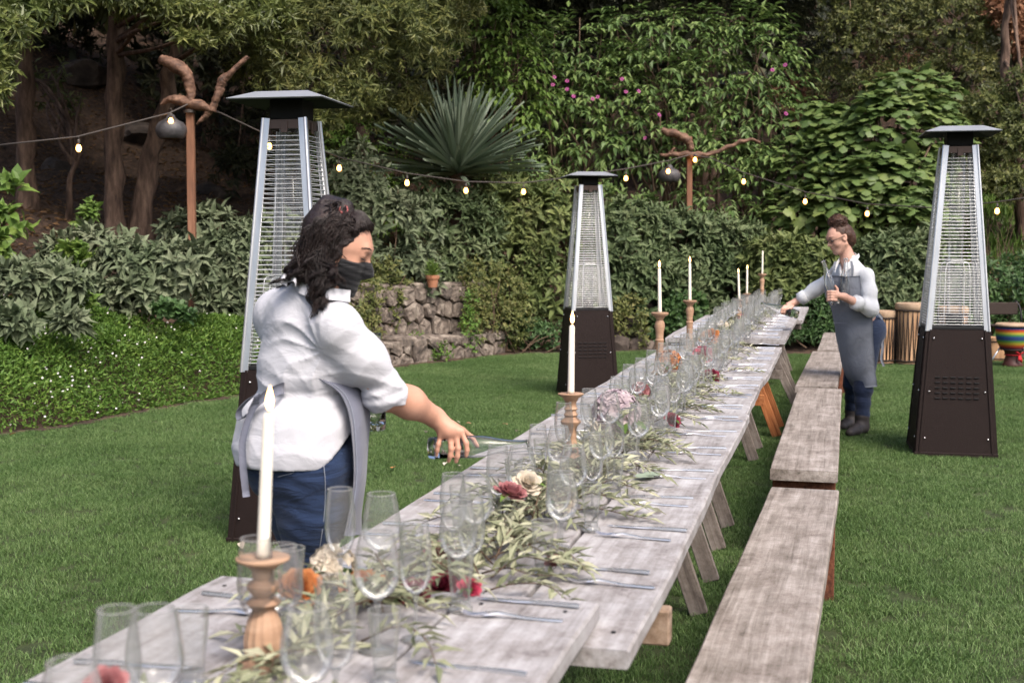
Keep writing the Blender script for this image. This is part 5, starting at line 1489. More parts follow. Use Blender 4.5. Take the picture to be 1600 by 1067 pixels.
# ------------------------------------------------------------------ ground cover with little white flowers along the lawn
def ground_cover():
    n = 170000
    X = rng.uniform(-9.5, -1.75, n * 3); Y = rng.uniform(4.5, 16.2, n * 3)
    d = edge_dist(X, Y)
    lim = np.where(Y > 13, 1.35, 2.0)
    k = (d > -.02) & (d < lim) & (X > -Y * .46 - .4)
    X, Y, d = X[k][:n], Y[k][:n], d[k][:n]
    # cushion profile: rises steeply at the lawn's edge and rounds over
    top = .42 * np.sqrt(np.clip(d / .5, 0, 1)) * np.clip((lim[k][:n] - d) / .5, .25, 1) + .07 * np.sin(X * 3.1 + 1) * np.sin(Y * 2.7) + .05 * np.sin(X * 7.3) * np.sin(Y * 6.1 + 2)
    Z = np.maximum(terrain(X, Y), 0) + np.maximum(top, .02) * (1 - .8 * rng.random(len(X)) ** 3)
    P = np.stack([X, Y, Z], 1)
    D = nrm(rng.normal(size=P.shape) * (.8, .8, .5) + np.array((.45, -.55, .55)))
    U = rng.normal(size=P.shape) * .6 + (0, -.3, 1)
    V, F = leaves_vf(P, D, U, rng.uniform(.035, .065, len(P)), rng.uniform(.014, .024, len(P)), 'dia')
    tag(link('ground_cover', mesh_np('ground_cover', V, F, MT['cover'])), kind='stuff')
    m = 400
    i = rng.choice(len(P), m, replace=False)
    i = i[(rng.random(m) < .35 + .65 * (X[i] < -3.3))]
    Pf = P[i] + (.0, -.02, .045)
    k5 = 5
    az = np.tile(np.arange(k5) * 2 * math.pi / k5, len(i)) + np.repeat(rng.uniform(0, 6, len(i)), k5)
    fn = nrm(np.array((.2, -.6, .7)) + rng.normal(0, .3, (len(i), 3))); fn = np.repeat(fn, k5, 0)
    rf = nrm(np.cross(fn, (1, 0, .1))); vv = np.cross(fn, rf)
    Dp = np.cos(az)[:, None] * rf + np.sin(az)[:, None] * vv
    V, F = leaves_vf(np.repeat(Pf, k5, 0), Dp, fn, .011, .010, 'dia')
    tag(link('ground_cover_flowers', mesh_np('ground_cover_flowers', V, F, MT['white_petal'])), kind='stuff')
ground_cover()

# ------------------------------------------------------------------ shrubs
def sage(label, lobes, n, mat='sage', L=.195, W=.37, per=9, parts=60, kind='ovate', group='grey green sage shrubs', stem=.12, name='sage_shrub', cat='shrub', up=.35, a0=25, a1=88, droop=.1, shell=.75):
    lb = PL(*lobes)
    t = plant(name, label, cat, lb, group)
    sk = []
    for c_, r_ in lb:                       # leaves all the way down to the soil
        gap = c_[2] - r_[2] - tz(c_[0], c_[1])
        if gap > .02 and c_[1] > 13.6: sk.append((c_ + (0, -.05, -(r_[2] * .7 + gap * .5)), (r_[0] * .95, r_[1] * .95, r_[2] * .45 + gap * .5)))
    P, D = blob(lb + sk, int(n * (1 + .35 * len(sk) / len(lb))), shell)
    put_leaves(t, *shoots(P, D, per, L, W, stem, a0, a1, up, droop), kind, MT[mat], parts)
    if n > 130: stems(t, [l[0] for l in lb] + list(P[:14]), MT['twig'], .012, .12)
    return t
# left bank
sage('grey green sage at the far left above the flowering ground cover', [(30, 455, 11.6, 75, 45), (85, 440, 11.7, 60, 40), (10, 500, 11.3, 50, 25)], 130, L=.19, parts=80)
sage('low grey sage clump rising out of the ground cover at the left edge', [(20, 505, 10.9, 40, 22), (110, 500, 11.2, 25, 14)], 40, L=.18, parts=40)
sage('broad grey green sage below the thick trunk', [(150, 400, 13.2, 85, 45), (210, 430, 13.0, 80, 60), (270, 425, 13.0, 60, 50), (190, 460, 12.7, 60, 34)], 260, L=.215, parts=110)
sage('tall grey green sage around the foot of the driftwood post', [(330, 370, 15.0, 55, 50), (380, 400, 14.8, 50, 60), (350, 430, 14.3, 50, 45), (290, 360, 15.2, 40, 30)], 230, L=.215, parts=90)
sage('sage behind the pouring woman and her heater', [(430, 400, 15.3, 50, 80), (420, 460, 14.8, 45, 50)], 190, L=.205, parts=40)
sage('tall pale sage right of the pouring woman', [(540, 320, 16.8, 65, 60), (590, 350, 16.9, 60, 65), (640, 350, 17.2, 55, 50), (560, 270, 17.2, 50, 45), (520, 380, 16.6, 45, 40)], 360, L=.19, W=.38, parts=110)
sage('dark bluish sage between the agave and the wall', [(690, 345, 18.2, 60, 55), (740, 350, 18.4, 55, 55), (660, 300, 18.6, 50, 40), (720, 400, 18.0, 60, 30)], 300, mat='sage_dark', L=.17, parts=70)
sage('dense sage left of the middle heater', [(800, 340, 18.8, 60, 55), (850, 370, 18.7, 65, 70), (800, 410, 18.5, 70, 50), (870, 310, 19, 50, 45), (780, 290, 19.2, 50, 30)], 420, L=.19, parts=120, mat='sage_olive')
sage('dense sage right of the middle heater', [(980, 370, 19, 65, 60), (1040, 370, 19.3, 70, 55), (1000, 430, 18.8, 60, 50), (950, 420, 18.7, 40, 50), (1085, 420, 19.3, 55, 60)], 440, L=.205, mat='sage_dark', parts=120)
sage('sage hedge behind the far candles', [(1120, 380, 19.5, 55, 45), (1160, 400, 19.6, 60, 55), (1140, 450, 19.3, 70, 50), (1210, 420, 19.3, 50, 50)], 360, L=.215, mat='sage_dark', parts=110)
sage('sage hedge left of the woman in glasses', [(1250, 405, 18.6, 65, 40), (1290, 430, 18.4, 60, 50), (1240, 455, 18.3, 60, 35), (1200, 400, 19, 40, 35)], 340, L=.215, mat='sage_olive', parts=100)
sage('sage hedge between the woman in glasses and the lawn heater', [(1390, 400, 17.8, 60, 40), (1430, 420, 17.7, 55, 45), (1400, 450, 17.5, 55, 40), (1455, 385, 17.9, 40, 35)], 320, L=.215, parts=100, mat='sage_dark')
sage('dark shrub behind the rainbow drum', [(1560, 430, 17.6, 55, 35), (1600, 460, 17.4, 60, 45), (1540, 465, 17.5, 40, 45), (1620, 420, 17.8, 50, 30), (1480, 450, 17.8, 50, 45), (1500, 500, 17.5, 50, 35)], 330, mat='nasturtium', L=.12, W=.45, parts=60, group=None, name='dark_shrub')
sage('leafy shrub under the arm of the woman in glasses', [(1270, 490, 17.9, 55, 35), (1300, 525, 17.7, 40, 25), (1240, 500, 18, 40, 30)], 180, mat='nasturtium', L=.14, W=.35, parts=50, group=None, name='fern_shrub', up=.1)
# bright sprigs among them
sage('bright lime green sapling at the left edge in front of the trunks', [(10, 300, 12.6, 32, 45), (20, 350, 12.5, 30, 40), (-10, 400, 12.3, 34, 45)], 26, mat='bright', L=.21, W=.55, parts=100, group='bright green sprigs', name='lime_sapling')
sage('lime green sprig sticking up before the thick trunk', [(142, 328, 13.6, 18, 14), (130, 345, 13.6, 14, 10)], 14, mat='bright', L=.13, W=.55, parts=40, group='bright green sprigs', name='lime_sprig')
sage('yellow green leafy sprig in the middle of the left sage', [(110, 390, 12.8, 24, 13), (130, 400, 12.8, 20, 12)], 16, mat='bright', L=.14, W=.6, parts=40, group='bright green sprigs', name='lime_sprig')
sage('yellow green leafy sprig at the lower edge of the left sage', [(118, 462, 11.9, 22, 22), (135, 470, 11.9, 14, 14)], 18, mat='bright', L=.12, W=.6, parts=40, group='bright green sprigs', name='lime_sprig')
sage('small bright ivy patch at the foot of the post sage', [(262, 480, 12.4, 30, 12), (290, 490, 12.4, 20, 10)], 26, mat='nasturtium', L=.10, W=.8, parts=40, kind='palm', group=None, name='ivy_patch', cat='ivy')
sage('small leaved green bush beside the heater with tiny white flowers', [(560, 225, 18.5, 55, 50), (610, 250, 18.6, 50, 40), (525, 250, 18.3, 40, 55), (640, 270, 18.9, 45, 28)], 620, mat='cover', L=.075, W=.5, per=7, parts=0, group=None, name='small_leaved_bush', kind='dia')
sage('yellow green bush spilling over the left end of the wall', [(575, 455, 15.9, 32, 42), (600, 420, 16.4, 35, 22), (560, 490, 15.5, 28, 28), (620, 440, 16.6, 26, 16)], 330, mat='yellowgreen', L=.075, W=.55, per=7, parts=60, group='yellow green wall bushes', name='wall_bush')
sage('yellow green bush hanging over the right end of the wall', [(760, 430, 17.5, 45, 30), (790, 455, 17.6, 40, 40), (745, 455, 17.2, 30, 20), (800, 500, 17.7, 40, 45)], 420, mat='yellowgreen', L=.075, W=.55, per=7, parts=60, group='yellow green wall bushes', name='wall_bush')
sage('low green cushion at the lawn edge between wall and heater', [(815, 520, 17.75, 55, 28), (860, 525, 17.8, 40, 26), (780, 530, 17.6, 26, 22)], 360, mat='nasturtium', L=.07, W=.7, per=6, parts=40, group=None, name='green_cushion')
sage('round leaved climber at the foot of the far candle holders', [(1055, 500, 18.5, 28, 45), (1030, 520, 18.5, 22, 30), (1080, 490, 18.7, 26, 40)], 190, mat='nasturtium', L=.10, W=.95, per=5, parts=80, kind='round', group=None, name='round_leaved_climber', cat='climber')
sage('creeping green plant over the boulders behind the middle heater', [(965, 480, 18.2, 18, 20), (1005, 500, 18.1, 14, 26), (985, 470, 18.3, 24, 14)], 90, mat='yellowgreen', L=.08, W=.6, per=6, parts=30, group=None, name='creeping_plant')
sage('leafy plant trailing over the ledge of the stone wall', [(690, 540, 16.3, 24, 9), (650, 520, 16.2, 14, 10), (735, 465, 16.9, 20, 16)], 70, mat='cover', L=.06, W=.6, per=6, parts=30, group=None, name='creeping_plant')
sage('reddish dry fern on the bank above the wall', [(620, 395, 17.3, 30, 26), (650, 400, 17.4, 26, 20), (600, 405, 17.1, 22, 20)], 120, mat='fern_dry', L=.2, W=.12, per=9, parts=0, kind='lance', group=None, name='dry_fern', cat='fern', up=.8, a0=8, a1=50)
sage('fresh green vine trailing below the agave', [(770, 285, 19.4, 50, 30), (820, 270, 19.6, 40, 28), (700, 300, 19.2, 60, 26), (850, 260, 19.8, 26, 20)], 230, mat='dahlia', L=.11, W=.5, per=6, parts=60, group=None, name='trailing_vine', cat='vine')
sage('bright green bush behind the middle heater', [(985, 320, 20, 45, 28), (930, 300, 20.2, 40, 30), (1020, 330, 20, 30, 20)], 200, mat='dahlia', L=.13, W=.5, per=6, parts=60, group=None, name='bright_bush')

# ------------------------------------------------------------------ agave rosette
def agave():
    c = at(714, 258, 18.6)
    t = thing('agave', 'large grey green agave rosette with straight sword leaves', 'agave', (c[0], c[1], tz(c[0], c[1])))
    loc = np.array(t.location)
    MB().tube([(0, 0, -.1), (0, 0, c[2] - loc[2] - .05)], [.16, .13], 10).done('trunk', MT['bark'], t)
    mesh = []
    for v in range(4):
        st = np.linspace(0, 1, 7)
        w = np.array([.030, .036, .042, .040, .032, .019, .001]) * .85
        sag = -.07 * st ** 2 * (v * .5)
        V = []
        for s_, ww, z in zip(st, w, sag): V += [(s_, -ww, z + .012), (s_, 0, z - .006), (s_, ww, z + .012)]
        F = [[i * 3 + j, (i + 1) * 3 + j, (i + 1) * 3 + j + 1, i * 3 + j + 1] for i in range(6) for j in range(2)]
        me = mesh_np('blade', np.array(V), np.array(F), MT['agave']); mesh.append(me)
    n = 300
    for i in range(n):
        f = (i + .5) / n
        el = math.radians(88 - 84 * f ** .9 + rng.normal(0, 8)); az = i * 2.39996 + rng.normal(0, .35)
        d = np.array((math.cos(az) * math.cos(el), math.sin(az) * math.cos(el), math.sin(el)))
        L = 1.30 * rng.uniform(.68, 1.1) * (.86 + .14 * math.cos(el))
        X, Y, Z = leaf_basis(d[None], np.array([[0, 0, 1.0]]) - d[None] * .01 + (np.array([[-d[0], -d[1], .3]]) if el > 1.2 else 0))
        x, y, z = X[0] * L, Y[0] * L, Z[0] * L
        p = c - loc + d * .05 - np.array((0, 0, .16 * f))
        o = link('blade', mesh[min(3, int(f * 4))], t)
        o.matrix_basis = Matrix(((x[0], y[0], z[0], p[0]), (x[1], y[1], z[1], p[1]), (x[2], y[2], z[2], p[2]), (0, 0, 0, 1)))
agave()

# ------------------------------------------------------------------ tall leafy plants behind
def tree_dahlia(label, lobes, n, flowers=(), mat='dahlia', L=.165, parts=120, group='tall compound leaved shrubs'):
    lb = PL(*lobes)
    t = plant('compound_leaf_shrub', label, 'shrub', lb, group)
    P, D = blob(lb, n, .6)
    put_leaves(t, *compound(P, D, 3, L, .36, .40, .28), 'lance', MT[mat], parts)
    stems(t, [l[0] for l in lb] + list(P[:20]), MT['twig'], .03, .25)
    for k, (fx, fy) in enumerate(flowers):
        c = at(fx, fy, min(l[2] for l in lobes) - 1.2) - np.array(t.location)
        m = 8
        az = np.arange(m) * 2 * math.pi / m
        fn = nrm(np.array((rng.normal(0, .3), -.8, .4)))
        rf = nrm(np.cross(fn, (1, 0, .1))); vv = np.cross(fn, rf)
        Dp = np.cos(az)[:, None] * rf + np.sin(az)[:, None] * vv + fn * .25
        V, F = leaves_vf(np.repeat(c[None], m, 0), nrm(Dp), np.repeat(fn[None], m, 0), .038, .025, 'dia')
        fl = link('flower', mesh_np('flower', V, F, MT['pink_petal']), t)
        MB()._hub(c, fn).done('flower_heart', MT['yellowgreen'], fl, True)
def _hub(s, c, n): return s.el_ball(np.asarray(c) + n * .008, .010, 6)
MB._hub = _hub
tree_dahlia('leafy shrub with pink flowers right of the agave', [(850, 150, 22, 75, 70), (900, 100, 22.5, 75, 70), (880, 200, 21.6, 80, 60), (950, 170, 22, 70, 60), (860, 260, 21.2, 60, 45), (930, 250, 21.3, 60, 45)], 400, [(866, 121), (886, 127), (864, 133), (886, 140), (896, 151), (926, 155), (934, 152)], parts=150)
tree_dahlia('leafy shrub with pink flowers above the far driftwood post', [(1010, 140, 21.8, 80, 60), (1060, 90, 22.3, 80, 70), (1100, 160, 21.8, 75, 60), (1020, 220, 21.3, 75, 55), (1100, 250, 21.2, 70, 50), (1000, 60, 22.6, 60, 50)], 400, [(972, 124), (978, 144), (998, 143), (1030, 180), (1008, 216)], parts=150)
tree_dahlia('leafy shrub with two pink flowers left of the lobed leaf shrub', [(1170, 120, 22, 70, 80), (1190, 200, 21.6, 75, 70), (1150, 280, 21.2, 75, 50), (1210, 290, 20.9, 60, 55), (1160, 60, 22.4, 55, 45), (1210, 350, 20.3, 50, 30), (1120, 330, 20.6, 55, 30)], 400, [(1207, 110), (1227, 102), (1228, 178)], parts=150)
tree_dahlia('bright green leafy climber above the agave', [(770, 60, 21.5, 55, 60), (790, 120, 21.2, 50, 45), (740, 20, 21.8, 45, 35), (800, 170, 21, 40, 40)], 330, mat='bright', L=.15, parts=100, group=None)
def maple(label, lobes, n, parts=150, L=.205, mat='maple', group='broad lobed leaf shrubs'):
    lb = PL(*lobes)
    t = plant('lobed_leaf_shrub', label, 'shrub', lb, group)
    P, D = blob(lb, n, .72)
    D2 = nrm(D * (1, 1, .3) + (0, 0, -.35) + rng.normal(0, .3, P.shape))
    U = nrm(D * .8 + (0, -.2, .75) + rng.normal(0, .2, P.shape))
    put_leaves(t, P, D2, U, rng.uniform(.6, 1.15, len(P)) * L, L * .95, 'palm', MT[mat], parts)
    stems(t, [l[0] for l in lb] + list(P[:24]), MT['twig'], .025, .25)
maple('tall shrub with broad lobed leaves between the woman in glasses and her heater', [(1420, 150, 19.8, 70, 40), (1400, 200, 19.6, 80, 60), (1450, 220, 19.6, 60, 60), (1390, 290, 19.2, 90, 60), (1330, 250, 19.8, 60, 60), (1340, 320, 19.2, 70, 50), (1430, 330, 18.9, 60, 50), (1290, 300, 19.6, 50, 50)], 1500, 260)
maple('lobed leaf shrub behind the hair of the woman in glasses', [(1290, 200, 20.6, 50, 40), (1260, 260, 20.4, 50, 50), (1270, 340, 19.6, 50, 45), (1230, 330, 20, 40, 40)], 560, 90)

# ------------------------------------------------------------------ trees
def trunk(pts, name='trunk'):
    pass
def tree(label, path, lobes, n, mat, L, W, per, kind='lance', stem=.16, name='tree', droop=.25, up=-.05, parts=0, group='trees of the shaded slope', shell=.55, front=True, a0=25, a1=80, limbs=10, upper=(), nu=0):
    """path: (px, py, Y, radius_m) of the trunk from the ground up; lobes in pixels or metres"""
    b = at(*path[0][:3]); zb = tz(b[0], b[1])
    t = thing(name, label, 'tree', (b[0], b[1], zb), 0, group)
    loc = np.array(t.location)
    p = [np.array((b[0], b[1], zb - .15))] + [at(*q[:3]) for q in path[1:]]
    pts = spline(p, 26) - loc
    rr = np.interp(np.linspace(0, 1, 26), np.linspace(0, 1, len(path)), [q[3] for q in path])
    rr = rr * (1 + .5 * np.exp(-np.linspace(0, 1, 26) * 26))
    V, F = tube_vf(pts, rr, 14)
    V = V + .03 * np.sin(V[:, [2, 0, 1]] * 9) * np.sin(V[:, [1, 2, 0]] * 14 + 1)
    MB().add(V, F).done('trunk', MT['bark'], t, True)
    lb = PL(*lobes) if len(lobes[0]) >= 5 else lobes
    P, D = blob(lb, n, shell, front)
    m = MB()
    top = pts[-1]
    for q in [l[0] for l in lb][:limbs] + list(P[:limbs]):
        e = q - loc
        s0 = pts[rng.integers(14, 26)]
        m.tube(spline([s0, (s0 + e) / 2 + rng.normal(0, .12, 3) + (0, 0, .1), e], 8), np.linspace(.035, .008, 8), 6)
    m.done('branches', MT['bark'], t, True)
    put_leaves(t, *shoots(P, D, per, L, W, stem, a0, a1, up, droop), kind, MT[mat], parts, 'crown')
    if upper:  # unseen leaf mass above the frame, added to darken the ground below
        P, D = blob(PL(*upper), nu, .35, False)
        put_leaves(t, P, nrm(D + rdir(len(P)) + (0, 0, -.3)), rdir(len(P)) + (0, 0, .8), rng.uniform(.22, .4, len(P)), .13, 'dia', MT[mat], 0, 'upper_shade_crown')
LZ = dict(mat='laurel', L=.165, W=.27, per=10, kind='lance', stem=.16)
tree('slender dark trunked tree at the far left, its crown hanging into the frame', [(42, 325, 17.2, .13), (40, 200, 17.2, .12), (38, 60, 17.2, .11), (30, -150, 17.2, .09), (20, -330, 17, .05)],
     [(5, 60, 12.5, 55, 50), (-10, 110, 12.3, 45, 50), (70, 0, 13, 70, 36), (20, 10, 12.8, 80, 40), (140, -15, 13.4, 80, 36), (0, 150, 12.2, 22, 36), (60, -50, 13.2, 150, 50)], 560, parts=120, upper=[(-100, -250, 15, 260, 160), (150, -220, 15.5, 200, 130), (-250, -60, 14, 140, 160)], nu=5000, **LZ)
tree('thick straight trunked tree behind the left sage', [(178, 335, 17.0, .135), (178, 250, 17, .118), (180, 120, 17, .112), (182, -40, 17, .10), (180, -350, 17, .06)],
     [(250, 14, 14.6, 80, 36), (330, 34, 14.8, 80, 44), (190, -6, 14.4, 70, 26), (390, 24, 15.2, 80, 50), (280, -40, 15, 150, 50), (300, 60, 14.6, 40, 20)], 620, parts=120, upper=[(250, -260, 17, 280, 170), (60, -220, 18, 260, 150), (100, -80, 20, 220, 100), (320, -90, 19, 200, 80)], nu=9000, **LZ)
tree('leaning twisted tree between the thick trunk and the driftwood post', [(212, 333, 17.2, .16), (232, 260, 17.2, .125), (258, 170, 17.1, .11), (268, 100, 17, .09), (300, 0, 17, .07), (380, -200, 17, .04)],
     [(380, 60, 16.0, 60, 50), (440, 50, 15.6, 80, 70), (520, 60, 15.5, 90, 70), (600, 50, 15.6, 80, 70), (460, 130, 15.4, 70, 55), (540, 150, 15.4, 60, 50), (660, 50, 16, 60, 70), (400, 110, 16.4, 50, 40), (500, 190, 15.3, 46, 30), (360, -10, 16, 100, 50)], 1000, parts=120, upper=[(520, -200, 17, 330, 150), (420, -60, 19, 220, 70)], nu=6000, limbs=3, **dict(LZ, mat='olive_tree', L=.15))
tree('short bent sapling trunk between the two left trunks', [(103, 322, 17.6, .05), (110, 290, 17.6, .04), (118, 250, 17.8, .03), (112, 190, 18, .02)], [(112, 170, 18.2, 30, 30), (60, 130, 18.6, 50, 50)], 40, parts=0, **LZ)
tree('grey branched tree behind the agave with narrow olive leaves', [(560, 300, 21, .16), (565, 150, 21, .14), (600, 20, 21, .12), (620, -200, 21, .08)],
     [(600, 120, 18.6, 70, 60), (650, 100, 18.4, 60, 60), (690, 50, 18.8, 50, 60), (560, 180, 18.4, 60, 40), (630, 165, 18.3, 50, 36), (715, 10, 19.2, 40, 50), (600, 10, 19, 160, 60), (520, 220, 18.8, 50, 50), (470, 250, 19, 60, 60)], 900, parts=100, upper=[(650, -180, 20, 320, 140), (560, -60, 22, 260, 80)], nu=5000, **dict(LZ, mat='olive_tree', W=.2))
tree('dark conifer behind the pink flowered shrubs', [(1105, 200, 25, .22), (1105, 60, 25, .2), (1100, -100, 25, .17), (1100, -500, 25, .05)],
     [(1100, 30, 24.5, 120, 90), (1000, 20, 25, 110, 100), (1220, 60, 25, 100, 110), (930, 0, 25.5, 100, 90), (820, 60, 26, 110, 110), (1000, 130, 25.6, 120, 60), (1240, 180, 24.5, 70, 90)], 1100, 'conifer', .26, .16, 11, 'lance', .26, parts=0, group=None, droop=.5, upper=[(1100, -180, 24, 330, 160), (900, -140, 25, 300, 150)], nu=7000)
tree('second dark conifer closing the view above the agave', [(800, 250, 27, .2), (800, 50, 27, .18), (800, -300, 27, .1)],
     [(740, 60, 26.5, 110, 120), (860, 30, 26.5, 110, 110), (680, 120, 26.2, 110, 100), (780, 180, 26, 120, 80)], 800, 'conifer', .28, .18, 11, 'lance', .26, parts=0, group=None, droop=.5, upper=[(750, -170, 26, 330, 150)], nu=5000)
tree('multi stemmed fine leaved tree above the lobed leaf shrub', [(1350, 240, 23, .12), (1355, 150, 23, .1), (1370, 40, 23, .08), (1380, -150, 23, .05)],
     [(1330, 60, 22.6, 60, 70), (1400, 50, 22.4, 80, 70), (1480, 40, 22, 80, 70), (1530, 60, 22, 40, 80), (1420, 130, 22.2, 100, 40), (1300, 140, 23, 50, 60), (1500, 120, 21.8, 70, 50), (1400, -20, 22.5, 150, 50)], 1900, 'olive_tree', .115, .42, 8, 'dia', .16, parts=0, group='fine leaved trees at the right', upper=[(1400, -200, 23, 330, 150)], nu=4500)
tree('fine leaved tree at the right edge above the lawn heater', [(1600, 350, 20.5, .1), (1590, 250, 20.5, .09), (1570, 100, 20.6, .07), (1580, -60, 20.6, .04)],
     [(1560, 180, 20.2, 60, 50), (1600, 230, 19.8, 70, 70), (1520, 230, 20.4, 50, 60), (1620, 150, 20, 60, 60), (1580, 290, 19.4, 60, 36), (1500, 180, 20.6, 50, 40), (1540, 270, 20, 40, 40)], 1300, 'olive_tree', .125, .42, 8, 'dia', .16, parts=0, group='fine leaved trees at the right', limbs=2)
tree('pale orange tree at the upper right corner, sunlight put into its leaf colour', [(1590, 300, 22.5, .1), (1590, 120, 22.5, .08), (1585, -60, 22.5, .06)],
     [(1572, 14, 21.5, 36, 36), (1600, 50, 21.5, 36, 44), (1600, -30, 22, 60, 40)], 520, 'autumn', .16, .45, 8, 'dia', .16, parts=0, group=None)  # sunlit orange hillside drawn as a tree; the sun's brightness is in its colour
tree('reddish bush tree glimpsed low between the shrubs at the right', [(1260, 330, 24, .08), (1255, 250, 24, .07), (1260, 160, 24, .04)],
     [(1240, 160, 24, 50, 50), (1400, 110, 25, 60, 40), (1270, 200, 23.6, 40, 40)], 200, 'autumn', .13, .4, 7, 'dia', .14, parts=0, group=None)
tree('dark broadleaf tree far back on the left slope', [(330, 240, 25, .18), (330, 80, 25, .15), (330, -200, 25, .1)],
     [(330, 130, 24.5, 110, 90), (440, 220, 23.5, 90, 90), (420, 80, 25, 120, 110), (200, 50, 26, 130, 60), (60, 50, 26, 120, 70), (520, 240, 22.6, 60, 60), (370, 270, 22, 50, 50)], 1100, 'conifer', .24, .3, 9, 'lance', .2, parts=0, group=None, upper=[(200, -120, 24, 400, 130), (0, -160, 22, 300, 150)], nu=9000)
# grassy slope and bare twiggy bush at the right
def right_bank():
    n = 9000
    X = rng.uniform(5.6, 9.5, n); Y = rng.uniform(17.4, 24, n)
    P = np.stack([X, Y, terrain(X, Y)], 1)
    D = nrm(rng.normal(0, .35, P.shape) + (0, 0, 1))
    V, F = leaves_vf(P, D, rdir(n), rng.uniform(.15, .34, n), .016, 'dia')
    tag(link('bank_grass', mesh_np('bank_grass', V, F, MT['bright'])), kind='stuff')
    c = at(1575, 420, 18.6)
    t = thing('twiggy_bush', 'bare brown twiggy bush on the grassy bank at the right edge', 'shrub', (c[0], c[1], tz(c[0], c[1])))
    m = MB()
    for i in range(60):
        d = nrm(rng.normal(0, .6, 3) + (0, 0, 1)); L = rng.uniform(.5, 1.25)
        m.tube(spline([(0, 0, 0), d * L * .5 + rng.normal(0, .05, 3), d * L + rng.normal(0, .12, 3)], 6), np.linspace(.009, .002, 6), 4)
    m.done('twigs', MT['twig'], t)
    # leaf litter on the shaded slope
    k = 14000
    X = rng.uniform(-10, -1, k); Y = rng.uniform(13, 27, k); d = edge_dist(X, Y)
    q = d > 2.0; X, Y = X[q], Y[q]
    P = np.stack([X, Y, terrain(X, Y) + .015], 1)
    D = nrm(rng.normal(size=P.shape) * (1, 1, .25))
    V, F = leaves_vf(P, D, rng.normal(0, .4, P.shape) + (0, 0, 1), rng.uniform(.06, .12, len(P)), .04, 'dia')
    tag(link('leaf_litter', mesh_np('leaf_litter', V, F, MT['fern_dry'])), kind='stuff')
right_bank()
def hill_wood():
    """the wood higher up the slope, one far mass"""
    n = 34000
    X = rng.uniform(-22, 22, n * 2); Y = rng.uniform(25, 46, n * 2)
    k = rng.random(n * 2) < np.clip((Y - 24) / 6, .2, 1)
    X, Y = X[k][:n], Y[k][:n]
    Z = terrain(X, Y) + rng.uniform(0, 1, len(X)) ** 1.4 * (2.5 + 1.8 * np.sin(X * .9) * np.sin(Y * .7))
    P = np.stack([X, Y, Z], 1)
    D = nrm(rng.normal(size=P.shape) + (0, -.4, .1))
    V, F = leaves_vf(P, D, rng.normal(size=P.shape) + (0, -.4, .6), rng.uniform(.3, .6, len(P)), .26, 'dia')
    tag(link('hillside_wood', mesh_np('hillside_wood', V, F, MT['conifer'])), kind='stuff')
hill_wood()
# ------------------------------------------------------------------ glass water bottles
def bottle(base, mouth, label, r=.035):
    base, mouth = np.asarray(base, float), np.asarray(mouth, float)
    L = np.linalg.norm(mouth - base)
    t = thing('water_bottle', label, 'bottle', base, 0, 'clear water bottles')
    q = Vector(nrm(mouth - base)).to_track_quat('Z', 'Y')
    t.rotation_mode = 'QUATERNION'; t.rotation_quaternion = q
    prof = [(1e-4, .0), (r * .86, .001), (r * .98, .006), (r, .018), (r, L * .48), (r * .96, L * .55), (r * .82, L * .63), (r * .62, L * .72), (r * .47, L * .82), (r * .41, L * .92), (r * .40, L * .965), (r * .48, L * .97), (r * .48, L * .995), (r * .42, L)]
    inn = [(r * .34, L), (r * .32, L * .92), (r * .38, L * .82), (r * .53, L * .72), (r * .73, L * .63), (r * .87, L * .55), (r * .91, L * .48), (r * .91, .022), (1e-4, .016)]
    MB().lathe(prof + inn, 32).done('wall', MT['real_glass'], t, True)
bottle(at(669, 700, 4.0), at(827, 694, 3.98), 'clear glass bottle held level over the glasses by the woman in the mask')
bottle(at(586, 672, 4.12), at(588, 520, 4.12), 'clear glass bottle hanging from the other hand of the woman in the mask')
bottle(at(1306, 476, 9.80), at(1286, 407, 9.86), 'clear glass bottle leaning outward against the slate apron', .036)
bottle(at(1319, 470, 9.86), at(1322, 404, 9.95), 'clear glass bottle upright against the slate apron', .036)
bottle(at(1247, 492, 10.30), at(1190, 474, 10.45), 'clear glass bottle tipped over the far table', .036)

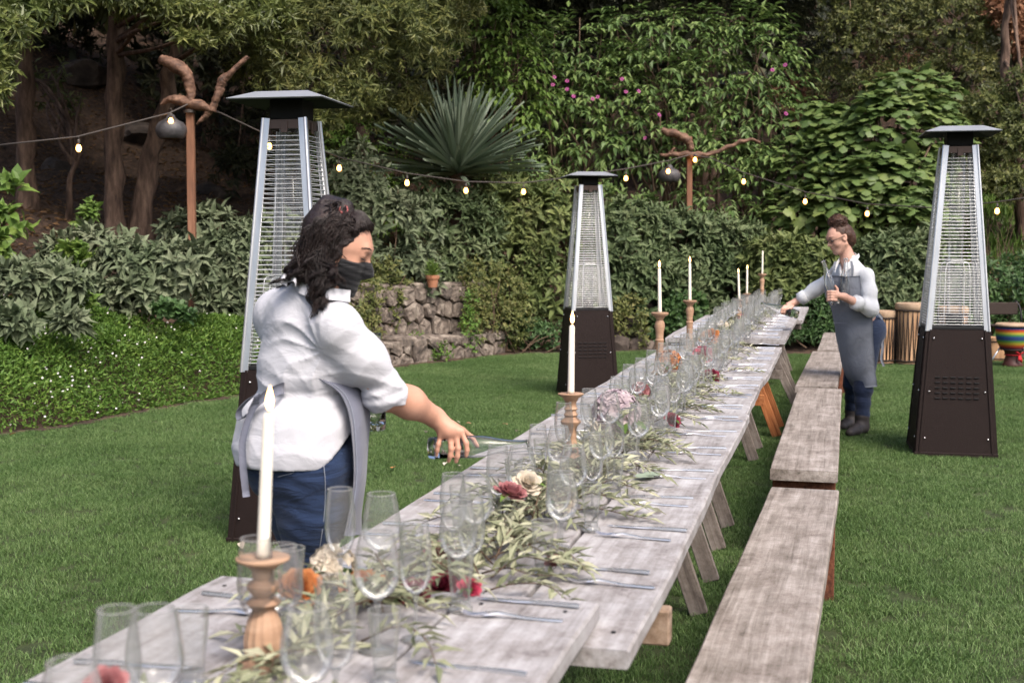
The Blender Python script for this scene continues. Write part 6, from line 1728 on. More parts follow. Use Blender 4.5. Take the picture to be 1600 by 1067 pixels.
# ------------------------------------------------------------------ people
class Frame:
    def __init__(s, o, fwd):
        s.o = np.asarray(o, float); x = nrm(fwd); y = nrm(np.cross((0, 0, 1.0), x)); s.M = np.stack([x, y, np.cross(x, y)], 1)
    def __call__(s, *p): return s.o + s.M @ np.asarray(p, float)
def head_prims(b, H, closed=False):
    M = H.M
    b.el(H(-.014, 0, .034), (.095, .076, .084), M, .03)
    b.rc(H(.028, 0, .012), H(.042, 0, -.068), .064, .040, .03)
    b.rc(H(.02, 0, -.05), H(.064, 0, -.098), .045, .018, .025)
    for s in (-1, 1):
        b.el(H(.048, s * .036, -.026), (.034, .026, .03), M, .02)
        b.rc(H(.0, s * .052, -.05), H(.05, s * .022, -.095), .02, .016, .03)
    b.rc(H(.080, -.03, .032), H(.080, .03, .032), .011, .011, .02)
    for s in (-1, 1): b.el(H(.091, s * .032, .012), (.013, .017, .011), M, .012, -1)
    for s in (-1, 1):
        b.el(H(.0755, s * .031, .0165 if not closed else .013), (.0135, .0175, .0085 if not closed else .0125), M, .006)
    b.rc(H(.084, 0, .018), H(.105, 0, -.022), .008, .0115, .012)
    for s in (-1, 1): b.rc(H(.094, s * .011, -.026), H(.086, s * .015, -.028), .008, .007, .008)
    b.rc(H(.083, -.016, -.050), H(.083, .016, -.050), .0075, .0075, .010).rc(H(.088, -.007, -.0485), H(.088, .007, -.0485), .0065, .0065, .006)
    b.rc(H(.082, -.012, -.063), H(.082, .012, -.063), .008, .008, .008)
    for s in (-1, 1):
        b.el(H(-.006, s * .076, .0), (.021, .008, .031), M, .010)
        b.el(H(.0, s * .083, .002), (.010, .006, .018), M, .006, -1)
def eyes(root, H, sides=(-1, 1), down=True, balls=True):
    loc = np.array(root.location)
    for s in sides:
        if balls: MB().el_ball(H(.0755, s * .031, .012) - loc, .0118, 12).done('eye', MT['white_eye'], root, True)
        if balls: MB().el_ball(H(.0835, s * .0315, .008 if down else .012) - loc, .0055, 8).done('iris', MT['dark'], root, True)
        pts = spline([H(.0795, s * .049, .006), H(.0885, s * .041, .0035), H(.0915, s * .031, .0035), H(.090, s * .019, .006)], 9) - loc
        MB().tube(pts, [.0009, .0016, .002, .002, .002, .002, .0018, .0012, .0008], 5).done('lashes', MT['dark'], root, True)
        pts = spline([H(.070, s * .055, .034), H(.0855, s * .042, .040), H(.0915, s * .026, .038), H(.0925, s * .013, .033)], 9) - loc
        MB().tube(pts, [.001, .0024, .003, .0034, .0036, .0036, .0034, .003, .0018], 6, True, .6).done('eyebrow', MT['dark'], root, True)
def sines(P, f, s):
    r = np.random.default_rng(s)
    out = 0
    for i in range(4):
        k = r.normal(size=3) * f * (1 + .5 * i); ph = r.uniform(0, 6)
        out = out + np.sin(P @ k + ph + 1.2 * np.sin(P @ (r.normal(size=3) * f * .6) + ph)) / (1 + .6 * i)
    return out / 2
def crease(P):
    """thin sharp pulls in cotton, slanting down from the shoulders"""
    u = P[..., 0] * 34 + P[..., 2] * 21 + 1.7 * np.sin(P[..., 2] * 19 + 3) + 1.3 * np.sin(P[..., 1] * 23)
    v = P[..., 0] * -20 + P[..., 2] * 40 + 1.5 * np.sin(P[..., 0] * 21) + 1.2 * np.sin(P[..., 1] * 17 + 1)
    m = .5 + .5 * np.sin(P[..., 0] * 11 + 2) * np.sin(P[..., 2] * 13 + .5)
    return (1 - 2 * np.sqrt(np.abs(np.sin(u)) + .01)) * m + (1 - 2 * np.sqrt(np.abs(np.sin(v)) + .01)) * (1 - m)
def finger(b, pts, r0=.0092, r1=.0070):
    n = len(pts)
    b.chain(pts, np.linspace(r0, r1, n), .006)
def ribbon(pts, w, wdir, th=.0015):
    P = spline(pts, 18); W = nrm(np.asarray(wdir, float))
    G = np.stack([P - W * w / 2, P, P + W * w / 2], 1)
    return MB().quad_grid(G, th)

def woman_pouring():
    c0 = at(465, 690, 3.87)
    t = thing('person', 'dark haired woman in black mask, white shirt and grey apron pouring from a glass bottle', 'person', (c0[0], c0[1], 0))
    loc = np.array(t.location)
    Rr = nrm(np.array((.66, -.75, 0))); Fw = nrm(np.array((.75, .66, 0)))
    TM = np.stack([Rr, Fw, (0, 0, 1)], 1)
    H = Frame(at(529, 389, 3.80), (.90, -.05, -.40))
    hip = at(463, 695, 3.87); chest = at(480, 530, 3.85); waist = at(478, 600, 3.86)
    shR, elR, wrR = at(527, 506, 3.71), at(600, 613, 3.80), at(680, 652, 3.965)
    shL, elL, wrL = at(436, 486, 3.97), at(505, 585, 4.14), at(570, 590, 4.13)
    nk = at(498, 452, 3.83)
    kn1, an1 = at(483, 906, 3.86), at(480, 1112, 3.84)
    kn2, an2 = at(484, 885, 4.02), at(482, 1085, 4.02)
    # body
    b = Body()
    head_prims(b, H, True)
    b.rc(H(-.03, 0, -.04), nk, .056, .066, .03)
    b.el(chest, (.145, .095, .16), TM, .05).el(waist, (.125, .095, .14), TM, .05).el(hip, (.17, .14, .14), TM, .05)
    b.rc(shR + (0, 0, -.01), shL + (0, 0, -.01), .044, .044, .05).rc(nk, (shR + shL) / 2 + (0, 0, -.01), .058, .066, .05)
    b.rc(shR, elR, .052, .048, .03).rc(elR, at(640, 629, 3.87), .052, .046, .03).rc(at(640, 629, 3.87), wrR, .046, .030, .03)
    b.rc(shL, elL, .062, .048, .03).rc(elL, wrL, .048, .029, .03)
    for h_, k_, a_ in ((at(484, 715, 3.82), kn1, an1), (at(456, 712, 3.95), kn2, an2)):
        b.rc(h_, k_, .105, .06, .05).rc(k_, a_, .058, .04, .03).rc(a_, a_ + Fw * .14 - (0, 0, .045), .04, .028, .02)
    # right hand over the bottle: broad back of the hand, four fingers draped down the near side, thumb behind
    b.rc(wrR, at(701, 672, 3.955), .028, .026, .02)
    for kx, ky in ((689, 679), (701, 678), (711, 676), (720, 674)): b.rc(at(692, 662, 3.962), at(kx, ky, 3.953), .019, .0125, .014)
    finger(b, [at(720, 674, 3.955), at(728.5, 692, 3.944), at(730, 703, 3.945), at(728.5, 712, 3.950)])
    finger(b, [at(712, 677, 3.953), at(716, 700, 3.942), at(715, 712, 3.943), at(712.5, 721, 3.950)], .0097)
    finger(b, [at(702, 679, 3.953), at(705, 701, 3.942), at(703.5, 712, 3.943), at(701, 720, 3.950)], .0093)
    finger(b, [at(689, 680, 3.955), at(685, 694, 3.945), at(683, 703, 3.946), at(682, 711, 3.951)], .0082, .0064)
    finger(b, [at(706, 662, 3.975), at(722, 672, 4.02), at(738, 684, 4.043), at(746, 697, 4.046)], .012, .008)
    # left hand round the neck of the other bottle
    b.rc(wrL, at(584, 572, 4.10), .027, .024, .02)
    for q in range(4):
        y = 560 + q * 8
        finger(b, [at(582, y, 4.085), at(591, y - 2, 4.088), at(597, y - 3, 4.105), at(596, y - 3, 4.128)], .0085, .007)
    finger(b, [at(578, 566, 4.12), at(588, 552, 4.14), at(594, 546, 4.135)], .010, .0075)
    body = b.build('body', .0048, MT['skin_w1'], t)
    # jeans
    j = Body()
    j.el(hip + (0, 0, -.03), (.176, .150, .15), TM, .05)
    j.el(at(446, 724, 3.83), (.112, .105, .12), TM, .06).el(at(486, 728, 3.80), (.105, .10, .12), TM, .06)
    j.chain([at(492, 725, 3.83), at(488, 800, 3.83), kn1, an1 + (0, 0, .04)], [.122, .098, .068, .052], .05)
    j.chain([at(462, 725, 3.96), at(474, 800, 3.98), kn2, an2 + (0, 0, .04)], [.122, .098, .068, .052], .05)
    def jpost(D, P):
        fold = np.sin(P[..., 2] * 95 + 9 * P[..., 0] + 2 * np.sin(P[..., 0] * 30)) * np.clip((P[..., 2] - .55) / .1, 0, 1) * np.clip((.88 - P[..., 2]) / .08, 0, 1)
        return D - .0022 * fold - .002 * sines(P, 14, 3)
    j.build('jeans', .0065, MT['denim'], t, jpost)
    def strip(pts, r, mat, name, sides=5, flat=1.0):
        MB().tube(spline(pts, 30) - loc, r, sides, True, flat).done(name, MT[mat], t, True)
    # shirt
    s = Body()
    s.el(chest + (0, 0, -.01), (.166, .118, .19), TM, .05).el(chest + (0, 0, -.09) + Rr * -.010, (.172, .138, .12), TM, .04).el(waist + (0, 0, -.01), (.165, .14, .10), TM, .03)
    s.el(at(468, 655, 3.87), (.198, .178, .13), TM, .03).el(at(463, 690, 3.865), (.204, .182, .12), TM, .04).el(at(462, 712, 3.86), (.195, .186, .13), TM, .03)
    s.rc(shR, shL, .060, .060, .06).rc(nk + (0, 0, -.012), (shR + shL) / 2, .076, .10, .06)
    s.chain([shR + (0, 0, -.02), (shR + elR) / 2 + Rr * .004, elR + (elR - shR) * .02], [.064, .066, .060], .05)
    s.chain([elR, elR + nrm(at(640, 629, 3.87) - elR) * .028], [.066, .061], .03)
    s.chain([shL + (0, 0, -.02), elL, elL + (wrL - elL) * .35], [.078, .07, .06], .05)
    hemc = at(455, 704, 3.87)
    arm_ax = nrm(elR - shR)
    armpit = at(499, 548, 3.66)
    fa = nrm(at(640, 629, 3.87) - elR)
    def spost(D, P):
        z = P[..., 2]
        rel = P - armpit
        rr = np.linalg.norm(rel, axis=-1)
        ang = np.arctan2(rel[..., 2], rel[..., 0] - .4 * rel[..., 1])
        rdg = lambda x: 1 - 2.2 * np.sqrt(np.abs(np.sin(x / 2)) + .004)
        rad = rdg(ang * 11 + 4 * np.sin(rr * 13) + 2 * np.sin(P[..., 2] * 23)) * np.exp(-((rr - .10) / .10) ** 2) * np.clip(-rel[..., 0] / .05 + .6, 0, 1)
        low = np.clip((1.13 - z) / .1, 0, 1) * np.clip((z - 1.00) / .05, 0, 1)
        hor = rdg(z * 120 + 14 * (P[..., 0] + .6) + 2.5 * np.sin(P[..., 0] * 17)) * low
        # sleeve gathers round the elbow
        e = P - elR; le = np.linalg.norm(e, axis=-1)
        slv = np.sin((e @ arm_ax) * 85 + 3 * np.sin(P[..., 2] * 40)) * np.exp(-(le / .10) ** 2)
        # blouse bag over the apron's waist tie
        tie = np.exp(-((z - 1.035 - .06 * (P[..., 0] + .62)) / .018) ** 2) * np.clip((-.36 - P[..., 0]) / .06, 0, 1)
        D = D - .0042 * rad - .0046 * hor - .0040 * slv - .0012 * sines(P, 9, 5) - .0022 * crease(P) + .012 * tie
        # curved shirt tail, open neck, cuff
        back = (P - hemc)
        lat = back @ Rr
        fwd = back @ Fw
        hem = hemc[2] - .030 + .9 * np.clip(fwd + .03, 0, .2) + .65 * np.clip(-lat - .03, 0, .2)
        D = np.maximum(D, hem - z)
        D = np.maximum(D, .066 - np.linalg.norm(P - (nk + np.array((.008, 0, .062))), axis=-1))
        cuff = (P - (elR + fa * .045)) @ fa
        D = np.where(np.linalg.norm(P - elR, axis=-1) < .16, np.maximum(D, cuff), D)
        return D
    s.build('shirt', .005, MT['shirt'], t, spost)
    # collar and apron's white neck tie
    cb = spline([at(455, 440, 3.80), at(478, 452, 3.72), at(515, 458, 3.70), at(548, 462, 3.76)], 14)
    G = np.stack([cb + (0, 0, .016), cb + (0, -.012, .0), cb + (0, -.016, -.018)], 1)
    MB().quad_grid(G - loc, .003).done('collar', MT['shirt'], t, True)
    for q in ([at(452, 438, 3.73), at(444, 431, 3.70), at(438, 437, 3.72), at(449, 444, 3.72)], [at(452, 438, 3.73), at(460, 436, 3.70), at(462, 445, 3.70)]):
        ribbon([p - loc for p in q], .014, (.2, .2, 1)).done('neck_tie', MT['shirt'], t, True)
    # apron: wraps the front of the hips; its near edge shows at the right
    rows = [(592, 498, 556), (612, 528, 570), (635, 541, 576), (660, 547, 577), (690, 550, 575), (720, 552, 573), (750, 552, 571), (780, 549, 567), (810, 543, 564), (836, 537, 566)]
    G = []
    for i, (py, pe, ps) in enumerate(rows):
        wv = .006 * math.sin(i * 1.3)
        L = spline([at(pe, py, 3.705 + wv), at((pe + ps) / 2 + 3, py, 3.755), at(ps, py, 3.86 - wv), at(ps - 8, py, 3.98), at(ps - 45, py, 4.10), at(ps - 100, py, 4.13)], 22)
        G.append(L)
    G = np.array(G); n0 = len(rows)
    G = np.stack([spline(G[:, k], 26) for k in range(G.shape[1])], 1)
    r_ = np.linspace(0, 1, 26)[:, None]; cc = np.linspace(0, 1, 22)[None]
    G[..., 1] += .007 * np.sin(cc * 21 + r_ * 3) * r_
    MB().quad_grid(G - loc, .0025).done('apron', MT['apron'], t, True)
    strip([p + (0.004, -.004, 0) for p in G[1:, 1]], .0011, 'stitch', 'apron_stitch')
    # waist tie with loop and long hanging tail
    ribbon([p - loc for p in (at(446, 606, 3.73), at(436, 608, 3.69), at(412, 620, 3.70), at(390, 642, 3.735))], .034, (.15, .05, 1)).done('waist_tie', MT['apron'], t, True)
    ribbon([p - loc for p in (at(392, 640, 3.725), at(402, 618, 3.70), at(390, 622, 3.71), at(374, 640, 3.74), at(376, 655, 3.74), at(390, 645, 3.725))], .02, (1, .1, .4)).done('tie_loop', MT['apron'], t, True)
    ribbon([p - loc for p in (at(400, 628, 3.70), at(388, 655, 3.705), at(379, 690, 3.70), at(380, 730, 3.70), at(385, 776, 3.71))], .021, (1, .2, .1)).done('tie_tail', MT['apron'], t, True)
    # jeans details: side seam, pocket outline
    def onback(px, py, pad=.0):
        # near surface of the hips seen at this pixel
        d = ray(px, py); best = None
        for Y in np.arange(3.5, 4.0, .004):
            P = d * (Y / d[1]) + (0, 0, CAM_H)
            v = j.ev(P[None, None], P[None], .01)[0, 0]
            if v < .004 + pad: return P
        return d * (3.7 / d[1]) + (0, 0, CAM_H)
    strip([onback(505 + dx, y) for y, dx in ((728, 1), (750, 3), (780, 3), (810, 1), (840, -3), (870, -8))], .0013, 'stitch', 'side_seam')
    strip([onback(461, 718), onback(461, 728), onback(458, 738), onback(445, 742), onback(434, 745)], .0011, 'stitch', 'pocket_stitch')
    strip([onback(398, 716), onback(403, 728), onback(414, 740)], .0011, 'stitch', 'pocket_stitch')
    # mask
    m = Body()
    m.rc(H(.03, 0, -.02), H(.045, 0, -.07), .070, .050, .03).rc(H(.03, 0, -.06), H(.070, 0, -.104), .050, .026, .03).rc(H(.088, 0, .004), H(.111, 0, -.03), .012, .017, .03)
    for sd in (-1, 1): m.el(H(.050, sd * .036, -.03), (.039, .032, .04), H.M, .02)
    def mpost(D, P):
        L = (P - H.o) @ H.M
        D = D - .0016 * np.sin(L[..., 2] * 330)
        D = np.maximum(D, L[..., 2] - .002 + .25 * np.abs(L[..., 1]))
        D = np.maximum(D, -.118 - L[..., 2])
        return np.maximum(D, .022 + .25 * (L[..., 2] + .05) - L[..., 0] + 0)
    m.build('face_mask', .004, MT['mask'], t, mpost)
    for z0, z1 in ((-.012, .012), (-.085, -.02)):
        MB().tube(spline([H(.045, -.067, z0), H(.02, -.079, (z0 + z1) / 2), H(-.006, -.085, z1)], 8) - loc, .0013, 5).done('mask_loop', MT['mask'], t)
    eyes(t, H, (-1, 1), True, False)
    # hair
    h = Body()
    h.el(H(-.022, 0, .040), (.099, .080, .080), H.M, .03)
    tie = at(537, 329, 3.77)
    h.rc(at(518, 362, 3.79), at(506, 398, 3.80), .070, .062, .05).rc(at(506, 398, 3.80), at(482, 426, 3.80), .062, .038, .05)
    h.rc(at(503, 400, 3.75), at(506, 436, 3.73), .042, .026, .04).rc(at(500, 432, 3.70), at(498, 478, 3.675), .020, .008, .03)
    h.rc(at(470, 420, 3.80), at(446, 438, 3.80), .034, .016, .03)
    h.rc(tie + (0, 0, .006), at(518, 330, 3.79), .030, .05, .015)
    def hpost(D, P):
        L = (P - H.o) @ H.M
        face = np.linalg.norm((L - np.array((.135, 0, -.036))) / np.array((.142, .13, .122)), axis=-1) - 1
        D = np.maximum(D, -face * .09)
        D = np.maximum(D, np.minimum(L[..., 0] - .012, .05) if False else np.where(L[..., 2] < -.01, L[..., 0] - .022, D - 1))
        z = P[..., 2]
        low = np.clip((1.50 - z) / .1, 0, 1)
        wav = np.sin(P[..., 0] * 130 + 9 * np.sin(z * 38)) * .5 + np.sin(P[..., 1] * 150 + 7 * np.sin(z * 31 + 1)) * .5
        return D - .0035 * wav * (.35 + low) - .007 * sines(P, 22, 8) * low
    h.build('hair', .0045, MT['hair1'], t, hpost, 1)
    st = MB()
    r = np.random.default_rng(4)
    ends = [(432, 440), (445, 436), (460, 438), (470, 440), (485, 445), (498, 484), (496, 499), (494, 492), (503, 462), (515, 446), (452, 432), (525, 440), (500, 470)]
    for lk in range(64):
        ph = r.uniform(-1.25, 1.25)
        en_ = ends[lk % len(ends)]
        ex, ey = en_[0] + r.normal(0, 5), en_[1] + r.normal(0, 6)
        root = tie + r.normal(0, .010, 3) if lk % 2 else H(.046 - .03 * r.random(), r.uniform(-.075, .02), .100 - .03 * r.random())
        a_ = at(516 + 9 * r.normal() + 24 * math.sin(ph), 356 + r.normal() * 6, 3.79 - .080 * math.cos(ph))
        b_ = at(501 + 23 * math.sin(ph) + r.normal() * 5, 398 + r.normal() * 7, 3.79 - .078 * math.cos(ph))
        e3 = at(ex, ey, 3.775 - .062 * math.cos(ph) - (.05 if ex > 488 else 0))
        base = spline([root, a_, b_, (b_ + e3) / 2 + r.normal(0, .006, 3), e3], 26)
        tt = np.linspace(0, 1, 26)
        f_, p_ = r.uniform(15, 24), r.uniform(0, 6)
        am = .014 * np.clip(tt - .45, 0, 1) * 2.0
        base[:, 0] += am * np.sin(tt * f_ + p_); base[:, 1] += am * np.cos(tt * f_ + p_)
        for q in range(20):
            off = r.normal(0, .0055, 3)
            sp_ = (.5 + .8 * np.sin(np.pi * np.clip(tt * 1.05, 0, 1)))[:, None]
            pts = base + off * sp_
            pts[:, 0] += .0012 * np.sin(tt * 31 + r.uniform(0, 6))
            st.tube(pts - loc, np.concatenate([np.full(18, .0013), np.linspace(.0013, .0004, 8)]), 3)
    for i in range(320):
        y0 = r.uniform(-.082, .05); z0 = .098 - 7.5 * (y0 + .01) ** 2 + r.uniform(-.012, .008)
        p0 = H(.074 - 5.5 * (y0) ** 2 - r.uniform(0, .02), y0, z0)
        md = H(.03, y0 * .9, .128 - 4.5 * y0 ** 2)
        st.tube(spline([p0, md, (md + tie) / 2 + (0, 0, .004), tie + r.normal(0, .010, 3)], 12) - loc, .0014, 3)
    for i in range(60):
        e_ = at(530 + r.normal() * 7, 318 + r.normal() * 3, 3.77 + r.normal() * .02); f_ = at(515 + r.normal() * 8, 330 + r.normal() * 8, 3.76 + r.normal() * .03)
        st.tube(spline([tie, e_, f_], 9) - loc, .002, 4)
    st.done('hair_strands', MT['hair1'], t, True)
    MB().tube([tie - loc + np.array((.011 * math.cos(a) + .004, .006 * math.sin(a) - .031, .011 * math.sin(a) + .002)) for a in np.linspace(0, 6.28, 14)], .0035, 6).done('hair_tie', MT['tie'], t, True)
    for a_ in (an1, an2):
        q = Body().rc(a_ + (0, 0, .03), a_ + (0, 0, -.03), .052, .05, .02).rc(a_ + (0, 0, -.035), a_ + Fw * .15 - (0, 0, .05), .045, .034, .03)
        q.build('shoe', .009, MT['boot'], t, lambda D, P: np.maximum(D, .004 - P[..., 2]))
MT['tie'] = plain_mat('hair_tie', (.25, .06, .06), rough=.7)
woman_pouring()

def woman_glasses():
    c0 = at(1345, 510, 10.15)
    t = thing('person', 'woman with brown bun and glasses in slate apron reaching over the far table', 'person', (c0[0], c0[1], 0))
    loc = np.array(t.location)
    Fw = nrm(np.array((-.78, -.62, 0))); Rr = np.array((Fw[1], -Fw[0], 0))
    TM = np.stack([Rr, Fw, (0, 0, 1)], 1)
    H = Frame(at(1311, 372, 10.10), (-.92, -.28, -.38))
    nk = at(1325, 406, 10.12); chest = at(1332, 446, 10.13); waist = at(1340, 487, 10.14); hip = at(1350, 515, 10.16)
    shL, elL, wrL = at(1355, 429, 9.99), at(1361, 484, 9.90), at(1319, 464, 9.80)
    shR, elR, wrR = at(1309, 424, 10.24), at(1275, 452, 10.36), at(1243, 472, 10.40)
    L1 = [at(1356, 535, 10.10), at(1349, 605, 10.03), at(1347, 664, 9.98)]
    L2 = [at(1338, 535, 10.22), at(1333, 600, 10.25), at(1331, 650, 10.28)]
    b = Body()
    head_prims(b, H)
    b.rc(H(-.03, 0, -.05), nk, .045, .054, .03)
    b.el(chest, (.15, .10, .18), TM, .05).el(waist, (.13, .105, .13), TM, .05).el(hip, (.16, .135, .13), TM, .05)
    b.rc(shR, shL, .04, .04, .04).rc(nk, (shR + shL) / 2, .05, .06, .04)
    b.rc(shL, elL, .044, .042, .03).rc(elL, wrL, .042, .028, .03).rc(shR, elR, .05, .042, .03).rc(elR, wrR, .042, .028, .03)
    for q in (L1, L2): b.rc(q[0], q[1], .085, .055, .05).rc(q[1], q[2], .055, .04, .03)
    # left hand round the two bottles
    b.rc(wrL, at(1307, 461, 9.77), .027, .026, .02)
    for i in range(4):
        y = 456 + i * 4.3
        finger(b, [at(1307, y, 9.76), at(1299, y - .5, 9.755), at(1294, y, 9.77), at(1292, y + 1, 9.80)], .0105, .0085)
    finger(b, [at(1309, 457, 9.78), at(1308, 451, 9.79), at(1305, 447, 9.79)], .011, .009)
    # right hand on the tipped bottle
    b.rc(wrR, at(1232, 477, 10.36), .027, .026, .02)
    for i in range(4):
        x = 1222 + i * 4.5
        finger(b, [at(x + 4, 478, 10.335), at(x, 483, 10.32), at(x - 1, 488, 10.32), at(x + 1, 491, 10.335)], .0105, .0085)
    finger(b, [at(1236, 480, 10.34), at(1235, 488, 10.32), at(1234, 493, 10.32)], .012, .0095)
    b.build('body', .0055, MT['skin_w2'], t)
    j = Body()
    j.el(hip + (0, 0, -.01), (.165, .145, .14), TM, .05).el(at(1362, 516, 10.16), (.115, .10, .12), TM, .05)
    j.chain([L1[0], L1[1], L1[2] + (0, 0, .05)], [.105, .068, .056], .05).chain([L2[0], L2[1], L2[2] + (0, 0, .05)], [.105, .068, .056], .05)
    j.build('jeans', .009, MT['denim2'], t, lambda D, P: D - .003 * np.sin(P[..., 2] * 70 + 8 * P[..., 0]) * np.clip((.5 - P[..., 2]) / .2, 0.15, 1) - .003 * sines(P, 12, 2))
    s = Body()
    s.el(chest + (0, 0, -.02), (.160, .118, .19), TM, .05).el(waist, (.155, .128, .12), TM, .05)
    s.rc(shR + (0, 0, -.01), shL + (0, 0, -.01), .048, .046, .06).rc(nk + (0, 0, .0), (shR + shL) / 2, .062, .085, .06)
    s.chain([shL, (shL + elL) / 2, elL, elL + (wrL - elL) * .55], [.050, .056, .056, .048], .04)
    s.chain([shR, elR, elR + (wrR - elR) * .70], [.050, .054, .046], .04)
    nf = nk + Fw * .10 + np.array((0, 0, -.02))
    def spost(D, P):
        z = P[..., 2]
        fo = np.sin(z * 60 + 20 * P[..., 0] + 2 * np.sin(P[..., 1] * 20 + z * 18))
        D = D - .0045 * sines(P, 13, 9) - .0025 * sines(P, 34, 19)
        D = np.maximum(D, hip[2] + .075 - z)
        D = np.maximum(D, .058 - np.linalg.norm(P - (nk + np.array((0, 0, .065))), axis=-1))
        # open front
        q = P - nf; lat = q @ Rr
        v = np.where((q @ Fw > -.08) & (z > nk[2] - .16) & (z < nk[2] + .05), np.abs(lat) - np.clip((z - nk[2] + .15) * .35, 0, .05), 1.0)
        return np.maximum(D, -v)
    s.build('shirt', .007, MT['shirt2'], t, spost)
    # collar flaps
    for sd, q in ((1, [(1318, 412, 9.985), (1327, 409, 9.99), (1336, 402, 10.05), (1342, 396, 10.12)]), (-1, [(1306, 414, 10.06), (1309, 408, 10.08), (1313, 402, 10.13), (1322, 396, 10.2)])):
        P = spline([at(*a) for a in q], 8)
        G = np.stack([P, P + np.array((.01 * sd, -.015, -.05)) * np.linspace(1.2, .5, 8)[:, None]], 1)
        MB().quad_grid(G - loc, .004).done('collar', MT['shirt2'], t)
    Pn = [nk + .062 * (math.cos(a) * -Fw + math.sin(a) * Rr) * (1.0, 1.0, 1) + np.array((0, 0, .012 + .028 * math.cos(a))) for a in np.linspace(-2.3, 2.3, 20)]
    Pn = np.array(Pn); G = np.stack([Pn + (0, 0, .016), Pn + nrm(Pn - nk) * .006 + (0, 0, .0), Pn + nrm(Pn - nk) * .012 + (0, 0, -.02)], 1)
    MB().quad_grid(G - loc, .004).done('collar_band', MT['shirt2'], t, True)
    # cuffs turned back
    for w_, e_, r_ in ((elL + (wrL - elL) * .52, elL, .059), (elR + (wrR - elR) * .66, elR, .055)):
        ax = nrm(w_ - e_)
        MB().tube([w_ - ax * .035 - loc, w_ + ax * .03 - loc], [r_, r_ - .001], 16).done('cuff', MT['shirt2'], t, True)
    # apron
    rows = [(431, 1291, 1343, .0), (445, 1289, 1345, -.01), (462, 1290, 1350, -.01), (482, 1299, 1362, -.01), (500, 1303, 1363, .0), (520, 1306, 1364, .0), (545, 1311, 1365, .01), (570, 1316, 1367, .02), (590, 1323, 1369, .02), (604, 1332, 1371, .02)]
    G = []
    for i, (py, a, c, dy) in enumerate(rows):
        G.append(spline([at(a + 8, py, 10.26), at(a, py, 10.14 + dy), at(a * .72 + c * .28, py + (1 if i > 7 else 0), 9.985 + dy), at(a * .35 + c * .65, py + 1, 9.935 + dy), at(c, py, 9.95 + dy)], 20))
    G = np.array(G); G = np.stack([spline(G[:, k], 34) for k in range(20)], 1)
    rr = np.linspace(0, 1, 34)[:, None]; cc = np.linspace(0, 1, 20)[None]
    G[..., 1] += .010 * np.sin(cc * 13 + rr * 8) * np.clip(rr - .3, 0, 1) + .006 * np.sin(rr * 30 + cc * 9) * (rr > .3)
    MB().quad_grid(G - loc, .003).done('apron', MT['apron2'], t, True)
    P = np.array([at(1302 + k * 7, 505, 9.945 - .004 * k) for k in range(4)]) - loc
    MB().tube(P, .003, 4).done('pocket_edge', MT['apron'], t)
    for q in ([at(1296, 432, 10.03), at(1301, 420, 10.02), at(1306, 408, 10.05)], [at(1331, 432, 9.965), at(1332, 420, 9.975), at(1330, 408, 10.0)]):
        ribbon([p - loc for p in q], .022, (1, .3, 0)).done('apron_strap', MT['apron2'], t, True)
    ribbon([p - loc for p in (at(1378, 525, 10.05), at(1379, 545, 10.03), at(1377, 560, 10.02), at(1381, 572, 10.02))], .022, (1, .2, 0)).done('tie_tail', MT['apron2'], t, True)
    ribbon([p - loc for p in (at(1363, 484, 9.96), at(1372, 490, 10.02), at(1379, 498, 10.1))], .03, (.1, .1, 1)).done('waist_tie', MT['apron2'], t, True)
    # boots
    for q, toe in ((L1[2], at(1328, 681, 9.80)), (L2[2], at(1316, 667, 10.15))):
        h_ = np.array((q[0], q[1], .055)); tt = np.array((toe[0], toe[1], .035))
        o = Body().rc(q + (0, 0, .06), h_, .058, .052, .02).rc(h_, h_ + (tt - h_) * .6, .050, .045, .03).rc(h_ + (tt - h_) * .6, tt, .044, .034, .03)
        o.build('boot', .008, MT['boot'], t, lambda D, P: np.maximum(D, .012 - P[..., 2]))
    # hair: swept up into a loose bun
    h = Body()
    h.el(H(-.022, 0, .038), (.097, .080, .082), H.M, .03).el(H(-.072, 0, -.022), (.060, .076, .088), H.M, .03)
    bun = at(1309, 347, 10.09)
    h.el(bun, (.066, .060, .050), None, .008)
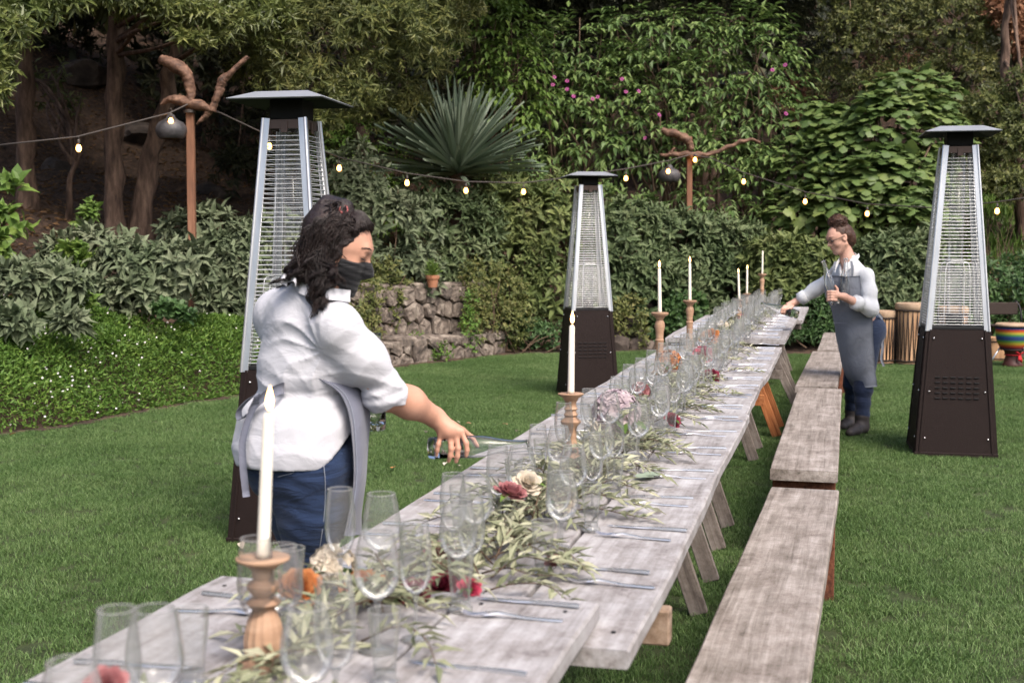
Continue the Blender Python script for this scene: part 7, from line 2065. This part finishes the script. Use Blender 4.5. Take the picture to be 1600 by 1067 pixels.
    def hpost(D, P):
        L = (P - H.o) @ H.M
        face = np.linalg.norm((L - np.array((.112, 0, -.030))) / np.array((.085, .13, .098)), axis=-1) - 1
        D = np.maximum(D, -face * .09)
        D = np.where(L[..., 2] < .01, np.maximum(D, L[..., 0] + .020), D)
        wav = np.sin(L[..., 1] * 170 + 40 * L[..., 0]) * np.sin(L[..., 2] * 60 + 30 * L[..., 0])
        cur = sines(P, 48, 6) * np.exp(-(np.linalg.norm(P - bun, axis=-1) / .07) ** 2)
        return D - .003 * wav - .012 * cur
    h.build('hair', .0055, MT['hair2'], t, hpost)
    st = MB(); r = np.random.default_rng(9)
    for i in range(70):
        d = nrm(r.normal(size=3)); u_ = nrm(np.cross(d, r.normal(size=3)))
        pts = [bun + (math.cos(a) * d + math.sin(a) * u_) * np.array((.066, .060, .052)) * r.uniform(.9, 1.25) for a in np.linspace(0, r.uniform(1.5, 3.5), 9)]
        st.tube(np.array(pts) - loc, .0028, 4)
    for i in range(60):
        yy = -r.uniform(-.05, .085); 
        st.tube(spline([H(.06 - abs(yy) * .4, yy, .075), H(.0, yy * 1.15, .118 - abs(yy) * .5), bun + r.normal(0, .02, 3)], 9) - loc, .002, 4)
        st.tube(spline([H(-.03 - .05 * r.random(), -.08 * r.random() + .0, -.05), H(-.06, yy, .03), bun + r.normal(0, .02, 3)], 9) - loc, .002, 4) if i % 2 else None
    st.done('hair_strands', MT['hair2'], t, True)
    eyes(t, H)
    # glasses
    g = MB()
    for sd in (-1, 1):
        g.tube([H(.099, sd * .034 + .023 * math.cos(a) * sd, .008 + .017 * math.sin(a)) - loc for a in np.linspace(0, 6.283, 18)], .0022, 5)
        g.tube(spline([H(.097, sd * .058, .012), H(.05, sd * .078, .014), H(-.005, sd * .084, .018)], 8) - loc, .002, 5)
    g.tube([H(.101, -.011, .010) - loc, H(.101, .011, .010) - loc], .002, 5)
    g.done('glasses', MT['dark'], t, True)
    MB().tube(spline([H(.089, -.020, -.054), H(.0935, 0, -.0575), H(.089, .020, -.054)], 9) - loc, [.001, .002, .003, .0035, .0035, .0035, .003, .002, .001], 5).done('lips', MT['lip'], t, True)
woman_glasses()
